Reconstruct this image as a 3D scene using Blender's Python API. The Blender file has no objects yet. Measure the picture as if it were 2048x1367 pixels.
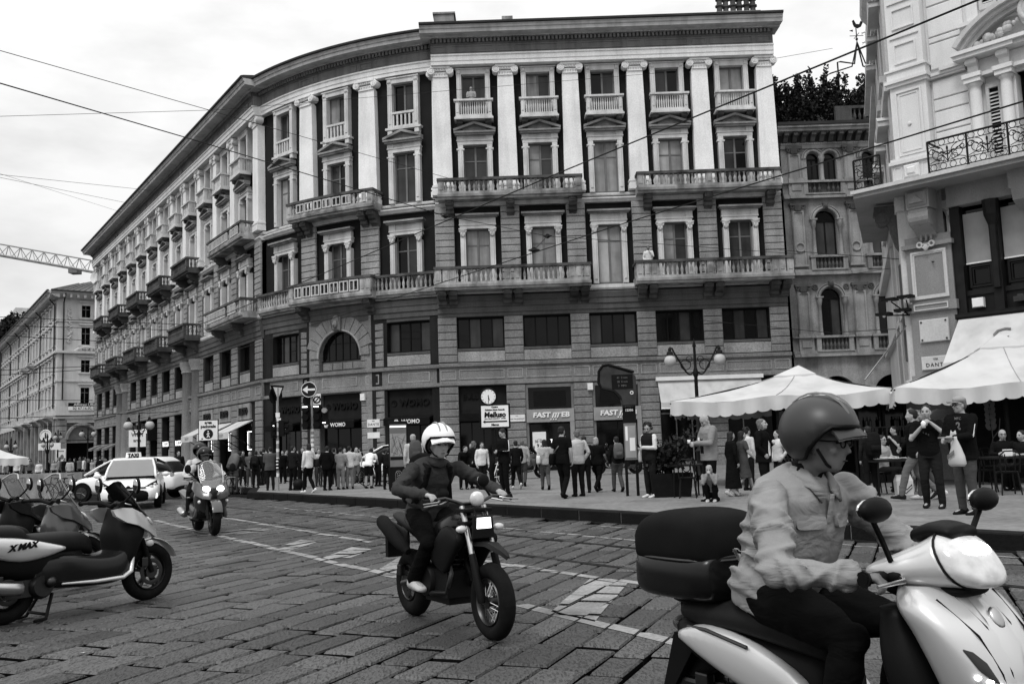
import bpy, bmesh, math, random
import numpy as np
from mathutils import Vector, Matrix, noise
R=math.radians
rng=random.Random(7)
S=bpy.context.scene
COL=S.collection
# ------------------------------------------------------------ camera, sky, sun
cam=bpy.data.cameras.new('camera'); camo=bpy.data.objects.new('camera',cam); COL.objects.link(camo)
cam.sensor_width=36; cam.lens=1900/2048*36; cam.clip_end=1500; cam.clip_start=.05
camo.location=(0,0,1.5)
_p=math.atan(209/1900)
camo.rotation_euler=(Matrix.Rotation(R(90)+_p,3,'X')@Matrix.Rotation(-.034,3,'Z')).to_euler()
S.camera=camo
W=bpy.data.worlds.new('World'); S.world=W; W.use_nodes=True
def sky():
    nt=W.node_tree; n=nt.nodes; l=nt.links
    bg=n['Background']; s=n.new('ShaderNodeTexSky'); s.sky_type='NISHITA'; s.sun_disc=False
    s.sun_elevation=R(55); s.sun_rotation=R(206); s.air_density=1; s.dust_density=4
    bw=n.new('ShaderNodeRGBToBW'); l.new(s.outputs[0],bw.inputs[0])
    tc=n.new('ShaderNodeTexCoord'); mp=n.new('ShaderNodeMapping'); mp.inputs['Scale'].default_value=(1,1,2.6)
    l.new(tc.outputs['Generated'],mp.inputs[0])
    nz=n.new('ShaderNodeTexNoise'); nz.inputs['Scale'].default_value=7; nz.inputs['Detail'].default_value=7; nz.inputs['Roughness'].default_value=.55
    l.new(mp.outputs[0],nz.inputs[0])
    mr=n.new('ShaderNodeMapRange'); mr.inputs[1].default_value=.3; mr.inputs[2].default_value=.62; mr.inputs[3].default_value=7.2; mr.inputs[4].default_value=8.9
    l.new(nz.outputs[0],mr.inputs[0])
    mm=n.new('ShaderNodeMath'); mm.operation='MULTIPLY_ADD'; mm.inputs[1].default_value=.06
    l.new(bw.outputs[0],mm.inputs[0]); l.new(mr.outputs[0],mm.inputs[2])
    # overcast dome: evenly brighter towards the zenith
    sp=n.new('ShaderNodeSeparateXYZ'); l.new(tc.outputs['Generated'],sp.inputs[0])
    zz=n.new('ShaderNodeMath'); zz.operation='MULTIPLY'; l.new(sp.outputs[2],zz.inputs[0]); l.new(sp.outputs[2],zz.inputs[1])
    za=n.new('ShaderNodeMath'); za.operation='MULTIPLY_ADD'; za.inputs[1].default_value=1.2; za.inputs[2].default_value=1; l.new(zz.outputs[0],za.inputs[0])
    fin=n.new('ShaderNodeMath'); fin.operation='MULTIPLY'; l.new(mm.outputs[0],fin.inputs[0]); l.new(za.outputs[0],fin.inputs[1])
    l.new(fin.outputs[0],bg.inputs[0]); bg.inputs[1].default_value=.1
sky()
sun=bpy.data.lights.new('sun','SUN'); suno=bpy.data.objects.new('sun',sun); COL.objects.link(suno)
sun.energy=1.7; sun.angle=R(16)
suno.rotation_euler=(R(90-55),0,R(-26)); suno.location=(-10,-20,40)
S.view_settings.view_transform='Standard'; S.view_settings.look='None'
S.view_settings.gamma=1; S.view_settings.exposure=0; S.view_settings.use_curve_mapping=False
S.render.film_transparent=False
S.cycles.max_bounces=6; S.cycles.diffuse_bounces=3; S.cycles.glossy_bounces=3; S.cycles.transparent_max_bounces=8
# ------------------------------------------------------------ materials
def mat(name,a,rough=.8,var=.15,scale=1.2,streak=0,grain=0,gs=60,bump=0,bs=30,metal=0,spec=.12,emit=0,coat=0,stain=0,alpha=1):
    m=bpy.data.materials.new(name); m.use_nodes=True
    nt=m.node_tree; n=nt.nodes; l=nt.links; b=n['Principled BSDF']
    b.inputs['Roughness'].default_value=rough; b.inputs['Metallic'].default_value=metal
    b.inputs['Specular IOR Level'].default_value=spec; b.inputs['Coat Weight'].default_value=coat
    b.inputs['Coat Roughness'].default_value=.08
    b.inputs['Base Color'].default_value=(a,a,a,1)
    if alpha<1: b.inputs['Alpha'].default_value=alpha
    if emit: b.inputs['Emission Color'].default_value=(1,1,1,1); b.inputs['Emission Strength'].default_value=emit
    if var or streak or grain or stain:
        g=n.new('ShaderNodeNewGeometry'); cur=None
        def mul(sock):
            nonlocal cur
            if cur is None: cur=sock
            else:
                q=n.new('ShaderNodeMath'); q.operation='MULTIPLY'; l.new(cur,q.inputs[0]); l.new(sock,q.inputs[1]); cur=q.outputs[0]
        def nz(sc,lo,hi,vlo,vhi,stretch=None,det=4):
            t=n.new('ShaderNodeTexNoise'); t.inputs['Scale'].default_value=sc; t.inputs['Detail'].default_value=det
            src=g.outputs['Position']
            if stretch:
                mp=n.new('ShaderNodeMapping'); mp.inputs['Scale'].default_value=stretch; l.new(src,mp.inputs[0]); src=mp.outputs[0]
            l.new(src,t.inputs[0])
            r=n.new('ShaderNodeMapRange'); r.inputs[1].default_value=lo; r.inputs[2].default_value=hi; r.inputs[3].default_value=vlo; r.inputs[4].default_value=vhi
            l.new(t.outputs[0],r.inputs[0]); return r.outputs[0]
        if var: mul(nz(scale,.3,.7,a*(1-var),a*(1+var)))
        else:
            v=n.new('ShaderNodeValue'); v.outputs[0].default_value=a; mul(v.outputs[0])
        if streak: mul(nz(1.6,.45,.72,1,1-streak,(1.6,1.6,.16)))
        if stain: mul(nz(.9,.5,.68,1,1-stain,None,8))
        if grain: mul(nz(gs,.25,.75,1-grain,1+grain,None,2))
        l.new(cur,b.inputs['Base Color'])
    if bump:
        g2=n.new('ShaderNodeNewGeometry'); t=n.new('ShaderNodeTexNoise'); t.inputs['Scale'].default_value=bs; t.inputs['Detail'].default_value=5
        l.new(g2.outputs['Position'],t.inputs[0]); bp=n.new('ShaderNodeBump'); bp.inputs['Strength'].default_value=bump; bp.inputs['Distance'].default_value=.02
        l.new(t.outputs[0],bp.inputs['Height']); l.new(bp.outputs[0],b.inputs['Normal'])
    return m
M={}
def dm(k,*a,**kw): M[k]=mat(k,*a,**kw)
dm('stucco',.017,.95,.18,.8,streak=.15,grain=.1,gs=25)
dm('pil',.78,.75,.1,.7,streak=.16,grain=.13,gs=22,bump=.12,bs=18)
dm('trim',.58,.75,.14,1.1,streak=.25,grain=.12,gs=22)
dm('granite',.195,.8,.16,.6,streak=.25,grain=.3,gs=16,bump=.25,bs=20)
dm('granite2',.27,.8,.2,1.2,streak=.25,grain=.3,gs=16,bump=.25,bs=20)
dm('trimdark',.25,.8,.25,1.5,streak=.3,stain=.3,grain=.15,gs=25)
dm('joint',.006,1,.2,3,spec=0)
dm('soot',.018,.9,.3,.7,streak=.3,grain=.2,gs=18)
dm('band',.09,.8,.2,.6,streak=.3,grain=.2,gs=18)
dm('balc',.36,.8,.3,2.2,streak=.35,stain=.6,grain=.15,gs=25,bump=.2,bs=25)
dm('balc2',.085,.8,.3,2.0,streak=.35,stain=.5,grain=.15,gs=25)
dm('frieze',.17,.8,.2,.8,streak=.3,grain=.15,gs=22)
dm('cornice',.46,.8,.15,.8,streak=.3,grain=.1)
dm('roof',.035,.7,.2,1)
dm('roof2',.13,.8,.3,6,grain=.2)
dm('sash',.15,.55,.15,2)
dm('curtain',.24,.3,.25,1.5,spec=.4,streak=.45)
dm('curtain3',.38,.3,.2,1.5,spec=.4,streak=.35)
dm('curtain2',.04,.15,.35,1.2,spec=.25,streak=.4)
dm('glass',.004,.06,.3,1,spec=.2)
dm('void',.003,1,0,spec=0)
dm('black',.006,.5,.2,3,spec=.1)
dm('blackgloss',.006,.25,.2,3,spec=.3)
dm('blackmatt',.008,.8,.2,6,spec=.05)
dm('rubber',.007,.8,.3,12,bump=.1,bs=60,spec=.08)
dm('tarp',.013,.8,.2,3)
dm('steel',.45,.3,.15,5,metal=1)
dm('dksteel',.06,.4,.2,5,metal=1)
dm('iron',.01,.5,.2,3)
dm('white',.78,.5,.05,2)
dm('panelwhite',.5,.7,.15,2,streak=.2)
dm('whitecar',.8,.3,.03,.6,coat=.6)
dm('paper',.72,.7,.06,3)
dm('grey',.14,.6,.15,3)
dm('midgrey',.27,.6,.1,3)
dm('lamp',.42,.35,.08,5)
dm('canvas',.5,.85,.1,1.2,stain=.18,bump=.3,bs=3)
dm('canvas2',.5,.85,.1,1.5,streak=.15,bump=.3,bs=4)
dm('plaza',.175,.85,.18,.5,stain=.25,grain=.25,gs=9,bump=.2,bs=12)
dm('kerb',.007,.85,.25,1.2,streak=.3,grain=.25,gs=25,bump=.3,bs=25)
dm('road',.003,1,.3,2,grain=.3)
dm('paint',.24,.75,.2,3,stain=.45,grain=.3,gs=30)
dm('bright',.66,.75,.08,.6,streak=.1,grain=.1,gs=40)
dm('bright2',.5,.8,.12,.6,streak=.15,grain=.1,gs=20)
dm('grainy',.22,.8,.12,.8,streak=.12,grain=.35,gs=70,bump=.15,bs=60)
dm('oldstone',.26,.85,.2,.8,streak=.4,grain=.2,gs=18,stain=.3)
dm('oldstone2',.085,.85,.2,.8,streak=.4,grain=.2,gs=18,stain=.3)
dm('wood',.012,.45,.3,3,streak=.3)
dm('leaf',.012,.7,.5,4)
dm('leaf2',.03,.7,.5,4)
dm('skin',.32,.6,.1,9)
dm('skin2',.15,.6,.1,9)
dm('hair',.02,.6,.3,30)
dm('hairg',.3,.7,.3,40)
dm('hairb',.11,.6,.4,30)
dm('silver',.52,.3,.06,1.5,metal=.35,coat=.5)
dm('dsilver',.07,.3,.1,1.5,metal=.4,coat=.5)
dm('glow',1,.4,0,emit=2.2)
dm('glow2',1,.4,0,emit=1)
dm('led',1,.4,0,emit=6)
dm('lens',.55,.08,.2,20,spec=.8)
dm('mirror',.5,.05,0,metal=1)
dm('seat',.009,.6,.2,5,bump=.1,bs=80,spec=.15)
def dglass(name,a,al,rough=.05):
    m=mat(name,a,rough,0,spec=.6); 
    m.node_tree.nodes['Principled BSDF'].inputs['Alpha'].default_value=al; M[name]=m
dglass('screen',.3,.22); dglass('tint',.02,.55); dglass('carglass',.2,.75,.08)
CL={}
def cloth(a):
    a=a*.5 if a<=.03 else a
    k=round(a,4)
    if k in CL: return CL[k]
    m=mat('cloth_%g'%k,a,.9,.1,6,grain=.05,gs=220,spec=.04); nt=m.node_tree; n=nt.nodes; l=nt.links
    g=n.new('ShaderNodeNewGeometry'); mp=n.new('ShaderNodeMapping'); mp.inputs['Rotation'].default_value=(.5,.6,.4); mp.inputs['Scale'].default_value=(4,4,10); l.new(g.outputs['Position'],mp.inputs[0])
    t=n.new('ShaderNodeTexNoise'); t.inputs['Scale'].default_value=1.1; t.inputs['Detail'].default_value=3; t.inputs['Distortion'].default_value=1.2; l.new(mp.outputs[0],t.inputs[0])
    bp=n.new('ShaderNodeBump'); bp.inputs['Strength'].default_value=.4; bp.inputs['Distance'].default_value=.05; l.new(t.outputs[0],bp.inputs['Height']); l.new(bp.outputs[0],n['Principled BSDF'].inputs['Normal'])
    CL[k]=m; return m
# stones of the road: every stone carries its own tone
def stonemat(name,a,spread):
    m=bpy.data.materials.new(name); m.use_nodes=True; nt=m.node_tree; n=nt.nodes; l=nt.links; b=n['Principled BSDF']
    b.inputs['Roughness'].default_value=.5; b.inputs['Specular IOR Level'].default_value=.4
    at=n.new('ShaderNodeAttribute'); at.attribute_name='tone'
    oi=n.new('ShaderNodeObjectInfo'); ad=n.new('ShaderNodeMath'); ad.operation='ADD'
    l.new(at.outputs['Fac'],ad.inputs[0]); l.new(oi.outputs['Random'],ad.inputs[1])
    fr=n.new('ShaderNodeMath'); fr.operation='FRACT'; l.new(ad.outputs[0],fr.inputs[0])
    r=n.new('ShaderNodeMapRange'); r.inputs[3].default_value=a*(1-spread); r.inputs[4].default_value=a*(1+spread); l.new(fr.outputs[0],r.inputs[0])
    g=n.new('ShaderNodeNewGeometry')
    t=n.new('ShaderNodeTexNoise'); t.inputs['Scale'].default_value=45; t.inputs['Detail'].default_value=3; l.new(g.outputs['Position'],t.inputs[0])
    mp=n.new('ShaderNodeMapping'); mp.inputs['Rotation'].default_value=(0,0,R(22)); mp.inputs['Scale'].default_value=(55,16,30); l.new(g.outputs['Position'],mp.inputs[0])
    t2=n.new('ShaderNodeTexNoise'); t2.inputs['Scale'].default_value=1; t2.inputs['Detail'].default_value=2; l.new(mp.outputs[0],t2.inputs[0])
    pit=n.new('ShaderNodeMapRange'); pit.inputs[1].default_value=.36; pit.inputs[2].default_value=.47; pit.inputs[3].default_value=.5; pit.inputs[4].default_value=1; l.new(t2.outputs[0],pit.inputs[0])
    gr=n.new('ShaderNodeMapRange'); gr.inputs[1].default_value=.3; gr.inputs[2].default_value=.7; gr.inputs[3].default_value=.75; gr.inputs[4].default_value=1.25; l.new(t.outputs[0],gr.inputs[0])
    w=n.new('ShaderNodeTexNoise'); w.inputs['Scale'].default_value=.8; w.inputs['Detail'].default_value=5; l.new(g.outputs['Position'],w.inputs[0])
    wr=n.new('ShaderNodeMapRange'); wr.inputs[1].default_value=.35; wr.inputs[2].default_value=.65; wr.inputs[3].default_value=.8; wr.inputs[4].default_value=1.15; l.new(w.outputs[0],wr.inputs[0])
    c=r.outputs[0]
    for o in (gr.outputs[0],pit.outputs[0],wr.outputs[0]):
        q=n.new('ShaderNodeMath'); q.operation='MULTIPLY'; l.new(c,q.inputs[0]); l.new(o,q.inputs[1]); c=q.outputs[0]
    l.new(c,b.inputs['Base Color'])
    bp=n.new('ShaderNodeBump'); bp.inputs['Strength'].default_value=.9; bp.inputs['Distance'].default_value=.02
    q=n.new('ShaderNodeMath'); q.operation='ADD'; l.new(t.outputs[0],q.inputs[0]); l.new(pit.outputs[0],q.inputs[1]); l.new(q.outputs[0],bp.inputs['Height'])
    l.new(bp.outputs[0],b.inputs['Normal']); M[name]=m
stonemat('paving',.062,.42)
# ------------------------------------------------------------ mesh builder
class G:
    def __init__(s,T=None): s.v=[];s.f=[];s.mi=[];s.m=0;s.T=T;s.map=None
    def add(s,vs,fs):
        o=len(s.v)
        if s.T is not None: vs=[s.T@Vector(p) for p in vs]
        if s.map: vs=[s.map(p) for p in vs]
        s.v+=[tuple(p) for p in vs]; s.f+=[tuple(i+o for i in f) for f in fs]; s.mi+=[s.m]*len(fs)
    def box(s,x0,x1,y0,y1,z0,z1):
        s.add([(x0,y0,z0),(x1,y0,z0),(x1,y1,z0),(x0,y1,z0),(x0,y0,z1),(x1,y0,z1),(x1,y1,z1),(x0,y1,z1)],
              [(3,2,1,0),(4,5,6,7),(0,1,5,4),(1,2,6,5),(2,3,7,6),(3,0,4,7)])
    def fbox(s,x0,x1,y0,y1,z0,z1,c):   # front face (y0) chamfered
        s.add([(x0,y0+c,z0),(x1,y0+c,z0),(x1,y1,z0),(x0,y1,z0),(x0,y0+c,z1),(x1,y0+c,z1),(x1,y1,z1),(x0,y1,z1),
               (x0+c,y0,z0+c),(x1-c,y0,z0+c),(x1-c,y0,z1-c),(x0+c,y0,z1-c)],
              [(3,2,1,0),(4,5,6,7),(1,2,6,5),(3,0,4,7),(2,3,7,6),(8,9,10,11),(0,1,9,8),(1,5,10,9),(5,4,11,10),(4,0,8,11)])
    def quad(s,*p): s.add(p,[tuple(range(len(p)))])
    def prism(s,pts,a,b,ax='y'):   # polygon extruded along an axis; pts are the other two coords in order
        n=len(pts)
        def c(p,t): return {'y':(p[0],t,p[1]),'x':(t,p[0],p[1]),'z':(p[0],p[1],t)}[ax]
        s.add([c(p,a) for p in pts]+[c(p,b) for p in pts],
              [tuple(range(n-1,-1,-1)),tuple(range(n,2*n))]+[(i,(i+1)%n,n+(i+1)%n,n+i) for i in range(n)])
    def loft(s,rings,cap=True,closed=True):
        n=len(rings[0]); vs=[p for r in rings for p in r]; fs=[]
        for k in range(len(rings)-1):
            for i in range(n if closed else n-1):
                j=(i+1)%n; fs.append((k*n+i,k*n+j,(k+1)*n+j,(k+1)*n+i))
        if cap: fs+= [tuple(range(n-1,-1,-1)),tuple(range((len(rings)-1)*n,len(rings)*n))]
        s.add(vs,fs)
    def tube(s,pts,r,n=8,cap=True,closed=False,flat=1):
        P=[Vector(p) for p in pts]; rs=r if isinstance(r,(list,tuple)) else [r]*len(P); rings=[]; ref=None
        for i,p in enumerate(P):
            if closed: t=P[(i+1)%len(P)]-P[i-1]
            else: t=P[min(i+1,len(P)-1)]-P[max(i-1,0)]
            t=t.normalized() if t.length>1e-9 else Vector((0,0,1))
            if ref is None: ref=Vector((0,0,1)) if abs(t.z)<.9 else Vector((1,0,0))
            a=t.cross(ref).normalized(); b=a.cross(t).normalized(); ref=b
            rings.append([p+(a*math.cos(k*2*math.pi/n)+b*flat*math.sin(k*2*math.pi/n))*rs[i] for k in range(n)])
        if closed: rings.append(rings[0]); cap=False
        s.loft(rings,cap)
    def lathe(s,prof,c=(0,0,0),n=12,axis='z'):
        rings=[]
        for r,h in prof:
            ring=[]
            for k in range(n):
                a=2*math.pi*k/n; x,y=r*math.cos(a),r*math.sin(a)
                q={'z':(x,y,h),'y':(x,h,-y),'x':(h,x,y)}[axis]
                ring.append((c[0]+q[0],c[1]+q[1],c[2]+q[2]))
            rings.append(ring)
        s.loft(rings)
    def ell(s,c,r,n=10,m=6,rot=None):
        if not isinstance(r,(tuple,list)): r=(r,r,r)
        rings=[]
        for i in range(m+1):
            t=math.pi*i/m; st=max(math.sin(t),.02)
            ring=[]
            for k in range(n):
                a=2*math.pi*k/n; p=Vector((r[0]*st*math.cos(a),r[1]*st*math.sin(a),-r[2]*math.cos(t)))
                if rot is not None: p=rot@p
                ring.append((c[0]+p.x,c[1]+p.y,c[2]+p.z))
            rings.append(ring)
        s.loft(rings)
    def torus(s,c,R_,r,axis='y',n=28,k=10,w=1,a0=0,a1=360):
        ax={'y':lambda x,y,z:(x,z,y),'z':lambda x,y,z:(x,y,z),'x':lambda x,y,z:(z,x,y)}[axis]
        full=abs(a1-a0)>=360; rings=[]
        for i in range(n+1):
            a=R(a0+(a1-a0)*i/n); ring=[]
            for j in range(k):
                b=2*math.pi*j/k; q=ax((R_+r*math.cos(b))*math.cos(a),(R_+r*math.cos(b))*math.sin(a),r*w*math.sin(b))
                ring.append((c[0]+q[0],c[1]+q[1],c[2]+q[2]))
            rings.append(ring)
        s.loft(rings,cap=not full)
    def mesh(s,name,mats,smooth=None,subd=0,bev=0):
        me=bpy.data.meshes.new(name); me.from_pydata(s.v,[],s.f)
        for m in (mats if isinstance(mats,(list,tuple)) else [mats]): me.materials.append(M[m] if isinstance(m,str) else m)
        me.polygons.foreach_set('material_index',s.mi)
        bm=bmesh.new(); bm.from_mesh(me); bmesh.ops.recalc_face_normals(bm,faces=bm.faces)
        if bev: bmesh.ops.bevel(bm,geom=[e for e in bm.edges if len(e.link_faces)==2 and e.calc_face_angle(0)>.6],offset=bev,segments=2,affect='EDGES',profile=.6)
        bm.to_mesh(me); bm.free()
        if smooth is not None:
            me.polygons.foreach_set('use_smooth',[True]*len(me.polygons))
            if smooth<180: me.set_sharp_from_angle(angle=R(smooth))
        return me
    def build(s,name,mats,parent=None,smooth=None,loc=(0,0,0),rz=0,**k):
        o=bpy.data.objects.new(name,s.mesh(name,mats,smooth,**k)); COL.objects.link(o)
        o.location=loc; o.rotation_euler=(0,0,rz)
        if parent is not None: o.parent=parent
        return o
def E(name,label,cat,loc=(0,0,0),rz=0,group=None):
    o=bpy.data.objects.new(name,None); COL.objects.link(o); o.location=loc; o.rotation_euler=(0,0,rz); o.empty_display_size=.1
    return tag(o,label,cat,group)
def tag(o,label,cat,group=None):
    o['label']=label; o['category']=cat
    if group: o['group']=group
    return o
def struct(o): o['kind']='structure'; return o
def stuff(o): o['kind']='stuff'; return o
KIDS={}
def dup(o,parent=None,loc=None,rz=None,label=None):
    c=o.copy(); COL.objects.link(c)
    if parent is not None: c.parent=parent
    if loc is not None: c.location=loc
    if rz is not None: c.rotation_euler=(0,0,rz)
    if label: c['label']=label
    for ch in o.children: dup(ch,c)
    return c
def text(s,name,size,m,parent,loc,rot=(R(90),0,0),ext=.004,align='CENTER',xs=1,shear=0,space=1,lw=0):
    cu=bpy.data.curves.new(name,'FONT'); cu.body=s; cu.size=size; cu.extrude=ext; cu.align_x=align; cu.align_y='CENTER'; cu.shear=shear; cu.space_character=space; cu.offset=lw
    cu.resolution_u=2
    cu.materials.append(M[m] if isinstance(m,str) else m)
    t=bpy.data.objects.new(name,cu); COL.objects.link(t); bpy.context.view_layer.update()
    me=bpy.data.meshes.new_from_object(t.evaluated_get(bpy.context.evaluated_depsgraph_get())); bpy.data.objects.remove(t); me.name=name
    o=bpy.data.objects.new(name,me); COL.objects.link(o); o.location=loc; o.rotation_euler=rot; o.scale=(xs,1,1)
    if parent is not None: o.parent=parent
    return o
# ------------------------------------------------------------ road, paving, platform
def V2(a): return Vector((a[0],a[1]))
DC=V2((.38,.925)).normalized(); DN=V2((DC.y,-DC.x))   # along a course / across it
DT=V2((.571,-.821)).normalized(); TN=V2((.821,.571))  # tram direction
def ground():
    g=G(); g.quad((-400,-60,-.06),(400,-60,-.06),(400,600,-.06),(-400,600,-.06))
    road=struct(g.build('road','road'))
    K=[(10.6,5.9),(-8.9,33.3),(-9.6,34.2),(-10.6,38.3),(-18.1,49.6),(-49,96)]
    g=G(); g.prism(K+[(-80,170),(80,170),(80,-40),(44,-40)],-.02,.2,'z')
    pave=struct(g.build('pavement','plaza',bev=0))
    # kerb stones
    g=G(); g.fbox(-.6,.6,-.02,.3,-.02,.215,.02); km=g.mesh('kerb_stone','kerb')
    for a,b in zip(K[:-2],K[1:-1]):
        a,b=V2(a),V2(b); L=(b-a).length; n=max(1,round(L/1.25)); d=(b-a)/n; an=math.atan2(-d.y,-d.x)
        for i in range(n):
            o=bpy.data.objects.new('kerb_stone',km); COL.objects.link(o); o.parent=pave
            p=a+d*(i+.5); o.location=(p.x,p.y,0); o.rotation_euler=(0,0,an); o.scale=(d.length/1.21,1,1+.01*rng.uniform(-1,1))
    # slab joints on the near pavement
    # markings (world xy polygons)
    def band(a,b,w):
        a,b=V2(a),V2(b); d=(b-a).normalized(); n=V2((-d.y,d.x))*w/2; return [a+n,a-n,b-n,b+n]
    low=(V2((-8.4,22.75)),V2((1.6,6.5))); up=(V2((-9.2,27.0)),V2((3.2,7.6)))
    marks=[band((-8.9,23.6),(-3.85,15.4),.15),band((-3.85,15.4),(.0,9.25),.15),band((.0,9.25),(2.4,5.2),.15),
           band((-7.4,24.0),(-.54,12.98),.14),band((-.54,12.98),(3.6,7.0),.14),band((-7.5,28.3),(3.4,12.6),.1),band((1.5,17.6),(9.0,6.9),.06),
           [V2(p) for p in ((.78,10.85),(1.15,10.4),(.62,8.27),(.27,8.83))]]
    for q in BARS: marks.append([V2(p) for p in q])
    rails=[((-.32,13.95)),((-.43,16.83)),((2.9,16.6))]
    def clip(poly,rect):
        for i in range(4):
            a,b=rect[i],rect[(i+1)%4]; out=[]
            side=lambda p:(b.x-a.x)*(p.y-a.y)-(b.y-a.y)*(p.x-a.x)
            for j in range(len(poly)):
                p,q=poly[j],poly[(j+1)%len(poly)]; sp,sq=side(p),side(q)
                if sp>=0: out.append(p)
                if (sp>=0)!=(sq>=0): out.append(p+(q-p)*(sp/(sp-sq)))
            poly=out
            if len(poly)<3: return []
        return poly
    def area2(p): return sum(p[i].x*p[(i+1)%len(p)].y-p[(i+1)%len(p)].x*p[i].y for i in range(len(p)))
    marks=[m if area2(m)>0 else m[::-1] for m in marks]
    mg=[G() for _ in marks]
    kn=V2((.821,.571))
    def kerbside(p): return (p-V2((-8.9,33.3))).dot(V2((.815,.58)))>-.12
    def railnear(p,r=.1): return any(abs((p-V2(a)).dot(TN))<r for a in rails)
    stones=[]
    u=-34.0
    while u<16:
        w=rng.uniform(.27,.35); v=-4+rng.uniform(0,.8)
        while v<40:
            L=rng.choice([.45,.55,.62,.7,.8,.95])*rng.uniform(.9,1.1)
            c=DN*(u+w/2)+DC*(v+L/2)
            wob=.014
            rect=[DN*(u+a*w+.015*(1-2*a)+rng.uniform(-wob,wob))+DC*(v+b*L+.032*(1-2*b)+rng.uniform(-wob,wob)) for a,b in ((0,0),(1,0),(1,1),(0,1))]
            if area2(rect)<0: rect=rect[::-1]
            v+=L
            if c.y<4.2 or abs(c.x/c.y)>.85 or c.y>36: continue
            pass
            if kerbside(c): continue
            stones.append((c.length if abs(c.x/c.y)<.58 and c.y>5.5 else 99,c,rect))
        u+=w
    stones.sort(key=lambda t:t[0])
    rest=G(); tones=[]
    for i,(d,c,rect) in enumerate(stones):
        z=rng.uniform(-.008,.008); ins=.017; tl=[rng.uniform(-.003,.003) for _ in range(4)]
        near=i<300
        ctr=c if near else V2((0,0))
        top=[c+(p-c)*(1-ins/max((p-c).length,.05)*1.4) for p in rect]
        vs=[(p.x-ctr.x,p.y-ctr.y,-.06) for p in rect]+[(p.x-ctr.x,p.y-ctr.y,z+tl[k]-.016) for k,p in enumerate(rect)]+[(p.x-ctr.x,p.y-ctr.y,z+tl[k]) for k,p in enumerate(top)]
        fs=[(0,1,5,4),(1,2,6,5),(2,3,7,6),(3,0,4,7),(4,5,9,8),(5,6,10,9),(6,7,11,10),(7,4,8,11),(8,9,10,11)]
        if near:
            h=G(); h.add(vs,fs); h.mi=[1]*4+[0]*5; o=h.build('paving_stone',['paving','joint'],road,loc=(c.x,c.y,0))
        else:
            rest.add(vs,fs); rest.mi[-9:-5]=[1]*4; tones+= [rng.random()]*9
        for m,gg in zip(marks,mg):
            mc=sum(m,V2((0,0)))/len(m)
            if (mc-c).length> max((p-mc).length for p in m)+1: continue
            q=clip(list(m),rect)
            if q and rng.random()<.96: gg.add([(p.x,p.y,z+max(tl)+.003) for p in q],[tuple(range(len(q)))])
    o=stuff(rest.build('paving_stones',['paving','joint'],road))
    at=o.data.attributes.new('tone','FLOAT','FACE'); at.data.foreach_set('value',tones[:len(o.data.polygons)])
    for gg in mg:
        if gg.f: gg.build('lane_marking','paint',road)
    for a in rails:
        a=V2(a); p,q=a-DT*18,a+DT*12
        g=G()
        for off,w,zz,mi in ((-.035,.03,.004,0),(.0,.035,-.012,1),(.035,.03,.003,0)):
            g.m=mi; n=TN*w/2; s0=TN*off
            g.prism([p+s0-n,p+s0+n,q+s0+n,q+s0-n],-.03,zz+.004,'z')
        g.build('tram_rail',['dksteel','void'],road)
    # bits of litter near the kerb
    return road,pave
BARS=[[(-3.93,15.65),(-3.6,15.11),(-3.44,16.46),(-3.82,16.94)],[(-2.86,13.89),(-2.51,13.37),(-2.27,14.9),(-2.66,15.4)],[(-1.8,12.33),(-1.47,11.86),(-1.29,13.2),(-1.7,13.79)],[(-6.12,19.28),(-5.7,18.59),(-4.91,19.27),(-5.37,20.04)],[(-.61,12.57),(-.34,12.19),(-.05,12.11),(-.35,12.71)]]
ROAD,PAVE=ground()
# ------------------------------------------------------------ the long curved corner building
BLD=E('curved_corner_building','long stone palace with dark plaster walls, white pilasters and a curved corner above the shops','building',(0,50,0))
BLD.location=(0,0,0)
FX0=-3.4; FB=3.52
AC=(-14.75,56.45); AA=(-3.45,50.3); AM=(-9.15,52.25)
def circ(a,b,c):
    ax,ay=a;bx,by=b;cx,cy=c; d=2*(ax*(by-cy)+bx*(cy-ay)+cx*(ay-by))
    ux=((ax*ax+ay*ay)*(by-cy)+(bx*bx+by*by)*(cy-ay)+(cx*cx+cy*cy)*(ay-by))/d
    uy=((ax*ax+ay*ay)*(cx-bx)+(bx*bx+by*by)*(ax-cx)+(cx*cx+cy*cy)*(bx-ax))/d
    return ux,uy,math.hypot(ax-ux,ay-uy)
CX,CY,CR=circ(AC,AM,AA)
a0=math.atan2(AC[1]-CY,AC[0]-CX); a1=math.atan2(AA[1]-CY,AA[0]-CX)
convex=CY>50   # centre behind the wall: convex corner
while a1-a0>math.pi: a1-=2*math.pi
while a0-a1>math.pi: a1+=2*math.pi
AL=abs(a1-a0)*CR
LD=(.553,-.833); LO=(AC[0]-.12,AC[1]-.15)
def fr(seg,u):
    if seg=='F': return FX0+u,50.,0.
    if seg=='L': return LO[0]+LD[0]*u,LO[1]+LD[1]*u,math.atan2(LD[1],LD[0])
    t=u/AL; a=a0+(a1-a0)*t; x,y=CX+CR*math.cos(a),CY+CR*math.sin(a)
    tx,ty=-math.sin(a)*(1 if a1>a0 else -1),math.cos(a)*(1 if a1>a0 else -1)
    return x,y,math.atan2(ty,tx)
def mapper(seg):
    def f(p):
        x,y,a=fr(seg,p[0]); return (x-p[1]*math.sin(a),y+p[1]*math.cos(a),p[2])
    return f
def put(o,seg,u,y=0,z=0,first=False):
    x,yy,a=fr(seg,u); loc=(x-y*math.sin(a),yy+y*math.cos(a),z)
    if first: o.location=loc; o.rotation_euler=(0,0,a); o.parent=BLD; return o
    return dup(o,BLD,loc,a)
PROTO={}
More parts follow.
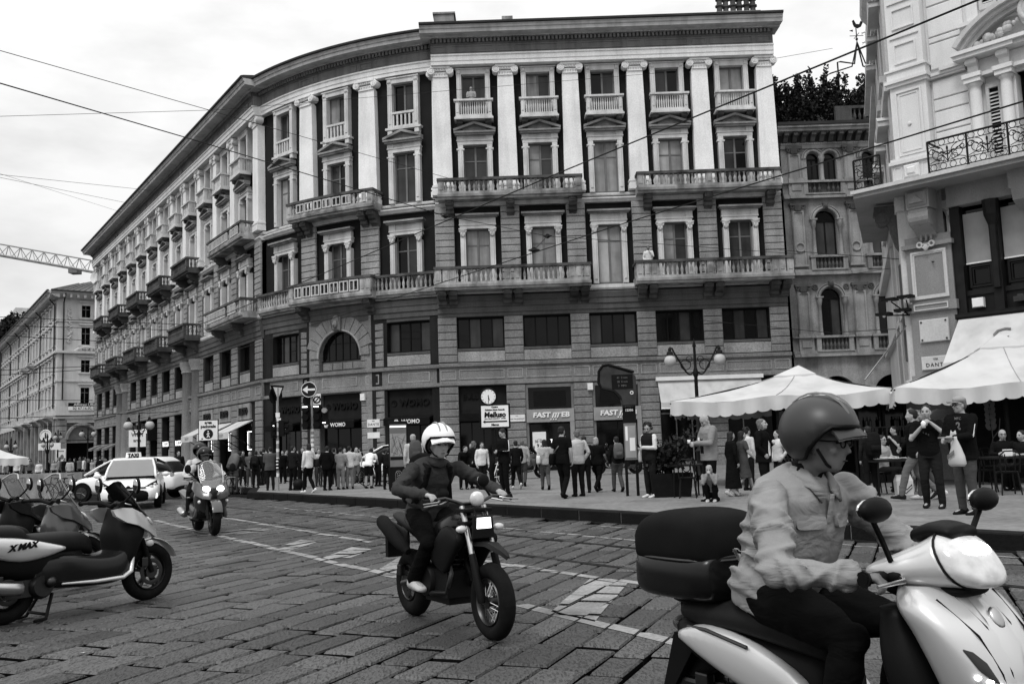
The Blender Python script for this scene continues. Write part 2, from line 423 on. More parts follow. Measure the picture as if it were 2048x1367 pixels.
def place(key,make,seg,u,y=0,z=0):
    if key not in PROTO: PROTO[key]=make(); return put(PROTO[key],seg,u,y,z,True)
    return put(PROTO[key],seg,u,y,z)
def sweep(g,seg,u0,u1,prof,n=None,caps=True):   # profile points (y,z)
    n=n or (1 if seg!='A' else max(2,int((u1-u0)/.6)))
    g.map=mapper(seg); g.loft([[(u0+(u1-u0)*i/n,y,z) for y,z in prof] for i in range(n+1)],caps); g.map=None
# --- walls of a bay: rectangles round the openings
def wallgrid(g,x0,x1,z0,z1,holes,y,dep):
    xs=sorted({x0,x1,*[h[0] for h in holes],*[h[1] for h in holes]}); zs=sorted({z0,z1,*[h[2] for h in holes],*[h[3] for h in holes]})
    zs=[z for z in zs if z0<=z<=z1]
    for i in range(len(xs)-1):
        for j in range(len(zs)-1):
            mx,mz=(xs[i]+xs[i+1])/2,(zs[j]+zs[j+1])/2
            if any(h[0]<mx<h[1] and h[2]<mz<h[3] for h in holes): continue
            g.quad((xs[i],y,zs[j]),(xs[i+1],y,zs[j]),(xs[i+1],y,zs[j+1]),(xs[i],y,zs[j+1]))
    for h in holes:
        if not(z0-.01<=h[2] and h[3]<=z1+.01): continue
        a,b,c,d=h[:4]
        g.quad((a,y,c),(a,y+dep,c),(a,y+dep,d),(a,y,d)); g.quad((b,y,d),(b,y+dep,d),(b,y+dep,c),(b,y,c))
        g.quad((a,y,d),(a,y+dep,d),(b,y+dep,d),(b,y,d)); g.quad((a,y,c),(b,y,c),(b,y+dep,c),(a,y+dep,c))
Z0=.18
def bay_wall(w,mw,shop_w,arch=False):
    h=w/2; G1=G(); G2=G()
    holes=[(-shop_w/2,shop_w/2,Z0,4.72)] if not arch else []
    if mw: holes.append((-mw/2,mw/2,6.74,8.38))
    if not arch: wallgrid(G1,-h,h,Z0,9.6,holes,0,.45)
    wallgrid(G2,-h,h,9.6,22.2,[(-.66,.66,9.98,13.17),(-.66,.66,14.95,17.8),(-.66,.66,19.2,21.74)],.22,.25)
    return G1,G2
# --- window pieces
def leafs(parent,w,z0,z1,y,mglass,nx=2,split=.3,fr_=.07):
    g=G(); g.box(-w/2,-w/2+fr_,y-.04,y+.04,z0,z1); g.box(w/2-fr_,w/2,y-.04,y+.04,z0,z1); g.box(-w/2+fr_,w/2-fr_,y-.04,y+.04,z1-fr_,z1); g.box(-w/2+fr_,w/2-fr_,y-.04,y+.04,z0,z0+fr_*1.5)
    for i in range(1,nx): x=-w/2+w*i/nx; g.box(x-.05,x+.05,y-.055,y+.03,z0+fr_,z1-fr_)
    zs=z1-(z1-z0)*split
    if split: g.box(-w/2+fr_,w/2-fr_,y-.03,y+.03,zs-.03,zs+.03)
    g.build('sash','sash',parent)
    for i in range(nx):
        xa=-w/2+w*i/nx+.055; xb=-w/2+w*(i+1)/nx-.055
        for za,zb in ([(z0+.1,zs-.03),(zs+.03,z1-.07)] if split else [(z0+.1,z1-.07)]):
            p=G(); p.box(xa,xb,y+.0,y+.012,za,zb); p.build('pane',mglass[(i)%len(mglass)],parent)
def corner_sq(g,x,z,s=.2): g.fbox(x-s/2,x+s/2,-.16,-.1,z-s/2,z+s/2,.04)
def pediment(name,parent,w,zb,zt,m='trimdark'):
    g=G(); h=w/2
    g.box(-h,h,-.38,.0,zb,zb+.1); g.box(-h+.06,h-.06,-.3,.0,zb-.1,zb)
    for s in (-1,1):
        g.prism([(s*h,zb+.1),(0,zt-.12),(0,zt+.02),(s*(h+.02),zb+.22)] if s<0 else [(0,zt-.12),(s*h,zb+.1),(s*(h+.02),zb+.22),(0,zt+.02)],-.4,.0)
    g.prism([(-h+.1,zb+.1),(h-.1,zb+.1),(0,zt-.1)],-.12,.0)
    return g.build(name,m,parent)
def cap_small(g,x,z):   # leafy little capital
    g.lathe([(.13,z-.36),(.15,z-.2),(.2,z-.04),(.2,z)],(x,-.08,0),10)
    for k in (-1,1):
        g.torus((x+k*.14,-.2,z-.08),.05,.025,'y',10,6); g.ell((x+k*.08,-.2,z-.24),(.06,.05,.1),6,4)
    g.box(x-.22,x+.22,-.24,.1,z,z+.07)
def jambs(g,w,z0,z1,jw=.28,d=.1):
    for s in (-1,1):
        a,b=(w/2,w/2+jw) if s>0 else (-w/2-jw,-w/2)
        g.box(a,b,-d,.24,z0,z1); g.fbox(a+.06,b-.06,-d-.04,-d,z0+.2,z1-.15,.03)
def make_w1(mg):
    def f():
        r=G(); jambs(r,1.3,9.97,12.8)
        for s in (-1,1): cap_small(r,s*.79,13.1)
        r.box(-.95,.95,-.06,.24,13.17,13.35); r.box(-1.0,1.0,-.1,.2,13.35,13.42); r.box(-.93,.93,-.04,.2,13.42,13.75)
        for s in (-1,1): r.box(s*.79-.19,s*.79+.19,-.1,.1,13.42,13.75)
        o=r.build('window','trim',BLD)
        h=G(); h.box(-1.08,1.08,-.28,.0,13.75,13.83); h.box(-1.16,1.16,-.4,.0,13.83,13.93); h.build('window_hood','trimdark',o)
        leafs(o,1.3,9.98,13.17,.3,mg,2,.27); return o
    return f
def make_w2(mg):
    def f():
        r=G(); jambs(r,1.3,14.95,17.78)
        r.box(-.95,.95,-.08,.24,17.8,18.0); r.box(-1,1,-.12,.2,18.0,18.06); r.box(-.93,.93,-.05,.2,18.06,18.3)
        for s in (-1,1): r.box(s*.79-.19,s*.79+.19,-.11,.1,18.06,18.3); r.box(s*.79-.21,s*.79+.21,-.13,.1,17.5,17.58)
        o=r.build('window','trim',BLD); pediment('pediment',o,2.25,18.38,18.98)
        leafs(o,1.3,14.95,17.8,.3,mg,2,.3); return o
    return f
def make_w3(mg,bal):
    def f():
        r=G(); jambs(r,1.3,19.2,21.74,.26); r.box(-.93,.93,-.1,.24,21.74,22.04); r.box(-.97,.97,-.16,.1,22.0,22.07)
        for s in (-1,1): corner_sq(r,s*.79,21.88,.22)
        if bal: r.box(-1.05,1.05,-.16,.2,19.08,19.2); r.box(-.65,.65,-.08,.1,19.2,19.32)
        o=r.build('window','trim',BLD); leafs(o,1.3,19.2,21.74,.3,mg,2,0)
        if bal:
            b=G(); b.box(-.65,.65,-.1,.08,19.98,20.1)
            for k in range(6): b.box(-.6+k*.24-.045,-.6+k*.24+.045,-.06,.04,19.32,19.98)
            b.build('balustrade','trim',o)
            c=G()
            for s in (-1,1): c.fbox(s*.8-.14,s*.8+.14,-.12,.2,18.8,19.08,.03)
            c.build('sill_bracket','trim',o)
        return o
    return f
def make_mezz(w,dark):
    def f():
        r=G(); r.box(-w/2,w/2,-.03,.3,6.6,6.72)
        o=r.build('mezzanine_window','band',BLD)
        n=4 if w>1.9 else 2
        s=G(); y=.32
        s.box(-w/2,w/2,y-.04,y+.05,8.3,8.38); s.box(-w/2,w/2,y-.04,y+.05,6.74,6.82)
        for i in range(n+1): x=-w/2+.04+(w-.08)*i/n; s.box(x-.035,x+.035,y-.05,y+.05,6.82,8.3)
        s.build('sash','black',o)
        for i in range(n):
            p=G(); xa=-w/2+.04+(w-.08)*i/n+.035; p.box(xa,xa+(w-.08)/n-.07,y,y+.012,6.82,8.3); p.build('pane',dark[i%len(dark)],o)
        return o
    return f
def volute_cap(wd=1.0,z=0):   # Ionic capital, z = top; sits on a shaft
    g=G(); h=wd/2
    g.box(-h-.1,h+.1,-.4,.1,-.1,0); g.box(-h+.02,h-.02,-.3,.1,-.24,-.1)
    for s in (-1,1):
        c=(s*(h+.08),0,-.24)
        g.torus((c[0],-.34,c[2]),.16,.045,'y',16,6); g.torus((c[0],-.36,c[2]),.08,.04,'y',12,6); g.ell((c[0],-.36,c[2]),.055,8,5)
        g.lathe([(.2,-.33),(.2,.1)],c,16,'y')
    for k in range(5): g.ell((-.28+.14*k,-.31,-.17),(.05,.05,.07),6,4)
    g.box(-h+.04,h-.04,-.26,.1,-.36,-.3)
    for k in range(9): x=-h+.08+(wd-.16)*k/8; g.box(x-.03,x+.03,-.25,.1,-.49,-.36)
    g.box(-h+.02,h-.02,-.27,.1,-.55,-.49)
    return g
def make_pil(wd):
    def f():
        g=G(); zb,zt=15.62,21.57; n=6
        g.loft([[(s*(wd/2)*(1.02-.16*(i/n)**1.3),y,zb+(zt-zb)*i/n) for s,y in ((-1,-.2),(1,-.2),(1,.25),(-1,.25))] for i in range(n+1)])
        o=g.build('pilaster','pil',BLD)
        b=G(); h=wd/2
        b.box(-h-.1,h+.1,-.32,.24,15.0,15.3); b.box(-h-.06,h+.06,-.28,.24,15.3,15.42); b.box(-h-.09,h+.09,-.31,.24,15.42,15.52); b.box(-h-.03,h+.03,-.25,.24,15.52,15.62); b.build('pilaster_base','pil',o)
        c=volute_cap(wd*.86); co=c.build('capital','pil',o); co.location=(0,0,22.12)
        return o
    return f
# --- rusticated stones; the nearest 300 single, the others joined
BLOCK={}; NB=[0]; RESTB=G()
def block(seg,u,w,z0,z1,m='granite',d=.09):
    if seg!='L' and NB[0]<300:
        NB[0]+=1; k=(round(w,2),round(z1-z0,2),m,d)
        if k not in BLOCK:
            g=G(); g.fbox(-w/2+.002,w/2-.002,-d,.02,.012,z1-z0-.012,.035); BLOCK[k]=g.mesh('stone_block',m)
        o=bpy.data.objects.new('stone_block',BLOCK[k]); COL.objects.link(o); put(o,seg,u,0,z0,True)
    else:
        RESTB.map=mapper(seg); RESTB.m=0 if m=='granite' else 1; RESTB.fbox(u-w/2+.002,u+w/2-.002,-d,.02,z0+.012,z1-.012,.035); RESTB.map=None
def courses(seg,u,w,z0,z1,hh,m='granite',d=.09):
    n=round((z1-z0)/hh)
    for i in range(n): block(seg,u,w,z0+(z1-z0)*i/n,z0+(z1-z0)*(i+1)/n,m,d)
# --- balconies
BALP=[(.06,0),(.075,.03),(.045,.07),(.085,.2),(.085,.26),(.04,.4),(.05,.5),(.07,.53),(.06,.57)]
def baluster_mesh(h,n=8):
    g=G(); g.lathe([(r,z*h/.57) for r,z in BALP],(0,0,0),n); return g.mesh('baluster','balc',50)
BM={}
def balcony(seg,u0,u1,z,prot,hh=.95,brk=None,single=True,posts=(),panel=None,m='balc',name='balcony',zslab=.26,pairs=False,sides=True):
    g=G(); f=mapper(seg)
    sweep(g,seg,u0,u1,[(.1,z-zslab),(-prot+.12,z-zslab),(-prot+.1,z-zslab*.6),(-prot-.02,z-zslab*.5),(-prot-.05,z),(.1,z)])
    o=g.build(name,m,BLD)
    r=G(); pl=.13
    sweep(r,seg,u0+.05,u1-.05,[(-prot,z),(-prot,z+pl),(-prot+.2,z+pl),(-prot+.2,z)])
    b=G()
    sweep(b,seg,u0-.02,u1+.02,[(-prot-.06,z+hh-.14),(-prot-.06,z+hh),(-prot+.26,z+hh),(-prot+.26,z+hh-.14)])
    for u in (u0,u1) if sides else ():
        r.map=f; r.box(u-.1 if u>u0+.1 else u,u if u>u0+.1 else u+.1,-prot+.2,.2,z,z+pl); r.map=None
        b.map=f; b.box(u-.22 if u>u0+.1 else u-.02,u+.02 if u>u0+.1 else u+.22,-prot+.26,.2,z+hh-.14,z+hh-.002); b.map=None
    r.build('plinth',m,o); b.build('handrail','balc2',o)
    pg=[u0+.2,u1-.2]+list(posts)
    for u in pg:
        p=G(); p.map=f; p.box(u-.17,u+.17,-prot+.005,-prot+.2,z+pl,z+hh-.14)
        for sg in (-1,): p.fbox(u-.11,u+.11,-prot-.025,-prot+.005,z+pl+.08,z+hh-.22,.03)
        p.build('pedestal',m,o)
    occ=[(u-.2,u+.2) for u in pg]+[(a-.02,b_+.02) for a,b_ in (panel or [])]
    h=hh-.14-pl; n=int((u1-u0-.4)/.245); joined=G()
    if h not in BM: BM[h]=baluster_mesh(h)
    for i in range(n+1):
        u=u0+.2+(u1-u0-.4)*i/n
        if any(a<u<c for a,c in occ): continue
        x,y,a=fr(seg,u); q=(x+(prot-.1)*math.sin(a),y-(prot-.1)*math.cos(a),z+pl)
        if single:
            bo=bpy.data.objects.new('baluster',BM[h]); COL.objects.link(bo); bo.location=q; bo.parent=o; bo.rotation_euler=(0,0,a)
        else: joined.lathe([(rr,zz*h/.57) for rr,zz in BALP],q,6)
    for u in (u0+.1,u1-.1) if sides else ():
        for k in range(max(1,int((prot-.3)/.28))):
            x,y,a=fr(seg,u); v=prot-.35-k*.28; joined.lathe([(rr,zz*h/.57) for rr,zz in BALP],(x+v*math.sin(a),y-v*math.cos(a),z+pl),6)
    if joined.f: stuff(joined.build('balusters',m,o,50))
    for a,c in (panel or []):   # white metal framed stretch
        p=G(); n=max(1,round((c-a)/.62)); p.map=f
        for i in range(n):
            ua=a+(c-a)*i/n+.03; ub=a+(c-a)*(i+1)/n-.03
            for zz in (z+pl+.02,z+hh-.26): p.box(ua,ub,-prot-.04,-prot+.02,zz,zz+.07)
            for uu in (ua,(ua+ub)/2-.03,ub-.06): p.box(uu,uu+.06,-prot-.04,-prot+.02,z+pl+.09,z+hh-.26)
        p.build('white_panel_frame','panelwhite',o)
        q=G(); q.map=f
        k=int((c-a)/.245)
        for i in range(k):
            u=a+(c-a)*(i+.5)/k; q.box(u-.05,u+.05,-prot+.05,-prot+.15,z+pl,z+hh-.14)
        stuff(q.build('balusters','balc2',o))
    for u in (brk or []):
        for du in ((-.29,.29) if pairs else (0,)):
            q=G(); w=.2
            q.prism([(.1,z-zslab-.002),(-prot+.25,z-zslab-.002),(-prot+.25,z-zslab-.18),(-prot+.32,z-zslab-.22),(-prot*.55,z-zslab-.42),(-.28,z-zslab-.52),(-.2,z-zslab-.78),(.1,z-zslab-.82)],-w,w,'x')
            q.lathe([(.12,-w-.03),(.12,w+.03)],(0,-prot+.36,z-zslab-.17),12,'x'); q.lathe([(.15,-w-.02),(.15,w+.02)],(0,-.24,z-zslab-.56),12,'x')
            q.fbox(-.13,.13,-prot+.2,-prot+.26,z-zslab-.16,z-zslab-.03,.02)
            put(q.build('bracket','balc2',o),seg,u+du,0,0,True); o_=o.children[-1]; o_.parent=o
    return o
def make_bal4():
    g=G(); z=19.2; p=.62
    g.box(-1.05,1.05,-p-.06,.1,z-.16,z-.06); g.box(-1.0,1.0,-p,.1,z-.06,z+.02)
    o=g.build('small_balcony','trim',BLD)
    for s in (-1,1):
        q=G(); q.prism([(.1,z-.162),(-p+.1,z-.162),(-p+.12,z-.3),(-.3,z-.42),(-.18,z-.62),(.1,z-.66)],s*.78-.14,s*.78+.14,'x'); q.lathe([(.1,s*.78-.16),(.1,s*.78+.16)],(0,-p+.2,z-.26),10,'x'); q.build('bracket','balc2',o)
        q=G(); q.box(s*.87-.1,s*.87+.1,-p+.0,-p+.18,z+.1,z+.84); q.fbox(s*.87-.06,s*.87+.06,-p-.03,-p,z+.2,z+.74,.02); q.build('pedestal','trim',o)
    q=G(); q.box(-.97,.97,-p+.0,-p+.2,z+.02,z+.1); 
    for s in (-1,1): q.box(s*.97-.12*(s>0),s*.97+.12*(s<0),-p+.2,.1,z+.02,z+.1)
    q.build('plinth','trim',o)
    q=G(); q.box(-1.06,1.06,-p-.08,-p+.22,z+.84,z+.94)
    for s in (-1,1): q.box(s*.97-.16*(s>0),s*.97+.16*(s<0),-p+.22,.1,z+.84,z+.938)
    q.build('handrail','trim',o)
    q=G()
    for k in range(12): q.lathe([(.035,.1),(.035,.3),(.045,.5),(.03,.6),(.035,.84)],(-.66+.12*k,-p+.1,z),6)
    for s in (-1,1):
        for k in range(3): q.lathe([(.035,.1),(.045,.5),(.03,.6),(.035,.84)],(s*.9,-p+.32+.13*k,z),6)
    q.build('balusters','trim',o); return o
def panel(g,seg,u0,u1,z0,z1,y):   # framed panel on the band
    g.map=mapper(seg)
    t=.06
    for a,b,c,d in ((u0,u1,z0,z0+t),(u0,u1,z1-t,z1),(u0,u0+t,z0+t,z1-t),(u1-t,u1,z0+t,z1-t)): g.box(a,b,y-.035,y+.02,c,d)
    g.map=None
# --- build the three wings
WINGS=[('F',[(FB*(k+.5),FB) for k in range(5)],-.48,FB*5+.5),('A',[(AL/3*(k+.5),AL/3) for k in range(3)],0,AL),('L',[(-1.35-3.95*(k+.5),3.95) for k in range(13)],-53.6,0)]
def wings():
    for seg,bays,u0,u1 in WINGS:
        gw=G();gs=G()
        for i,(uc,w) in enumerate(bays):
            arch=(seg=='A' and i==1); mw={'F':2.5,'A':2.5,'L':1.9}[seg]; sw={'F':2.5,'A':2.6,'L':2.5}[seg]
            portal=seg=='L' and i in (3,9)
            if seg=='A' and i==2: gw.build('lower_wall','soot',BLD); gw=G()
            a,b=bay_wall(w,None if (arch or portal) else mw,sw,arch)
            if portal:
                a=G(); wallgrid(a,-w/2,w/2,Z0,9.6,[(-1.55,1.55,Z0,8.5)],0,1.6)
            for src,dst in ((a,gw),(b,gs)):
                x,y,an=fr(seg,uc); T=Matrix.Translation((x,y,0))@Matrix.Rotation(an,4,'Z')
                dst.add([T@Vector(p) for p in src.v],src.f)
            # dark room behind the openings
        gw.build('lower_wall','soot',BLD); gs.build('plaster_wall','stucco',BLD)
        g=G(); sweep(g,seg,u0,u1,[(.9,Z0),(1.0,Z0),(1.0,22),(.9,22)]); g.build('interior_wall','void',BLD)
    for seg,bays,u0,u1 in WINGS:
        for i,(uc,w) in enumerate(bays):
            if (seg=='A' and i==1) or (seg=='L' and i in (3,9)): continue
            mw={'F':2.5,'A':2.5,'L':1.9}[seg]; g=G(); g.fbox(-mw/2,mw/2,-.03,.02,6.02,6.56,.01); put(g.build('apron_panel','granite2',BLD),seg,uc,0,0,True)
    wins=[['curtain'],['curtain3','curtain'],['curtain2'],['curtain','curtain2'],['glass','curtain2'],['curtain2','glass']]
    for seg,bays,u0,u1 in WINGS:
        for i,(uc,w) in enumerate(bays):
            j={'F':[0,0,1,3,2],'A':[5,2,4],'L':[4,5,2,5,4,2,5,2,4,5,2,4,5]}[seg][i]; j2=[0,2,1,3,5][(i*2+len(seg)+(seg=='A'))%5]
            place(('w1',j),make_w1(wins[j]),seg,uc); place(('w2',j2),make_w2(wins[j2 if seg!='L' else 5]),seg,uc)
            j3=(i+2)%6 if seg!='L' else 5
            bal=seg=='A'; place(('w3',j3,bal),make_w3(wins[j3],bal),seg,uc)
            if not bal: place('b4',make_bal4,seg,uc)
            if not((seg=='A' and i==1) or (seg=='L' and i in (3,9))):
                dk=[['glass','curtain2'],['glass'],['curtain2','glass','glass'],['glass','glass','curtain2']][i%4]
                mw={'F':2.5,'A':2.5,'L':1.9}[seg]
                place(('mz',mw,i%4),make_mezz(mw,dk),seg,uc)
        # pilasters, quoins, piers
        if seg=='F': pls=[(FB*k,1.0) for k in range(6)]
        elif seg=='A': pls=[(AL/3,1.15),(AL*2/3,1.15),(AL-.12,.75)]
        else: pls=[(-.62,1.05)]+[(-1.35-3.95*k,.95) for k in range(1,13)]+[(-53.0,1.0)]
        for u,w in pls:
            place(('p',w),make_pil(w),seg,u)
            courses(seg,u,w+.02,10.0,14.38,.37,'granite2',.12)
            if not(seg=='L' and abs(u) in (round(1.35+3.95*3,2),round(1.35+3.95*4,2))):
                pw={'F':1.0,'A':1.45,'L':1.25}[seg]
                if seg=='L' and u==-.62: pw=1.2
                if seg=='A' and u>AL-1: pw=.7
                courses(seg,u,pw,.75,4.74,.4); courses(seg,u,pw,6.0,8.4,.4)
                g=G(); g.map=mapper(seg); g.box(u-pw/2-.03,u+pw/2+.03,-.14,.02,Z0-.15,.75); g.build('pier_base','granite',BLD)
        # string courses, cornice
        for nm,m,prof in (('fascia','band',[(.2,8.42),(-.04,8.42),(-.04,8.6),(-.1,8.62),(-.1,8.9),(-.16,8.92),(-.16,9.2),(-.2,9.22),(-.24,9.5),(-.1,9.56),(.2,9.56)]),
                          ('band_course','granite',[(.2,4.76),(-.1,4.76),(-.14,4.8),(-.14,4.96),(-.06,4.98),(-.06,5.74),(-.2,5.78),(-.22,5.93),(-.05,5.97),(.2,5.97)]),
                          ('string_course','trim',[(.3,14.4),(-.03,14.4),(-.1,14.5),(-.16,14.56),(-.16,14.64),(.0,14.66),(.3,14.66)]),
                          ('string_course','trim',[(.3,14.78),(.1,14.78),(.06,14.84),(.06,14.92),(.3,14.94)]),
                          ('sill_course','trim',[(.3,9.62),(-.08,9.62),(-.14,9.72),(-.14,9.9),(.05,9.94),(.3,9.94)]),
                          ('architrave','pil',[(.3,22.14),(-.22,22.14),(-.22,22.34),(-.26,22.35),(-.26,22.6),(-.32,22.62),(-.32,22.7),(.3,22.7)]),
                          ('frieze','frieze',[(.3,22.702),(-.2,22.702),(-.2,23.24),(-.3,23.3),(.3,23.3)]),
                          ('cornice','cornice',[(.3,23.56),(-.46,23.56),(-.5,23.6),(-1.04,23.6),(-1.06,23.78),(-1.12,23.8),(-1.14,23.9),(-1.2,23.96),(.3,23.98)]),
                          ('eaves','roof',[(.3,24.0),(-1.26,23.965),(-1.3,24.0),(-1.3,24.1),(-1.1,24.16),(3.2,24.9),(3.2,24.0)])):
            ext={'F':(0,.35),'A':(-.1,.1),'L':(-.6,-.0)}[seg] if nm in('cornice','eaves') else (0,0)
            pv=-.3 if seg=='F' else (-.28 if seg=='L' else 0)
            if nm in ('cornice','eaves','frieze','architrave'):
                prof=[(y+(pv if y<.25 else 0),z) for y,z in prof]
            ue=u1+ext[1]; us=u0+ext[0]
            if nm in('cornice','eaves') and seg=='F': us=-1.0
            if nm in('cornice','eaves') and seg=='L': ue=.9
            g=G(); sweep(g,seg,us,ue,prof); g.build(nm,m,BLD)
            if nm=='band_course':
                g=G()
                for uc,w in bays:
                    panel(g,seg,uc-1.2,uc+1.2,5.1,5.62,-.06)
                for u,w in pls: panel(g,seg,u-.42 if seg!='A' or u<AL-1 else u-.3,u+.42 if u<u1-.43 else u1-.02,5.1,5.62,-.06)
                g.build('band_panel','granite2',BLD)
            if nm=='frieze':
                g=G(); n=int((u1-u0)/.21); g.map=mapper(seg)
                for k in range(n): u=u0+.1+(u1-u0-.2)*k/n; g.box(u,u+.12,-.42+pv,.0,23.32,23.55)
                stuff(g.build('dentils','frieze',BLD))
                g=G(); sweep(g,seg,u0,u1,[(.1,23.302),(-.3+pv,23.302),(-.3+pv,23.558),(.1,23.558)]); g.build('dentil_course','band',BLD)
                g=G()
                for u,w in pls: panel(g,seg,u-.4,min(u+.4,u1),22.82,23.2,-.2+pv)
                for uc,w in bays: panel(g,seg,uc-w/2+.6,uc+w/2-.6,22.82,23.2,-.2+pv)
                g.build('frieze_panel','frieze',BLD)
    # long balconies of the front
    for a,b in ((-.28,7.4),(10.3,17.95)):
        balcony('F',a,b,14.86,.95,.86,brk=[a+.6,(a+b)/2,b-.5],posts=[(a+b)/2])
    for a,b in ((-.55,7.65),(10.0,18.25)):
        balcony('F',a,b,9.98,1.15,.95,brk=[a+.65,(a+b)/2,b-.6],posts=[a+.62,a+.98,(a+b)/2-.25,(a+b)/2+.25,b-.62,b-.98],pairs=True)
    # curved corner
    balcony('A',AL/3-.75,AL*2/3+.75,14.86,1.0,.86,brk=[AL/3-.1,AL*2/3+.1],panel=[(AL/3+.0,AL*2/3-.55),(AL*2/3+.05,AL*2/3+.35)],pairs=True)
    balcony('A',.05,AL-.02,9.98,.55,.95,brk=[],sides=False,posts=[])
    balcony('A',AL/3-.6,AL*2/3+.6,9.985,1.1,.96,brk=[AL/3-.1,AL*2/3+.1],panel=[(AL/3-.1,AL*2/3-.1)],posts=[AL*2/3+.1])
    # long wing
    L=lambda k:-1.35-3.95*(k+.5)
    balcony('L',L(1)-.9,-.9,14.86,1.0,.86,brk=[L(1),L(0)],single=False,panel=[(L(1)-.4,L(0)-.3),(L(0)+.2,-1.5)])
    balcony('L',L(1)-.9,-.5,9.98,1.15,.95,brk=[L(1),L(0)],single=False,panel=[(L(1)-.4,L(0)-.3),(L(0)+.2,-1.5)])
    for k in (3,5,7,9,11):
        balcony('L',L(k)-2.2,L(k)+2.2,14.86,1.1,.86,brk=[L(k)-1.5,L(k)+1.5],single=False,m='balc2')
        balcony('L',L(k)-2.3,L(k)+2.3,9.98,1.3,.95,brk=[L(k)-1.6,L(k)+1.6],single=False,m='balc2')
    # portal columns of the long wing
    for k in (3,9):
        for s in (-1,1):
            g=G(); g.lathe([(.75,.2),(.75,.5),(.62,.7),(.6,3),(.54,7.6),(.66,7.7),(.6,7.8),(.75,8.2),(.75,8.48)],(0,0,0),20)
            o=g.build('portal_column','granite',BLD,60); put(o,'L',L(k)+s*1.25,.1,0,True)
    # arched window of the corner bay
    seg='A'; uc=AL/2; w=AL/3; rad=1.5; zc=6.75
    g=G(); N=12; pts=[(-rad,5.97)]+[(rad*math.cos(math.pi-math.pi*i/N),zc+rad*math.sin(math.pi*i/N)*1.0) for i in range(N+1)]+[(rad,5.97)]
    x0,x1,zt=-w/2,w/2,9.6
    out=[(x0,5.97)]+[(max(x0,min(x1,2.6*math.cos(math.pi-math.pi*i/N))),zt if 0<i<N else zc) for i in range(N+1)]+[(x1,5.97)]
    for i in range(len(pts)-1):
        g.quad((out[i][0],0,out[i][1]),(pts[i][0],0,pts[i][1]),(pts[i+1][0],0,pts[i+1][1]),(out[i+1][0],0,out[i+1][1]))
        g.quad((pts[i][0],0,pts[i][1]),(pts[i][0],.4,pts[i][1]),(pts[i+1][0],.4,pts[i+1][1]),(pts[i+1][0],0,pts[i+1][1]))
    wallgrid(g,x0,x1,Z0,5.97,[(-1.5,1.5,Z0,4.72)],0,.45)
    put(g.build('arch_wall','granite',BLD),seg,uc,0,0,True)
    g=G()
    for k in range(12):
        t=math.pi*(k/12); t2=math.pi*((k+1)/12)
        def q(rr,t): return (-rr*math.cos(t),zc+rr*math.sin(t))
        m1,m2=q(rad+.06,t+.012),q(rad+.06,t2-.012); ro=2.1 if k in(0,11) else 2.35
        o1,o2=q(ro,t+.012),q(ro,t2-.012)
        h=G(); h.prism([m1,m2,o2,o1],-.1,.0); put(h.build('voussoir','granite',BLD,bev=0),seg,uc,0,0,True)
    h=G(); h.torus((0,-.06,zc),rad+.0,.07,'y',24,8,1,0,180); put(h.build('arch_moulding','granite2',BLD,60),seg,uc,0,0,True)
    h=G(); h.fbox(-.24,.24,-.34,.1,8.2,9.0,.08); h.ell((0,-.36,8.55),(.17,.16,.22),10,8); h.ell((0,-.5,8.52),(.05,.08,.07),6,5); h.torus((0,-.3,8.85),.16,.06,'y',12,6); put(h.build('keystone_head','granite',BLD),seg,uc,0,0,True)
    r=G(); r.box(-1.48,1.48,.28,.36,5.99,6.55); 
    wo=r.build('arched_window','band',BLD); put(wo,seg,uc,0,0,True)
    s=G()
    for x in (-.98,-.5,0,.5,.98): s.box(x-.035,x+.035,.27,.35,6.55,zc+math.sqrt(rad**2-x*x)-.03)
    s.box(-1.48,1.48,.27,.35,6.55,6.62); s.build('mullion','black',wo)
    for xa,xb in ((-1.45,-.98),(-.98,-.5),(-.5,0),(0,.5),(.5,.98),(.98,1.45)):
        p=G(); n=4; P=[(xa+.035,6.62),(xb-.035,6.62)]+[(xb-.035-(xb-xa-.07)*i/n,max(6.63,zc+math.sqrt(max(0,rad**2-(xb-.035-(xb-xa-.07)*i/n)**2)))) for i in range(n+1)]
        p.prism(P,.3,.312); p.build('pane','glass',wo)
    for k in range(4):
        p=G(); p.fbox(-1.4+.71*k,-.76+.71*k,.25,.28,6.08,6.46,.02); p.build('relief_panel','granite',wo)
    # string band below arch for shop handled by wall
    g=RESTB; stuff(g.build('stone_blocks',['granite','granite2'],BLD))
    # roof mass + end wall + chimneys
    g=G(); x,y,_=fr('F',FB*5+.48)
    g.quad((x,50.2,0),(x,66,0),(x,66,23.6),(x,50.2,23.6)); g.build('end_wall','granite',BLD)
    g=G(); P=[fr('L',-54)[:2],fr('L',0)[:2]]+[fr('A',AL*i/8)[:2] for i in range(9)]+[fr('F',0)[:2],(x,50)]
    inn=[(p[0]+3.2*(.8 if i<3 else .3),p[1]+3.0) for i,p in enumerate(P)]
    n=len(P)
    g.quad(*[(p[0],p[1],24.9) for p in inn],(x,66,24.9),(-30,110,24.9)); g.build('roof','roof',BLD)
    def chim(nm,x,y,w,d,z,h,cap=True):
        g=G(); g.box(x-w/2,x+w/2,y-d/2,y+d/2,z,z+h)
        if cap: g.box(x-w/2-.08,x+w/2+.08,y-d/2-.08,y+d/2+.08,z+h,z+h+.1)
        return g.build(nm,'oldstone',BLD)
    chim('chimney',-3.2,51.5,1.1,.9,24.2,1.55); chim('chimney',.35,51.5,.62,.6,24.2,1.4,False)
    st=chim('chimney_stack',13.2,51,2.3,.9,24.1,.9)
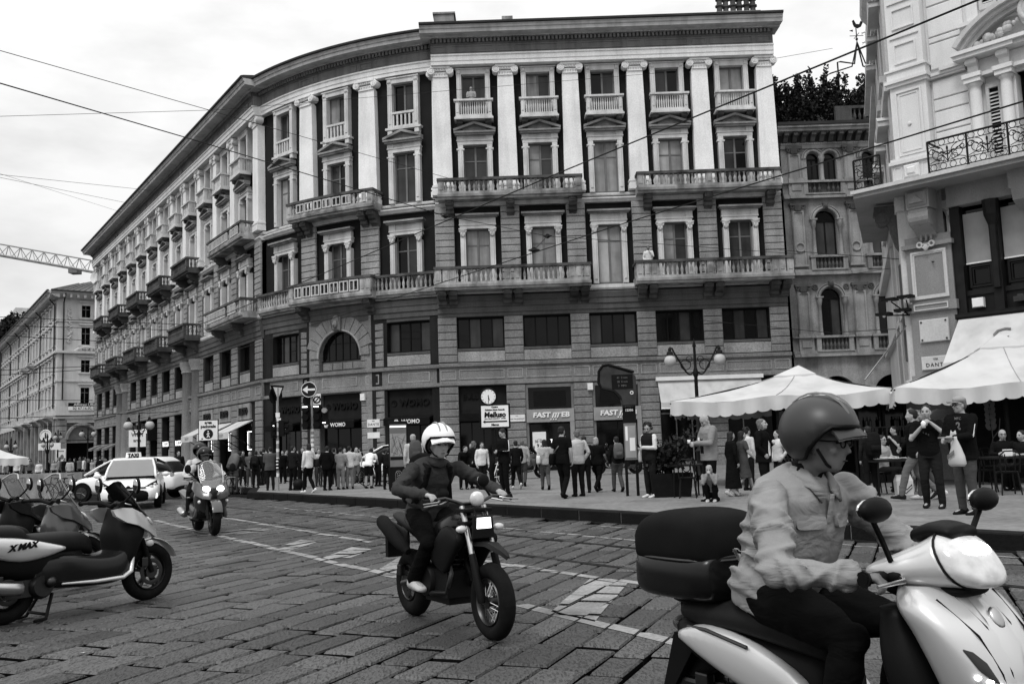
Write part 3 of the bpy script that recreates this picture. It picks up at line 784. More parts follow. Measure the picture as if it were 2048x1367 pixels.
    for k in range(6):
        g=G(); xx=12.25+.38*k; g.lathe([(.17,25.1),(.15,25.5),(.24,25.55),(.24,25.62),(.15,25.66),(.15,25.9),(.22,25.93),(.2,26.02),(.05,26.08)],(xx,50.9+.12*(k%2),0),10); g.build('chimney_pot','oldstone2',st,50)
    # awning-less shop fronts
wings()
# ------------------------------------------------------------ pixel rays, used to set things on the ground or at a distance
_f=1900.;_c,_s=math.cos(.034),math.sin(.034)
_fw=Vector((0,math.cos(_p),math.sin(_p)));_u0=Vector((0,-math.sin(_p),math.cos(_p)));_r0=Vector((1,0,0))
_rt=_r0*_c-_u0*_s;_up=_r0*_s+_u0*_c; EYE=Vector((0,0,1.5))
def ray(x,y): return _fw+_rt*((x-1024)/_f)-_up*((y-683.5)/_f)
def onz(x,y,z=0): d=ray(x,y); return EYE+d*((z-1.5)/d.z)
def aty(x,y,Y): d=ray(x,y); return EYE+d*(Y/d.y)
# ------------------------------------------------------------ neighbouring buildings
def arch_fill(g,xc,w,zb,zt,y,dep,n=10):   # spandrels + reveal of a round arch inside a rectangular hole
    r=w/2; zs=zt-r
    P=[(xc+r*math.cos(math.pi-math.pi*i/(2*n)),zs+r*math.sin(math.pi-math.pi*i/(2*n))) for i in range(2*n+1)]
    for i in range(n): g.quad((P[i][0],y,P[i][1]),(P[i+1][0],y,P[i+1][1]),(P[i+1][0],y,zt),(P[i][0],y,zt))
    for i in range(n,2*n): g.quad((P[i][0],y,P[i][1]),(P[i+1][0],y,P[i+1][1]),(P[i+1][0],y,zt),(P[i][0],y,zt))
    for i in range(2*n): g.quad((P[i][0],y,P[i][1]),(P[i][0],y+dep,P[i][1]),(P[i+1][0],y+dep,P[i+1][1]),(P[i+1][0],y,P[i+1][1]))
def frame_mat(x,y,a): return Matrix.Translation((x,y,0))@Matrix.Rotation(a,4,'Z')
def leaves(g,c,r,n,sz,rg,up=.3,shell=.55):
    for _ in range(n):
        while 1:
            p=Vector((rg.uniform(-1,1),rg.uniform(-1,1),rg.uniform(-1,1)))
            if shell*rg.random()<p.length<1: break
        q=Vector((c[0]+p.x*r[0],c[1]+p.y*r[1],c[2]+p.z*r[2]))
        d=Vector((rg.gauss(0,1),rg.gauss(0,1),rg.gauss(up,1))).normalized(); e=d.cross(Vector((rg.gauss(0,1),rg.gauss(0,1),rg.gauss(0,1)))).normalized()
        L=sz*rg.uniform(.6,1.4); w=L*.42
        g.m=0 if rg.random()<.6 else 1
        g.quad(q,q+d*L*.5+e*w,q+d*L,q+d*L*.5-e*w)
def shrub(name,label,cat,loc,r,n,sz,seed,group=None,sprigs=0):
    rg=random.Random(seed); t=E(name,label,cat,loc,0,group)
    g=G()
    for k in range(7):
        a=rg.uniform(0,6.3); rr=rg.uniform(.1,.5)
        leaves(g,(math.cos(a)*rr*r[0],math.sin(a)*rr*r[1],r[2]*rg.uniform(.5,1.2)),(r[0]*rg.uniform(.4,.7),r[1]*rg.uniform(.4,.7),r[2]*rg.uniform(.4,.7)),n//7,sz,rg)
    st=G()
    for k in range(sprigs):
        a=rg.uniform(0,6.3); b=Vector((math.cos(a)*r[0]*rg.random()*.8,math.sin(a)*r[1]*.5,r[2]*1.2)); tip=b+Vector((rg.uniform(-.4,.4),rg.uniform(-.2,.2),r[2]*rg.uniform(.5,1.3)))
        st.tube([b,(b+tip)/2+Vector((.05,0,0)),tip],[.02,.014,.006],5)
        for j in range(int(n/60)):
            q=b+(tip-b)*rg.random(); leaves(g,q,(.16,.16,.16),2,sz,rg,.8)
    stuff(g.build('crown',['leaf','leaf2'],t))
    for k in range(4): st.tube([(rg.uniform(-.15,.15)*r[0],0,0),(rg.uniform(-.5,.5)*r[0],rg.uniform(-.3,.3)*r[1],r[2])],[.035,.012],5)
    stuff(st.build('stem','wood',t)); return t
def center_building():
    T=E('arched_window_building','weathered stone house with round arched windows in the gap beside the long palace','building',(0,0,0))
    Y=51.2; g=G(); bw=3.07; x0=15.2; P0=15.9
    ctr=[P0+bw*(k+.5) for k in range(3)]; x1=P0+bw*3+.4
    holes=[]; arcs=[]
    for c in ctr:
        for s in (-1,1): arcs.append((c+s*.47,.72,15.5,17.1))
        arcs.append((c,1.2,11.3,13.85)); arcs.append((c,1.12,6.85,9.5)); arcs.append((c,2.2,.2,4.7))
    holes=[(a[0]-a[1]/2,a[0]+a[1]/2,a[2],a[3]) for a in arcs]
    wallgrid(g,x0,x1,.18,17.7,holes,Y,.35)
    for a in arcs: arch_fill(g,*a,Y,.35)
    g.build('front_wall','oldstone',T)
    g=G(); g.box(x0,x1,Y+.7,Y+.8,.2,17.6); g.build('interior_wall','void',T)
    g=G(); g.box(x1-.01,x1+3,Y+1,Y+14,.2,17.6); g.build('side_wall','oldstone',T)
    def band(nm,m,z0,z1,p,q=None):
        g=G(); g.box(x0-.02,x1+.05,Y-p,Y+.05,z0,z1)
        for k in range(4): g.box(P0+bw*k-.42,P0+bw*k+.42,Y-p-.12,Y,z0-.01,z1+.008)
        g.build(nm,m,T)
    for z0,z1,p in ((5.75,5.9,.3),(5.92,6.08,.2),(6.78,6.86,.22),(10.2,10.36,.3),(10.36,10.5,.18),(14.46,14.6,.3),(14.6,14.74,.15),(15.34,15.48,.2)): band('string_course','oldstone',z0,z1,p)
    for k in range(4):
        x=P0+bw*k
        for za,zb,w in ((6.9,9.6,.34),(10.7,14.1,.34),(15.5,17.3,.34)):
            q=G(); q.box(x-w,x+w,Y-.14,Y,za,zb); t=.07
            for a,b,c,d in ((x-w+.04,x+w-.04,za+.06,za+.06+t),(x-w+.04,x+w-.04,zb-.4,zb-.4+t),(x-w+.04,x-w+.04+t,za+.13,zb-.4),(x+w-.04-t,x+w-.04,za+.13,zb-.4)): q.box(a,b,Y-.19,Y-.14,c,d)
            q.box(x-w-.06,x+w+.06,Y-.22,Y,za-.02,za+.1)
            o=q.build('pilaster','oldstone',T)
            c=G(); c.box(x-w-.1,x+w+.1,Y-.26,Y,zb-.02,zb+.12); c.lathe([(.2,zb-.32),(.26,zb-.02)],(x,Y-.1,0),8)
            for s in (-1,1): c.torus((x+s*.3,Y-.2,zb-.1),.08,.04,'y',10,6); c.ell((x+s*.12,Y-.22,zb-.2),(.08,.06,.12),6,4)
            c.build('capital','oldstone2',o)
            if zb==14.1:
                c=G(); c.torus((x,Y-.17,11.75),.24,.055,'y',20,8); c.build('ring_ornament','oldstone',o)
        for z in (6.1,14.76):
            q=G(); q.box(x-.4,x+.4,Y-.2,Y,z,z+.66); q.fbox(x-.28,x+.28,Y-.25,Y-.2,z+.12,z+.54,.04); q.build('pedestal','oldstone',T)
    for i,c in enumerate(ctr):
        for xc,w,zb,zt in [a for a in arcs if abs(a[0]-c)<.6 and a[2]>5]:
            r=w/2; q=G()
            q.torus((xc,Y-.04,zt-r),r+.1,.08,'y',20,8,1,0,180); q.torus((xc,Y-.03,zt-r),r+.24,.05,'y',20,6,1,0,180)
            o=q.build('arched_window','oldstone',T,60)
            if w>1:
                for s in (-1,1):
                    h=G(); xx=xc+s*(r+.12); h.lathe([(.13,zb),(.13,zb+.12),(.1,zb+.18),(.09,zt-r-.42),(.11,zt-r-.4),(.17,zt-r-.08),(.17,zt-r)],(xx,Y-.1,0),10); h.box(xx-.19,xx+.19,Y-.28,Y,zt-r,zt-r+.08); h.build('column','oldstone',o,60)
                h=G(); h.fbox(xc-.13,xc+.13,Y-.24,Y,zt-.02,zt+.34,.04); h.ell((xc,Y-.24,zt+.16),(.11,.08,.13),8,6); h.build('keystone','oldstone2',o)
                if zt<10:
                    for s in (-1,1): h=G(); h.torus((xc+s*.85,Y-.04,zt+.05),.13,.045,'y',14,6); h.ell((xc+s*.85,Y-.02,zt+.05),(.08,.05,.08),8,5); h.build('roundel','oldstone2',o)
            f=G(); yy=Y+.25
            for xx in (xc-r+.05,xc,xc+r-.05): f.box(xx-.045,xx+.045,yy,yy+.06,zb,zt-r)
            f.box(xc-r,xc+r,yy-.02,yy+.06,zt-r-.05,zt-r+.05); f.build('sash','black',o)
            for s in (-1,1):
                p=G(); p.box(xc+min(0,s*(r-.09))+.045*(s>0),xc+max(0,s*(r-.09))-.045*(s<0),yy+.02,yy+.03,zb,zt-r-.05); p.build('pane','curtain2' if (w>1 and (zt>10 or s>0)) else 'glass',o)
            p=G(); p.prism([(xc+(r-.01)*math.cos(math.pi*k/10),zt-r+.05+(r-.06)*math.sin(math.pi*k/10)) for k in range(11)],yy+.02,yy+.03); p.build('pane','glass',o)
        q=G(); q.lathe([(.12,15.5),(.12,15.6),(.08,15.66),(.075,16.45),(.09,16.5),(.15,16.7),(.15,16.76)],(c,Y-.02,0),10); q.build('column','oldstone',T,60)
        for z,hh,w2 in ((6.1,.66,.75),(10.55,.62,.75),(14.76,.58,.9)):
            q=G(); q.box(c-w2-.25,c-w2,Y-.24,Y,z,z+hh); q.box(c+w2,c+w2+.25,Y-.24,Y,z,z+hh); q.box(c-w2-.3,c+w2+.3,Y-.3,Y,z+hh,z+hh+.12); q.box(c-w2-.25,c+w2+.25,Y-.26,Y,z-.08,z)
            q.build('window_parapet','oldstone',T)
            q=G()
            for k in range(7):
                if z>14 and k==3: continue
                q.lathe([(rr,zz*hh/.57) for rr,zz in BALP],(c-w2+.13+(2*w2-.26)*k/6,Y-.12,z),6)
            q.build('balusters','oldstone2',T)
            g=G(); g.box(c-w2,c+w2,Y-.04,Y-.005,z,z+hh); g.build('parapet_back','oldstone2',T)
    # cornice with brackets
    q=G(); q.prism([(Y+.1,17.3),(Y-.12,17.3),(Y-.16,17.45),(Y-.2,17.6),(Y+.1,17.62)],x0-.02,x1,'x'); q.build('bed_moulding','oldstone',T)
    q=G()
    for k in range(int((x1-x0)/.13)): q.box(x0+.13*k,x0+.13*k+.08,Y-.22,Y-.1,17.5,17.59)
    q.build('dentils','oldstone',T)
    q=G(); n=int((x1-x0)/.5)
    for k in range(n):
        h=G(); x=x0+.25+.5*k; h.prism([(Y,17.64),(Y-.22,17.64),(Y-.4,17.86),(Y-.62,17.94),(Y-.62,18.12),(Y,18.12)],x-.12,x+.12,'x'); h.build('cornice_bracket','oldstone2',T)
    q=G(); q.prism([(Y+.1,18.125),(Y-.72,18.125),(Y-.74,18.28),(Y-.85,18.3),(Y-.85,18.4),(Y+.1,18.5)],x0-.3,x1+.3,'x'); q.build('cornice','oldstone',T)
    q=G(); q.prism([(Y+.1,18.505),(Y-.9,18.42),(Y-.92,18.58),(Y+9,18.75),(Y+9,18.5)],x0-.3,x1+.3,'x'); q.build('gutter','roof',T)
    q=G(); q.box(18.3,x1,Y-.3,Y-.1,19.45,19.6); q.box(18.3,19.2,Y-.32,Y-.08,18.7,19.45)
    for k in range(14): q.lathe([(rr,18.72+zz*.73/.57) for rr,zz in BALP],(19.4+.27*k,Y-.2,0),6)
    q.build('roof_parapet','oldstone2',T)
    q=G(); q.box(15.6,23.4,Y+3.6,Y+7,18.7,21.2); q.build('penthouse','oldstone2',T)
    rg=[(15.6,52.2,18.75,1.1,1.3),(17.0,52.4,18.8,1.3,1.45),(18.6,52.3,18.9,1.3,1.5),(20.2,52.4,18.9,1.2,1.45),(21.6,52.5,18.9,1.1,1.4),(22.6,53,18.9,1.0,1.7)]
    lab=['overhanging bush at the palace edge of the roof terrace','tall sprigged bush on the roof terrace left of the iron pavilion','dense dark bush on the roof terrace under the iron pavilion','broad dark bush on the roof terrace behind the parapet','dark bush on the roof terrace near the white corner building','tallest bush on the roof terrace touching the white corner building']
    for i,(x,y,z,r,h) in enumerate(rg): shrub('terrace_bush',lab[i],'bush',(x,y,z),(r,.8,h),3600,.15,i+3,'bushes on the roof terrace',10 if i in(0,1,5) else 4)
    # iron pavilion with weathercock
    V=E('iron_pavilion','wrought iron garden pavilion with a weathercock on the roof terrace','pavilion',(20.2,53.6,18.9))
    top=aty(1714,85,53.6); dz=top.z-18.9; dx=top.x-20.2
    g=G()
    for sx in (-1.6,1.6):
        for sy in (-1,1): g.tube([(dx+sx,sy,0),(dx+sx,sy,3.9),(dx+sx*.85,sy*.85,3.98),(dx+sx*.2,sy*.2,4.1),(dx,0,dz)],.045,6)
    g.build('post','iron',V)
    g=G()
    for sy in (-1,1): g.tube([(dx-1.6,sy,2.2),(dx+1.6,sy,2.2)],.025,5); g.tube([(dx-1.6,sy,1.3),(dx+1.6,sy,1.3)],.025,5)
    for k in range(4): g.torus((dx-1.2+.8*k,-1,1.75),.36,.02,'y',18,5)
    for k in range(5): g.tube([(dx-1.6+.8*k,-1,1.3),(dx-1.6+.8*k,-1,2.2)],.02,5)
    g.build('railing','iron',V)
    wv=G(); wv.tube([(dx,0,dz),(dx,0,dz+1.0)],.03,6); wv.tube([(dx-.4,0,dz+.4),(dx+.4,0,dz+.4)],.02,5); wv.tube([(dx,-.4,dz+.4),(dx,.4,dz+.4)],.02,5); wv.ell((dx,0,dz+.2),.08,8,6)
    wv.prism([(dx-.4,dz+.72),(dx-.2,dz+.66),(dx-.2,dz+.78)],-.02,.02)
    wv.prism([(dx-.1,dz+.95),(dx+.1,dz+.85),(dx+.3,dz+.95),(dx+.45,dz+1.25),(dx+.3,dz+1.3),(dx+.2,dz+1.1),(dx+.02,dz+1.12),(dx-.1,dz+1.38),(dx-.2,dz+1.32),(dx-.16,dz+1.1)],-.02,.02)
    wv.build('weathercock','iron',V)
    A=E('roof_antenna','thin television antenna mast beside the white corner building roof','antenna',(22.0,54,18.9))
    g=G(); g.tube([(0,0,0),(0,0,6.6)],.035,6); g.build('mast','iron',A)
    g=G()
    for z in (5.6,6.2): g.tube([(-.7,0,z),(.6,0,z+.15)],.02,5); [g.tube([(-.6+.2*k,-.25,z+.02*k),(-.6+.2*k,.25,z+.02*k)],.012,4) for k in range(6)]
    g.build('aerial','iron',A)
center_building()
def right_building():
    T=E('white_corner_building','tall pale ornate corner house with iron balcony and street name plate','building',(0,0,0))
    ax,ay=11.5,27.; aR=math.atan2(-.724,.69); aL=math.atan2(-.943,-.334)
    FR=frame_mat(ax,ay,aR); FL=frame_mat(ax,ay,aL)
    def B(name,m,fn,F=FR,parent=T,smooth=None,**k):
        g=G(F); fn(g); return g.build(name,m,parent,smooth,**k)
    U1=9.
    # body
    def body(g):
        wallgrid(g,0,U1,8.4,21,[(3.28,4.72,8.6,11.0),(3.28,4.72,13.0,16)],.0,.4)
    B('upper_wall','bright',body)
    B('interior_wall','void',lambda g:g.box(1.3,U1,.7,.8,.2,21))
    B('body_wall','bright2',lambda g:g.box(.15,U1,1.4,12,8.3,21))
    B('window_pane','glass',lambda g:(g.box(3.3,4.7,.3,.32,8.6,11.0),g.box(3.3,4.7,.3,.32,13,16)))
    # corner pier, lower part
    def pier(g):
        g.box(-.04,1.24,-.06,.7,.2,7.05)
        for z0,z1,p in ((.2,1.2,.16),(2.95,3.1,.1),(4.88,5.14,.1),(6.72,6.84,.12)): g.box(-.04-p*.6,1.24+p*.6,-.06-p,.4,z0,z1)
    B('corner_pier','grainy',pier)
    def fr4(g,u0,u1,z0,z1,y,t=.07,d=.04):
        for a,b,c,e in ((u0,u1,z0,z0+t),(u0,u1,z1-t,z1),(u0,u0+t,z0+t,z1-t),(u1-t,u1,z0+t,z1-t)): g.box(a,b,y-d,y,c,e)
    B('panel_frame','bright2',lambda g:(fr4(g,.1,1.1,5.25,6.62,-.06,.06,.05),fr4(g,.16,1.04,5.31,6.56,-.06,.04,.03),fr4(g,.12,1.08,4.92,5.1,-.161,.03,.03)))
    def orn(g):
        for s in (-1,1): g.torus((.6+s*.17,-.2,6.78),.07,.03,'y',12,6); g.torus((.6+s*.06,-.2,6.74),.05,.025,'y',10,6)
        g.ell((.6,-.2,6.7),(.08,.05,.1),8,6)
    B('scroll_ornament','bright2',orn)
    o=B('stone_plaque','bright2',lambda g:g.fbox(.2,1.02,-.13,-.06,4.02,4.66,.02)); tag(o,'blank stone plaque bolted to the corner pier above the street name','plaque'); o.parent=None
    for u in (.27,.95):
        for z in (4.09,4.59): B('bolt','dksteel',lambda g:g.ell((u,-.14,z),.03,8,5),FR,o)
    o=B('street_name_plate','bright2',lambda g:g.fbox(.18,1.0,-.12,-.06,3.24,3.62,.02)); tag(o,'pale street name plate on the corner pier above the parasols','street sign'); o.parent=None
    def tx(s,sz,u,z,par,y=-.125,m='black',**k):
        p=FR@Vector((u,y,z)); return text(s,'lettering',sz,m,par,p,(R(90),0,aR),**k)
    tx('VIA',.09,.59,3.53,o); tx('DANTE',.15,.59,3.37,o,space=1.25)
    # console bracket and slab
    def con(g):
        g.box(.3,.95,-.6,0,7.75,8.3); g.fbox(.36,.89,-.66,-.6,7.82,8.24,.04); g.prism([(.4,7.9),(.85,7.9),(.62,8.12)],-.72,-.6)
        g.prism([(-.0,7.74),(-.58,7.74),(-.6,7.45),(-.45,7.25),(-.2,7.1),(0,6.9)],.36,.89,'x')
        g.lathe([(.24,.34),(.24,.91)],(0,-.4,7.5),14,'x')
        for k in range(3): g.box(.44+.14*k,.5+.14*k,-.16,0,6.9,7.35)
    B('console_bracket','grainy',con)
    B('console_bracket','grainy',lambda g:(g.box(3.0,3.5,-.5,0,7.8,8.3),g.prism([(0,7.8),(-.5,7.8),(-.4,7.5),(0,7.3)],3.05,3.45,'x')))
    def con2(g):
        g.prism([(0,8.2),(-.8,8.2),(-.85,7.95),(-.45,7.6),(-.3,7.0),(0,6.5)],-.75,-.45,'x'); g.lathe([(.2,-.8),(.2,-.4)],(0,-.6,7.8),14,'x'); g.lathe([(.11,-.82),(.11,-.38)],(0,-.6,7.8),12,'x')
        g.prism([(0,6.5),(-.25,6.4),(-.25,3.6),(0,3.4)],-.7,-.4,'x')
    B('console_bracket','oldstone2',con2,FL)
    B('lintel','grainy',lambda g:g.box(1.24,U1,-.12,.3,7.72,8.3))
    # slab: follows both faces
    pts=[FR@Vector(p) for p in ((U1,0,0),(U1,-1.05,0),(1.1,-1.05,0),(-1.0,-1.05,0))]+[FL@Vector(p) for p in ((-6.5,-1.05,0),(-6.5,0,0))]+[Vector((ax,ay,0))]
    def slab(z0,z1,e):
        g=G(); c=[(p.x,p.y) for p in pts]; P=[]
        for i,(x,y) in enumerate(c): P.append((x,y))
        g.prism(P,z0,z1,'z'); return g
    slab(8.3,8.42,0).build('balcony_slab','grainy',T)
    g=G(FR); g.box(-1.05,U1,-1.12,-1.0,8.42,8.52); g.build('slab_edge','bright2',T)
    g=G(FR); g.box(.2,U1,-1.05,0,8.42,8.5); g.build('balcony_floor','bright2',T)
    # pedestal + pilaster
    def ped(g):
        g.box(-.1,1.15,-.5,.2,8.5,8.62); g.box(-.06,1.1,-.46,.2,8.62,9.14); g.box(-.12,1.16,-.54,.2,9.14,9.24); g.box(-.08,1.12,-.5,.2,9.24,9.32)
        g.fbox(.28,.74,-.54,-.46,8.7,9.08,.04); g.fbox(.38,.64,-.58,-.54,8.78,9.0,.04)
        fr4(g,-.0,.22,8.7,9.08,-.46,.03,.02); fr4(g,.8,1.04,8.7,9.08,-.46,.03,.02)
    B('pilaster_pedestal','bright',ped)
    def pil(g):
        g.box(0,1.04,-.34,.2,9.32,11.45); fr4(g,.14,.9,9.4,11.3,-.34,.05,.04); fr4(g,.24,.8,9.5,11.2,-.34,.035,.02); g.ell((.5,-.36,10.3),(.06,.03,.06),8,5)
        g.box(-.06,1.1,-.42,.2,11.45,11.55); g.box(-.1,1.14,-.48,.2,11.55,11.64); g.box(-.04,1.08,-.4,.2,11.64,11.9); g.box(-.08,1.12,-.45,.2,11.9,11.96)
        g.box(0.02,1.02,-.32,.2,11.96,20)
        for k in range(6): fr4(g,.2,.84,12.12+1.05*k,12.72+1.05*k,-.32,.04,.04); g.box(.1,.94,-.36,-.32,12.9+1.05*k,12.95+1.05*k)
    B('corner_pilaster','bright',pil)
    # courses on the wall between pilaster and window
    for i,(z0,z1) in enumerate([(8.5,9.3),(9.33,9.9),(9.93,10.5),(10.53,10.85),(10.88,11.4),(11.75,12.5),(12.53,12.68),(12.71,13.6),(13.63,14.6),(14.63,15.6)]):
        B('wall_block','bright',lambda g:g.fbox(1.1,2.08,-.07,0,z0,z1,.02))
    def mould(g):
        g.box(1.04,2.06,-.16,0,11.46,11.52); g.box(1.04,2.06,-.2,0,11.52,11.6)
        g.box(1.4,2.06,-.26,0,11.6,11.7)
    B('wall_moulding','bright',mould)
    # window surround with columns, shutters and a curved pediment
    W0=B('aedicule_window','bright',lambda g:(g.box(2.1,5.9,-.1,0,8.5,8.7),g.box(2.05,2.12,-.06,0,8.7,11.3),g.box(3.22,3.3,-.1,.3,8.6,11.0),g.box(4.7,4.78,-.1,.3,8.6,11),g.box(3.22,4.78,-.1,.3,11.0,11.15)))
    for u in (2.3,3.1,4.9,5.7):
        B('column','bright',lambda g:(g.lathe([(.2,8.7),(.2,8.8),(.16,8.9),(.15,10.7),(.14,10.86),(.19,10.9),(.19,10.95)],(u,-.2,0),14),g.box(u-.22,u+.22,-.42,0,10.95,11.08),g.box(u-.25,u+.25,-.46,0,11.08,11.2)),FR,W0,60)
        B('small_console','bright',lambda g:(g.prism([(0,11.62),(-.42,11.62),(-.4,11.5),(-.28,11.42),(-.24,11.28),(0,11.2)],u-.13,u+.13,'x'),g.lathe([(.07,u-.15),(.07,u+.15)],(0,-.36,11.53),10,'x')),FR,W0)
    B('entablature','bright',lambda g:(g.box(2.05,5.95,-.3,0,11.1,11.2),g.box(2.1,5.9,-.12,0,11.2,11.62),g.box(1.9,3.45,-.56,0,11.63,11.74),g.box(3.45,4.55,-.48,0,11.63,11.74),g.box(4.55,6.1,-.56,0,11.63,11.74),g.box(1.86,6.14,-.62,0,11.74,11.84)),FR,W0)
    def ped2(g):
        def arc(rr,n=18): return [(4+rr*math.cos(math.pi-math.pi*(.17+.66*i/n)),11.0+rr*math.sin(math.pi-math.pi*(.17+.66*i/n))*.82+.0) for i in range(n+1)]
        for a,b,d in ((2.42,2.28,.62),(2.28,2.16,.5),(2.16,2.02,.36)):
            A_,B_=arc(a),arc(b)
            g.loft([[(p[0],-d,p[1]),(p[0],0,p[1]),(q[0],0,q[1]),(q[0],-d,q[1])] for p,q in zip(A_,B_)])
    B('curved_pediment','bright2',ped2,FR,W0)
    def fruit(g):
        rg=random.Random(5)
        for s in (SG,):
            for k in range(26):
                t=k/26; u=4+s*(.5+1.05*(1-t)); g.ell((u+rg.uniform(-.07,.07),-.2-rg.random()*.1,11.92+.42*t+rg.uniform(-.06,.1)),rg.uniform(.06,.11),8,6)
    for SG in (-1,1): B('fruit_garland','bright2',fruit,FR,W0,60)
    B('cartouche','bright2',lambda g:(g.ell((4,-.34,12.5),(.42,.18,.55),14,10),g.torus((4,-.42,12.5),.34,.08,'y',20,8),g.ell((4,-.4,13.1),(.22,.2,.2),10,8)),FR,W0,60)
    for u0,u1,z0,z1 in ((2.52,2.92,8.72,10.9),(5.08,5.48,8.72,10.9),(2.55,3.0,13.0,15.6),(4.9,5.4,13,15.6)):
        sh=B('shutter','bright2',lambda g:(g.box(u0,u0+.08,-.1,0,z0,z1),g.box(u1-.08,u1,-.1,0,z0,z1),g.box(u0+.08,u1-.08,-.1,0,z0,z0+.14),g.box(u0+.08,u1-.08,-.1,0,z1-.14,z1)))
        B('backing','blackmatt',lambda g:g.box(u0+.08,u1-.08,-.02,0,z0+.14,z1-.14),FR,sh)
        n=int((z1-z0-.28)/.1)
        def sl(g):
            for k in range(n):
                z=z0+.16+.1*k; g.quad((u0+.08,-.09,z),(u1-.08,-.09,z),(u1-.08,-.04,z+.06),(u0+.08,-.04,z+.06))
        B('slats','bright2',sl,FR,sh)
    B('upper_sill','bright',lambda g:(g.box(2.0,6,-.3,0,12.62,12.72),g.box(2.06,5.94,-.2,0,12.5,12.62)))
    B('upper_window_frame','bright',lambda g:(g.box(2.2,2.5,-.12,0,12.72,16.5),g.box(3.05,3.3,-.12,.2,12.72,16.5),g.box(4.7,4.9,-.12,.2,12.72,16.5)))
    B('sill_bracket','bright',lambda g:(g.box(2.1,2.36,-.16,0,12.15,12.5),g.prism([(2.14,12.2),(2.32,12.2),(2.23,12.4)],-.22,-.16)))
    # iron balcony railing
    def railing(name,F,u0,u1,y):
        o=B(name,'iron',lambda g:(g.tube([(u0,y,9.42),(u1,y,9.42)],.03,6),g.tube([(u0,y,8.58),(u1,y,8.58)],.016,5),g.tube([(u0,y,9.24),(u1,y,9.24)],.012,5),g.tube([(u0,y,8.76),(u1,y,8.76)],.012,5)),F)
        n=max(1,round((u1-u0)/1.05)); w=(u1-u0)/n
        for k in range(n+1): B('post','iron',lambda g:(g.box(u0+w*k-.022,u0+w*k+.022,y-.022,y+.022,8.5,9.42),g.ell((u0+w*k,y,8.54),.045,8,5)),F,o)
        def scr(g,c,r0,turns,d,z,ph=0):
            P=[]; m=22
            for i in range(m+1):
                t=i/m; rr=r0*(1-t*.82); a=ph+d*turns*2*math.pi*t; P.append((c+rr*math.cos(a),y,z+rr*math.sin(a)))
            g.tube(P,.011,4)
        for k in range(n):
            c=u0+w*(k+.5)
            def fill(g):
                for z in (8.67,9.33):
                    m=max(2,round(w/.26))
                    for i in range(m): g.torus((u0+w*k+w*(i+.5)/m,y,z),.085,.009,'y',14,4,1)
                for s in (-1,1):
                    scr(g,c+s*.27*w,.2*w,1.4,s,9.02,R(90)); scr(g,c+s*.2*w,.12*w,1.3,-s,8.88,R(-60)); scr(g,c+s*.4*w,.1*w,1.2,-s,9.1,0)
                    g.tube([(c,y,8.78),(c+s*.1*w,y,8.95),(c+s*.22*w,y,9.05),(c+s*.42*w,y,9.2)],.011,4); g.tube([(c+s*.05,y,8.8),(c+s*.3*w,y,8.86),(c+s*.46*w,y,8.8)],.011,4)
                    for i in range(3): g.ell((c+s*.06*(i+.5)*w,y,8.98+.04*i),(.05*w,.012,.025),6,4)
                g.tube([(c,y,8.76),(c,y,9.2)],.018,5); g.ell((c,y,9.14),(.03,.015,.07),6,5)
            B('scrollwork','iron',fill,F,o)
        return o
    railing('balcony_railing',FR,1.2,7.4,-1.0); railing('balcony_railing',FR,-.95,-.16,-1.0); 
    g=G(FR); g.tube([(1.2,-1,9.42),(1.2,-.2,9.42)],.03,6); g.build('rail_return','iron',T)
    # shopfront right of the pier
    B('shop_frame','wood',lambda g:(g.box(1.24,1.5,.0,.4,3,7.72),g.box(2.26,2.5,-.05,.4,3,7.72),g.box(3.3,3.55,-.05,.4,3,7.72),g.box(1.24,U1,.1,.4,5.2,5.34),g.box(1.24,U1,-.2,.4,4.56,4.7),g.box(1.5,U1,.15,.4,4.7,5.2),g.lathe([(.1,5.3),(.1,7),(.2,7.3),(.22,7.7)],(2.38,-.1,0),10)))
    for u0,u1 in ((1.52,2.25),(2.52,3.29),(3.57,4.4)):
        B('roller_blind','midgrey',lambda g:g.box(u0,u1,.2,.22,6.12,7.5)); B('blind_rail','paper',lambda g:g.box(u0,u1,.17,.2,6.08,6.12))
        B('shop_pane','glass',lambda g:g.box(u0,u1,.26,.28,5.34,7.6))
        B('carved_panel','wood',lambda g:(fr4(g,u0+.06,u1-.06,5.42,6.04,.24,.06,.06),fr4(g,u0+.14,u1-.14,5.5,5.96,.24,.03,.04)))
    o=B('wall_box','paper',lambda g:g.fbox(1.66,1.96,-.06,.1,4.84,5.1,.02)); tag(o,'white service box fixed to the dark shopfront above the awning','box'); o.parent=None
    o=B('floodlight','dksteel',lambda g:(g.box(2.75,3.05,-.14,.04,4.86,5.0),g.box(2.82,2.98,-.05,.14,5.0,5.06))); tag(o,'small grey floodlight fixed to the dark shopfront above the awning','lamp'); o.parent=None
    aw=E('shop_awning','large pale sloping shop awning on the white corner building','awning')
    def awn(g):
        n=12; rr=[]
        for i in range(n+1):
            u=1.34+(U1-1.34)*i/n; rr.append([(u,-.22,4.54),(u,-1.5,3.3),(u,-1.5,3.28),(u,-.22,4.5)])
        g.loft(rr)
    B('canvas','canvas2',awn,FR,aw); B('valance','canvas2',lambda g:g.box(1.34,U1,-1.52,-1.5,3.0,3.3),FR,aw)
    B('awning_roller','black',lambda g:g.tube([(1.3,-.2,4.6),(U1,-.2,4.6)],.07,8),FR,aw)
    p=FR@Vector((2.62,-.86,3.97)); 
    text('C',"lettering",.62,'grey',aw,p,(R(45.9),0,aR),xs=1.1)
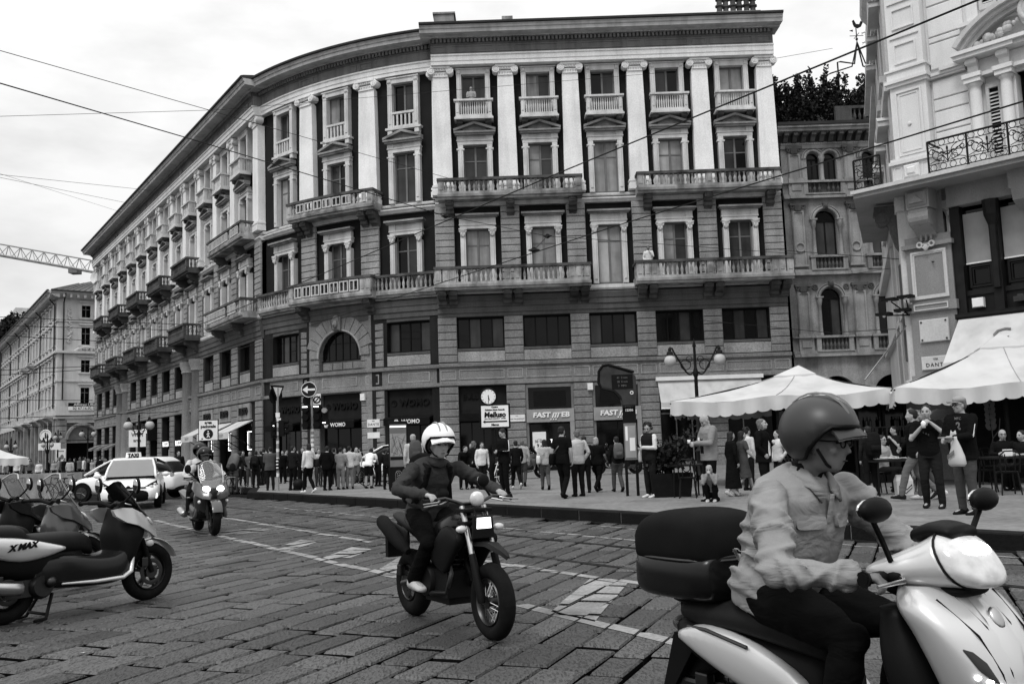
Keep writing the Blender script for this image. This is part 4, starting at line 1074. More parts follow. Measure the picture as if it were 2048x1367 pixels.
    # street side to the left
    def lw(g):
        g.box(-18,0,.0,1,.2,20.5)
        for z0,z1,p in ((5.0,5.2,.2),(7.9,8.3,.25),(11.5,11.8,.3),(14.9,15.1,.25),(16.6,16.8,.3)): g.box(-18,.1,-p,0,z0,z1)
    B('street_wall','bright2',lw,FL)
    for c in (-1.9,-4.6,-7.3):
        for z in (8.6,12.4,15.2):
            w=B('street_window','bright2',lambda g:(g.box(c-.75,c-.5,-.2,0,z,z+2.2),g.box(c+.5,c+.75,-.2,0,z,z+2.2),g.box(c-.9,c+.9,-.5,0,z+2.2,z+2.36),g.prism([(c-.95,z+2.36),(c+.95,z+2.36),(c,z+2.75)],-.5,0)),FL)
            B('pane','glass',lambda g:g.box(c-.5,c+.5,-.02,0.01,z,z+2.2),FL,w)
            B('sill_bracket','bright2',lambda g:(g.box(c-.8,c+.8,-.35,0,z-.2,z),g.prism([(0,z-.2),(-.3,z-.2),(-.1,z-.6),(0,z-.6)],c-.6,c-.4,'x'),g.prism([(0,z-.2),(-.3,z-.2),(-.1,z-.6),(0,z-.6)],c+.4,c+.6,'x')),FL,w)
    for u in (-3.25,-.45,-6):
        B('street_pilaster','bright2',lambda g:(g.box(u-.4,u+.4,-.2,0,.2,7.9),g.box(u-.36,u+.36,-.18,0,8.5,20),g.box(u-.45,u+.45,-.3,0,2.8,3.0)),FL)
    B('street_shop_opening','void',lambda g:(g.box(-2.8,-.9,-.03,.02,.2,4.6),g.box(-5.6,-3.7,-.03,.02,.2,4.6)),FL)
    B('main_cornice','bright2',lambda g:g.prism([(0,15.9),(-.3,16.0),(-.55,16.3),(-.6,16.5),(0,16.7)],-6,-1.2,'x'),FL)
    # cluster of floodlights on the corner + prop
    F=E('corner_floodlights','cluster of dark flat floodlights on the corner pier edge above the left parasol','lamp')
    for k,(dx,dz) in enumerate(((-.55,.3),(-.75,-.1),(-.2,-.05),(-.08,.32))):
        g=G(FR); g.box(-.15+dx,.25+dx,-.45,-.15,5.0+dz,5.08+dz); g.tube([(.05+dx,-.3,5.0+dz),(-.05,-.1,4.85)],.02,5); o=g.build('flood_lamp','black',F)
        g=G(FR); g.ell((.05+dx,-.32,4.99+dz),.05,8,5); g.build('lens','lens',o)
    g=G(); a=aty(1812,652,25.5); b=aty(1730,760,22); g.tube([a,b],.022,6); tag(g.build('awning_prop','steel'),'thin slanting pole from the floodlights down to the left parasol','pole')
right_building()
def left_building():
    T=E('pale_far_building','pale many-windowed block with tiled hip roof at the far end of the street','building')
    P=(-55.4,115.); aF=math.atan2(.6,.8); aS=math.atan2(-.833,.553)
    FF=frame_mat(P[0],P[1],aF); FS=frame_mat(P[0],P[1],aS)   # side: u runs 0..-66 away
    def B(name,m,fn,F,parent=T,smooth=None):
        g=G(F); fn(g); return g.build(name,m,parent,smooth)
    rows=[(19.2,20.7,.95),(15.8,17.9,1.0),(12.4,13.9,1.0),(8.6,10.5,1.0)]
    B('front_wall','bright2',lambda g:(wallgrid(g,0,14,6.9,21.9,[(2.7,3.7,z0,z1) for z0,z1,w in rows]+[(7.2,8.2,z0,z1) for z0,z1,w in rows],0,.3),g.box(0,1.2,0,.6,.05,6.9),g.box(4.8,14,0,.6,.05,6.9),g.box(1.2,4.8,0,.6,6.2,6.9)),FF)
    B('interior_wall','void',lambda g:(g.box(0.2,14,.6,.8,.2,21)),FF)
    B('side_wall','bright2',lambda g:g.box(-66,-.01,0,1,6.9,21.9),FS); B('side_base','oldstone2',lambda g:g.box(-66,-.01,0.02,1,.05,6.9),FS)
    for F,u0,u1 in ((FF,-.2,14),(FS,-66,.2)):
        B('string_course','bright2',lambda g:(g.box(u0,u1,-.35,0,14.7,15.0),g.box(u0,u1,-.25,0,6.7,7.1),g.box(u0,u1,-.12,0,11.2,11.4),g.box(u0,u1,-.15,0,18.6,18.75)),F)
        B('cornice','bright2',lambda g:(g.prism([(0,21.4),(-.5,21.5),(-1.3,22.0),(-1.35,22.2),(0,22.2)],u0-(.9 if F is FF else 0),u1+(.9 if F is FS else 0),'x')),F)
        B('gutter','roof',lambda g:g.box(u0-.9*(F is FF),u1+.9*(F is FS),-1.45,-1.2,22.1,22.3),F)
        stuff(B('eaves_brackets','bright2',lambda g:[g.box(u0+.5+.8*k,u0+.75+.8*k,-1.1,0,21.5,21.95) for k in range(int((u1-u0)/.8))],F))
    g=G()
    c0=FF@Vector((-1,-1,22.25)); c1=FF@Vector((16,-1,22.25)); c2=FS@Vector((-66,-1,22.25))
    rt=FF@Vector((7,7,25.6)); r2=rt+(c2-c0)
    g.quad(c0,c1,rt); g.quad(c0,rt,r2,c2); g.quad(c1,c1+(c2-c0),r2,rt)
    g.build('tiled_roof','roof2',T)
    def rib(g):
        for k in range(24):
            t=k/24; a=c0+(c1-c0)*t; b=a+(rt-a)*min(1,.98*(1-abs(t-.45)*1.1)); g.tube([a+Vector((0,0,.05)),b+Vector((0,0,.05))],.09,4)
    g=G(); rib(g); stuff(g.build('roof_tiles','roof2',T))
    pr={}
    def win(F,a,u,z0,z1,arched=False,big=False):
        k=(round(z1-z0,2),arched,big)
        if k not in pr:
            h=z1-z0; g=G()
            g.box(-.68,-.5,-.12,.05,0,h); g.box(.5,.68,-.12,.05,0,h); g.box(-.8,.8,-.3,.05,-.2,0); g.box(-.68,.68,-.12,.05,h,h+.2); g.box(-.85,.85,-.35,.05,h+.35,h+.5)
            o=g.build('window','bright2',T); s=G(); s.box(-.5,.5,.04 if big else -.03,.06 if big else -.01,0,h); s.build('pane','curtain2' if not big else 'glass',o)
            q=G(); y=.02 if big else -.05; q.box(-.04,.04,y,y+.03,0,h); q.box(-.5,.5,y,y+.03,h*.66,h*.66+.07); q.build('sash','grey',o); pr[k]=o
        else: o=dup(pr[k],T)
        o.location=F@Vector((u,.0 if not big else .18,z0)); o.rotation_euler=(0,0,a)
    for u in (3.2,7.7):
        for z0,z1,w in rows: win(FF,aF,u,z0,z1,big=True)
    for k in range(20):
        for z0,z1,w in rows: win(FS,aS,-2.4-3.15*k,z0,z1)
    for k in range(16):
        o=B('shop_opening','void',lambda g:g.box(-3.6-4*k,-1.4-4*k,-.02,.05,.1,5.6),FS); B('pilaster','oldstone',lambda g:g.box(-1.2-4*k,-.4-4*k,-.3,.05,.05,6.7),FS,o)
    for k,(u,z,l) in enumerate(((-8,7.1,4.4),(-15,7.1,4.4),(-24,7.1,5),(-34,7.1,5),(-20,15,2.4),(-27,15,2.4),(-2.4,7.1,3.4))):
        o=B('balcony','bright2',lambda g:(g.box(u-l/2,u+l/2,-1.2,0,z-.25,z),g.box(u-l/2,u+l/2,-1.2,-1.08,z+.85,z+1),g.prism([(0,z-.25),(-1,z-.25),(0,z-.9)],u-l/2+.2,u+l/2-.2,'x')),FS)
        stuff(B('balusters','bright2',lambda g:[g.box(u-l/2+.3*i,u-l/2+.3*i+.14,-1.18,-1.1,z,z+.85) for i in range(int(l/.3)+1)],FS,o))
    B('corner_balcony','bright2',lambda g:(g.box(-.2,6,-.5,0,7.1,7.2),g.box(-.2,6,-.5,-.4,7.2,8.2)),FF)
    for u in (-1.6,-14,-26,-38,-50): B('downpipe','dksteel',lambda g:g.tube([(u,-1.2,22),(u,-.2,20.8),(u,-.2,8)],.09,6),FS)
    B('downpipe','dksteel',lambda g:g.tube([(.6,-1.2,22),(.6,-.2,20.9),(.6,-.2,9)],.09,6),FF)
    def orn(g):
        rg=random.Random(3)
        for k in range(60): g.ell((1.3+rg.uniform(-.22,.22),-.08,16+4.4*k/60),(rg.uniform(.06,.16),.06,rg.uniform(.06,.14)),6,4)
        for k in range(40): g.ell((4.7+rg.uniform(-.5,.5),-.08,15.9+3.8*rg.random()),(.1,.05,.1),6,4)
        g.torus((3.4,-.1,13.2),2.3,.16,'y',24,6,1,40,140); 
        for k in range(24): g.ell((3.4+rg.uniform(-.9,.9),-.12,15.25+rg.uniform(-.15,.2)),.12,6,4)
    stuff(B('relief_ornament','bright2',orn,FF))
    # corner shop
    B('shop_arch','oldstone',lambda g:(g.torus((3,-.05,4.2),1.8,.22,'y',20,6,1,0,180),),FF); B('shop_transom','grey',lambda g:(g.box(1.2,4.8,.05,.2,3.75,4.0),g.box(1.2,4.8,.3,.32,4.1,6.1)),FF)
    for k in range(9):
        for u0,u1 in ((-.05,1.2),(4.8,6)): B('stone_block','oldstone',lambda g:g.fbox(u0,u1,-.08,0,.3+.7*k,.97+.7*k,.05),FF)
    bn=B('rental_banner','black',lambda g:g.box(1.2,7.2,-.62,-.56,8.15,8.6),FF); tag(bn,'black and white rental banner on the far corner balcony','banner'); bn.parent=None
    B('phone_panel','paper',lambda g:g.box(1.2,7.2,-.62,-.56,7.7,8.15),FF,bn)
    text('Affittasi Uffici','lettering',.48,'paper',bn,FF@Vector((1.8,-.64,8.37)),(R(90),0,aF),align='LEFT'); text('02 67.16.02.06','lettering',.46,'black',bn,FF@Vector((1.7,-.64,7.92)),(R(90),0,aF),align='LEFT')
    po=B('shop_poster','paper',lambda g:g.box(-.0,1.1,-.12,-.09,1.6,3.1),FF); tag(po,'white poster on the far corner pier beside the arched shop','poster'); po.parent=None
    B('print','grey',lambda g:(g.ell((.7,-.125,2.1),(.2,.005,.3),8,6),g.box(.15,.9,-.13,-.12,2.75,2.85)),FF,po)
    d=E('satellite_dish','white satellite dish behind the tiled roof of the far block','dish',aty(196,556,118)); g=G(); g.lathe([(0.02,0),(.5,-.08),(.85,-.3),(.87,-.3),(.5,-.04),(.02,.06)],(0,0,0),18,'y'); g.build('reflector','paper',d,60); g=G(); g.tube([(0,.1,0),(0,.2,-2)],.05,6); g.build('mast','iron',d)
    # penthouse and plants at the far end
    B('penthouse','bright2',lambda g:g.box(-60,-44,-.2,6,22.3,26.5),FS)
    for i,(u,l) in enumerate(((-40,'bushy plant on the roof edge nearest the tiled roof'),(-46,'tall plant growing over the far roof edge'),(-54,'trailing dark plant over the far cornice end'))):
        q=FS@Vector((u,-.6,22.2)); shrub('roof_plant',l,'plant',q,(2.4,1.6,1.2),700,.5,20+i,'plants on the far roof',6)
    # dark facade beyond
    D=E('distant_street_house','distant darker house front at the very edge of the photo beyond the pale block','building')
    g=G(); g.box(-112,-92.6,168,180,0,24); g.build('wall','oldstone',D)
    for k in range(4):
        for j in range(5): g=G(); g.box(-95.6-3.4*k,-94.2-3.4*k,167.8,168,2+4.4*j,4.6+4.4*j); g.box(-96-3.4*k,-93.8-3.4*k,167.5,168,4.6+4.4*j,4.9+4.4*j); g.build('window','oldstone2',D)
left_building()
def crane():
    T=E('tower_crane','pale lattice jib of a tower crane above the far roofs','crane')
    Y=170; a=aty(-260,463,Y); b=aty(260,556,Y); a2=aty(-260,440,Y); n=22
    d=(b-a); h=2.1
    g=G()
    for sy in (0,2): g.tube([a+Vector((0,sy,0)),b+Vector((0,sy,0))],.16,6)
    g.tube([a+Vector((0,1,h)),a+d*.93+Vector((0,1,h)),b+Vector((0,1,.3))],.14,6); g.build('chord','midgrey',T)
    g=G()
    for k in range(n):
        p=a+d*(k/n); q=a+d*((k+1)/n); top=a+d*((k+.5)/n)*1+Vector((0,1,h if k<n-2 else .8))
        for sy in (0,2): g.tube([p+Vector((0,sy,0)),top],.07,4); g.tube([top,q+Vector((0,sy,0))],.07,4)
        g.tube([p,p+Vector((0,2,0))],.06,4)
    g.build('lattice','midgrey',T)
    g=G(); p=a+d*.78; g.box(p.x-.8,p.x+.8,p.y,p.y+2,p.z-.9,p.z-.1); g.build('trolley','grey',T)
    g=G(); g.box(a.x-1,a.x+1,Y,Y+2,0,a.z+4); g.build('mast','midgrey',T)
crane()
# ------------------------------------------------------------ overhead wires: (label, r, [(px,py,distance),...])
WIRES=[('thick wire falling from the left edge to the junction near the corner bay',.02,[(-40,155,24),(388,280,33),(891,432,44)]),
('thin wire above the thick one, crossing to the curved corner',.012,[(-40,90,26),(899,357,47)]),
('fine nearly level wire from the left edge to the top floor windows',.010,[(-40,234,34),(435,220,40),(1320,146,49)]),
('fine wire on the left sky ending at the seventh eaves',.012,[(-40,345,50),(295,380,64)]),
('fine wire on the left sky, lower of the pair',.012,[(-40,347,50),(265,408,70)]),
('faint wire on the left sky, lowest of three',.009,[(8,350,52),(245,425,72)]),
('thick wire dropping from the white corner building across the front',.02,[(1990,-14,15),(1100,353,28),(589,571,42),(300,690,60)]),
('thick wire from the iron balcony down across the middle balconies',.018,[(2045,203,16),(1240,449,28),(862,572,40),(470,700,56)]),
('wire from the junction across the lower windows to the right',.014,[(891,432,44),(1095,472,44),(1240,482,46),(1600,508,49.5)]),
('short slanting wire link between two junctions',.016,[(1068,500,34),(1095,472,44)]),
('wire stretched from the end of the palace to the pier of the white building',.014,[(1560,500,49),(1868,523,26.3)]),
('second wire to the same hook on the white pier',.012,[(1690,550,50),(1868,523,26.3)]),
('drooping wire under the arched windows',.014,[(1400,640,49),(1660,665,45),(1840,655,30),(1925,643,26)]),
('fine wire from the roof to the iron pavilion',.012,[(1545,118,50),(1665,97,53.6)])]
for y0,y1,x1 in ((632,655,520),(650,662,430),(668,690,340),(742,722,400),(752,735,240),(800,800,185),(838,820,430),(856,850,185)):
    WIRES.append(('dark tram wire over the far street at height of the %s'%{632:'first floor balconies',650:'rental block cornice',668:'second string course',742:'far balconies',752:'far arched window',800:'banner top',838:'banner foot',856:'shop arch'}[y0],.022,[(-40,y0,60),(x1,y1,75)]))
for lab,r,pts in WIRES:
    g=G(); P=[aty(*p) for p in pts]; Q=[]
    if pts[0][0]<20 or pts[0][0]>1980: P[0]=P[0]+(P[0]-P[1]).normalized()*9
    for a,b in zip(P[:-1],P[1:]):
        for k in range(8): t=k/8; Q.append(a+(b-a)*t)
    Q.append(P[-1]); g.tube(Q,r,5); tag(g.build('overhead_wire','iron'),lab,'wire','overhead wires over the street')
for i,(x,y,D) in enumerate(((891,432,44),(1095,472,44),(1068,500,34))):
    g=G(); p=aty(x,y,D); g.ell(p,(.22,.06,.06),8,6); g.torus(p,.09,.03,'y',10,6); tag(g.build('wire_insulator','iron'),['dark insulator where the thick wire meets the corner bay','dark insulator in front of the second lower window','dark insulator on the thick slanting wire below the second window'][i],'insulator','wire insulators')
# ------------------------------------------------------------ shopfronts of the long palace
def FRM(seg,u): x,y,a=fr(seg,u); return frame_mat(x,y,a),a
def lt(seg,u,y,z,s,sz,m,par,**k):
    F,a=FRM(seg,u); return text(s,'lettering',sz,m,par,F@Vector((0,y,z)),(R(90),0,a),**k)
def shopfronts():
    Lc=lambda k:-1.35-3.95*(k+.5)
    def P(seg,u,name,m,fn,par=BLD,smooth=None):
        F,a=FRM(seg,u); g=G(F); fn(g); return g.build(name,m,par,smooth)
    def glass(seg,u,w,z0,z1,n=3,y=.3,par=BLD,dark='glass',frame='black'):
        o=P(seg,u,'shop_window',frame,lambda g:([g.box(-w/2+w*i/n-.03,-w/2+w*i/n+.03,y-.03,y+.04,z0,z1) for i in range(n+1)],g.box(-w/2,w/2,y-.02,y+.03,z1-.08,z1),g.box(-w/2,w/2,y-.02,y+.03,z0,z0+.25)))
        for i in range(n): P(seg,u,'pane',dark,lambda g:g.box(-w/2+w*i/n+.03,-w/2+w*(i+1)/n-.03,y,y+.012,z0+.25,z1-.08),o)
        return o
    # clothes shop under the curved bays: dark panel, black awning band with white letters
    for k,(u,wh) in enumerate(((AL/6,'left of the two poles'),(AL/2,'under the big arch'),(AL*5/6,'behind the map totem'))):
        P('A',u,'sign_panel','grey',lambda g:g.box(-1.28,1.28,.2,.28,3.32,4.72)).data.materials[0]=M['tarp']
        s=E('dark_wall_sign','dark raised shop lettering on the dark panel '+wh,'sign',group='dark raised signs over the curved shopfronts')
        lt('A',u+.2,.16,4.02,'WOMO',.5,'black',s,ext=.05,lw=.015); P('A',u-1.0,'emblem','black',lambda g:(g.torus((.0,.17,4.02),.15,.035,'y',16,5),g.torus((-.06,.17,4.02),.1,.025,'y',12,5),g.torus((.06,.17,4.02),.1,.025,'y',12,5)),s)
        aw=E('black_awning','black awning strip with white shop name '+wh,'awning',group='black awnings of the curved shopfronts')
        P('A',u,'canvas','blackmatt',lambda g:g.prism([(.25,3.32),(-.5,3.22),(-.55,3.18),(-.55,2.82),(-.5,2.82),(-.48,3.1),(.25,3.26)],-1.32,1.32,'x'),aw)
        lt('A',u+.25,-.565,3.0,'WOMO',.3,'paper',aw,xs=1.0,lw=.006)
        P('A',u-.55,'emblem','paper',lambda g:(g.torus((0,-.565,3.0),.13,.018,'y',6,4),g.torus((-.03,-.565,3.0),.07,.014,'y',10,4),g.torus((.03,-.565,3.0),.07,.014,'y',10,4)),aw)
        glass('A',u,2.6,Z0,3.2,3,.32)
    for k,x in enumerate((-.55,.42)):
        sc=P('A',AL/2+x,'lit_screen','black',lambda g:g.box(-.32,.32,.38,.44,1.0,2.1)); tag(sc,'bright framed shop screen, %s of the pair under the big arch'%('left' if k==0 else 'right'),'screen'); sc.parent=None
        P('A',AL/2+x,'lit_edge','glow2',lambda g:(g.box(-.3,.3,.36,.38,2.03,2.07),g.box(-.3,-.26,.36,.38,1.05,2.03)),sc); P('A',AL/2+x,'display','midgrey',lambda g:(g.box(-.05,.28,.36,.38,1.55,1.9),g.ell((.1,.37,1.3),(.16,.01,.2),8,6)),sc)
    # second sign and black goods in the left curved bay
    # the shoe shop with the clock in front
    u=FB*.5
    P('F',u,'sign_panel','tarp',lambda g:g.box(-1.25,1.25,.2,.28,3.3,4.72))
    s=E('art_nouveau_sign','dark shop lettering partly hidden by the clock','sign'); lt('F',u-.62,.16,4.2,'BULLI',.44,'black',s,ext=.03,xs=.8)
    P('F',u,'awning_box','blackmatt',lambda g:g.box(-1.25,1.25,-.25,.2,2.9,3.28)); glass('F',u,2.5,Z0,2.9,4)
    P('F',u+.35,'light_tube','glow',lambda g:g.box(-1.0,.85,.6,.64,2.2,2.27))
    # phone shops
    for k in (1,2):
        u=FB*(k+.5)
        P('F',u,'shop_frame','grey',lambda g:(g.box(-1.25,-1.13,-.06,.3,Z0,4.72),g.box(1.13,1.25,-.06,.3,Z0,4.72),g.box(-1.13,1.13,-.08,.3,4.55,4.72)))
        P('F',u,'upper_pane','glass',lambda g:g.box(-1.13,1.13,.1,.13,3.42,4.55)); P('F',u,'dark_board','black',lambda g:g.box(-.85,.85,.03,.09,3.55,4.35))
        s=E('phone_shop_sign','grey shop fascia with white slanted name, %s'%('with white poster below' if k==1 else 'half hidden by the bus stop'),'sign',group='phone shop fascias')
        P('F',u,'fascia','midgrey',lambda g:(g.box(-1.25,1.25,-.16,.06,2.72,3.4),g.box(1.02,1.25,-.15,.06,Z0,2.72)),s)
        lt('F',u-.47,-.19,3.08,'FAST',.36,'white',s,shear=.12,lw=.014,xs=1.15,ext=.02); lt('F',u+.77,-.19,3.08,'EB',.36,'white',s,shear=.12,lw=.014,xs=1.15,ext=.02)
        def W(g):
            for q in range(3): x=.16+.13*q; g.prism([(x,3.2),(x+.07,3.2),(x-.03,2.93),(x-.1,2.93)],-.21,-.16); g.prism([(x-.16,2.88),(x-.09,2.88),(x-.12,2.82),(x-.19,2.82)],-.21,-.16)
            g.prism([(.2,3.2),(.6,3.2),(.59,3.16),(.19,3.16)],-.2,-.16)
        P('F',u,'emblem','white',W,s)
        glass('F',u,2.2,Z0,2.7,2,.15)
    u=FB*1.5
    po=P('F',u-.62,'shop_poster','paper',lambda g:g.box(-.35,.35,-.02,.03,.98,2.22)); tag(po,'white price poster in the phone shop window','poster'); po.parent=None
    lt('F',u-.62,-.025,1.72,'30 GB',.19,'black',po,lw=.004); lt('F',u-.7,-.025,1.5,'9',.24,'black',po,lw=.006); lt('F',u-.48,-.025,1.47,',95\u20ac',.14,'black',po,lw=.004); lt('F',u-.62,-.025,1.07,'fast web',.05,'black',po); lt('F',u-.62,-.025,1.84,'senza limiti',.05,'black',po)
    s2=E('window_sign','white slanted shop name inside the phone shop window','sign'); lt('F',u+.3,.1,1.72,'TWEB',.24,'glow2',s2,shear=.12,lw=.01,xs=1.1)
    # cafe front
    for k in (3,4):
        u=FB*(k+.5); glass('F',u,2.5,Z0,3.0,3,.2,frame='grey')
        P('F',u,'upper_panel','tarp',lambda g:g.box(-1.25,1.25,.25,.3,3.0,4.72))
    for u0,u1,lab in ((10.98,16.4,'pale drop awning behind the left parasol'),):
        aw=E('cafe_awning',lab,'awning'); um=(u0+u1)/2; w=(u1-u0)/2
        P('F',um,'canvas','canvas2',lambda g:g.prism([(-.1,4.7),(-.9,3.5),(-.9,3.2),(-.88,3.2),(-.87,3.5),(-.07,4.67)],-w,w,'x'),aw); P('F',um,'cassette','paper',lambda g:g.box(-w-.1,w+.1,-.3,.02,4.66,4.86),aw); P('F',um,'bottom_bar','paper',lambda g:g.tube([(-w,-.9,3.18),(w,-.9,3.18)],.04,6),aw)
    # street name plates and small things on the piers
    F,a=FRM('A',AL*2/3)
    def plate(name,lab,u,z,w,h,lines,seg,y=-.13):
        o=P(seg,u,name,'paper',lambda g:g.box(-w/2,w/2,y,y+.04,z-h/2,z+h/2)); tag(o,lab,'street sign'); o.parent=None
        for t,sz,dz in lines: lt(seg,u,y-.006,z+dz,t,sz,'black',o,space=1.15)
        return o
    plate('street_name_plate','white street name plate on the pier left of the map totem',AL*2/3+.05,3.0,.78,.42,(('VIA',.1,.12),('DANTE',.19,-.06)),'A')
    plate('blank_plate','white blank plate under the street name on the pier',AL*2/3+.05,2.36,.76,.32,(('.',.1,.05),),'A')
    plate('street_name_plate','white street name plate on the pier beside the phone shop',FB+.0,2.98,.84,.36,(('VIA',.08,.1),('SAN PROSPERO',.1,-.05)),'F')
    for seg,u,z in (('A',AL*2/3-.55,4.45),('F',FB*2+.38,4.5)): o=P(seg,u,'alarm_box','paper',lambda g:(g.box(-.14,.14,-.24,-.1,z-.18,z+.18),g.box(-.09,.09,-.25,-.24,z-.05,z+.1))); tag(o,'small alarm box high on the pier '+('left of the dark shop' if seg=='A' else 'between the phone shops'),'box','alarm boxes on the piers'); o.parent=None
    # shops of the long wing
    for k in (0,1,2):
        u=Lc(k); s=E('stone_name_sign','dark letters on a pale stone sign, %s from the building corner'%['nearest','second','third'][k],'sign',group='stone signs of the long wing'); P('L',u,'stone_panel','oldstone',lambda g:g.box(-1.25,1.25,-.1,.1,3.72,4.7),s); lt('L',u,-.14,4.2,'IUSTO',.62,'black',s,lw=.02,ext=.04,xs=.95)
        aw=E('white_shop_awning','white sloping shop awning, %s from the building corner'%['nearest','second','third'][k],'awning',group='white awnings of the long wing')
        P('L',u,'canvas','canvas',lambda g:g.prism([(.1,3.7),(-1.5,2.95),(-1.5,2.55),(-1.47,2.55),(-1.46,2.92),(.1,3.64)],-1.45,1.45,'x'),aw); P('L',u,'arms','black',lambda g:[g.tube([(s_*1.3,.0,2.0),(s_*1.3,-1.45,2.9)],.03,5) for s_ in (-1,1)],aw)
        lt('L',u,-1.51,2.75,'GIUSTO',.26,'midgrey',aw)
        glass('L',u,2.5,Z0,3.6,2,.35)
        fr_=P('L',u,'lit_window_light','glow',lambda g:(g.box(-.45,.45,.28,.31,2.95,3.0),g.box(-.45,-.4,.28,.31,1.9,2.95),g.box(.4,.45,.28,.31,1.9,2.95),g.box(-.45,.45,.28,.31,1.85,1.9))); tag(fr_,'glowing rectangular frame in the shop window, %s from the corner'%['nearest','second','third'][k],'light'); fr_.parent=None
    for k in (4,5,6,7,8):
        u=Lc(k); glass('L',u,2.5,Z0,4.6,2,.4)
        if k in (4,5): s=E('lit_name_sign','white lit shop letters, %s of the two beyond the portal column'%('nearer' if k==4 else 'farther'),'sign',group='lit letters beyond the portal'); lt('L',u,-.05,2.6,'ROCCA',.55,'glow2',s,lw=.012); P('L',u,'display','midgrey',lambda g:g.box(-.5,.5,.3,.34,.5,2.2),s)
        if k in (6,7): s=E('dark_box_sign','dark hanging box sign with white lit word, %s to the lamp'%('farther' if k==6 else 'nearer'),'sign',group='box signs of the long wing'); P('L',u,'box','black',lambda g:g.box(-1.2,1.2,-.8,.1,3.0,4.4),s); lt('L',u,-.83,3.75,'OTTICA',.5,'glow2',s,lw=.014)
    for k in (10,11,12):
        u=Lc(k); aw=E('short_grey_awning','short grey awning at the far end of the long wing, %s'%['nearest','middle one','farthest'][k-10],'awning',group='short grey awnings'); P('L',u,'canvas','grey',lambda g:g.prism([(0,3.1),(-1.0,2.7),(-1.0,2.5),(-.97,2.5),(0,3.0)],-1.2,1.2,'x'),aw); glass('L',u,2.5,Z0,4.6,2,.4)
shopfronts()
# ------------------------------------------------------------ street furniture
def globe_lamp(lab,loc,rz,H,arm,rg,group):
    T=E('street_lamp',lab,'street lamp',loc,rz,group)
    g=G(); g.lathe([(.2,0),(.2,.15),(.13,.25),(.12,.9),(.16,.95),(.07,1.05),(.06,H-.9),(.09,H-.85),(.1,H-.75),(.05,H-.6),(.045,H+.1),(.07,H+.15),(.03,H+.28),(.01,H+.4)],(0,0,0),12); g.build('post','iron',T,50)
    for s in (-1,1):
        g=G(); P=[(0,0,H-.75)]
        for k in range(13): t=k/12; P.append((s*(arm*.92-arm*.42*math.cos(t*math.pi)*1-.0 if 0 else arm*(.12+.88*t)),0,H-.75-.12*math.sin(t*math.pi*2)*(1-t)+ (t**2)*.85))
        P+= [(s*(arm*1.06),0,H+.13),(s*arm*1.1,0,H+.02)]
        g.tube(P,.032,6); g.torus((s*arm*.42,0,H-.48),.17,.016,'y',16,5); g.torus((s*arm*.25,0,H-.3),.1,.014,'y',14,5); g.build('arm','iron',T)
        g=G(); x=s*arm*1.1; g.lathe([(.02,.1),(.06,.04),(.05,-.02),(.1,-.06),(.12,-.14)],(x,0,H+.02),10); g.build('lamp_cap','iron',T)
        g=G(); g.ell((x,0,H-.34),(rg,rg,rg),16,10); g.build('lamp_globe','lamp',T,180)
    return T
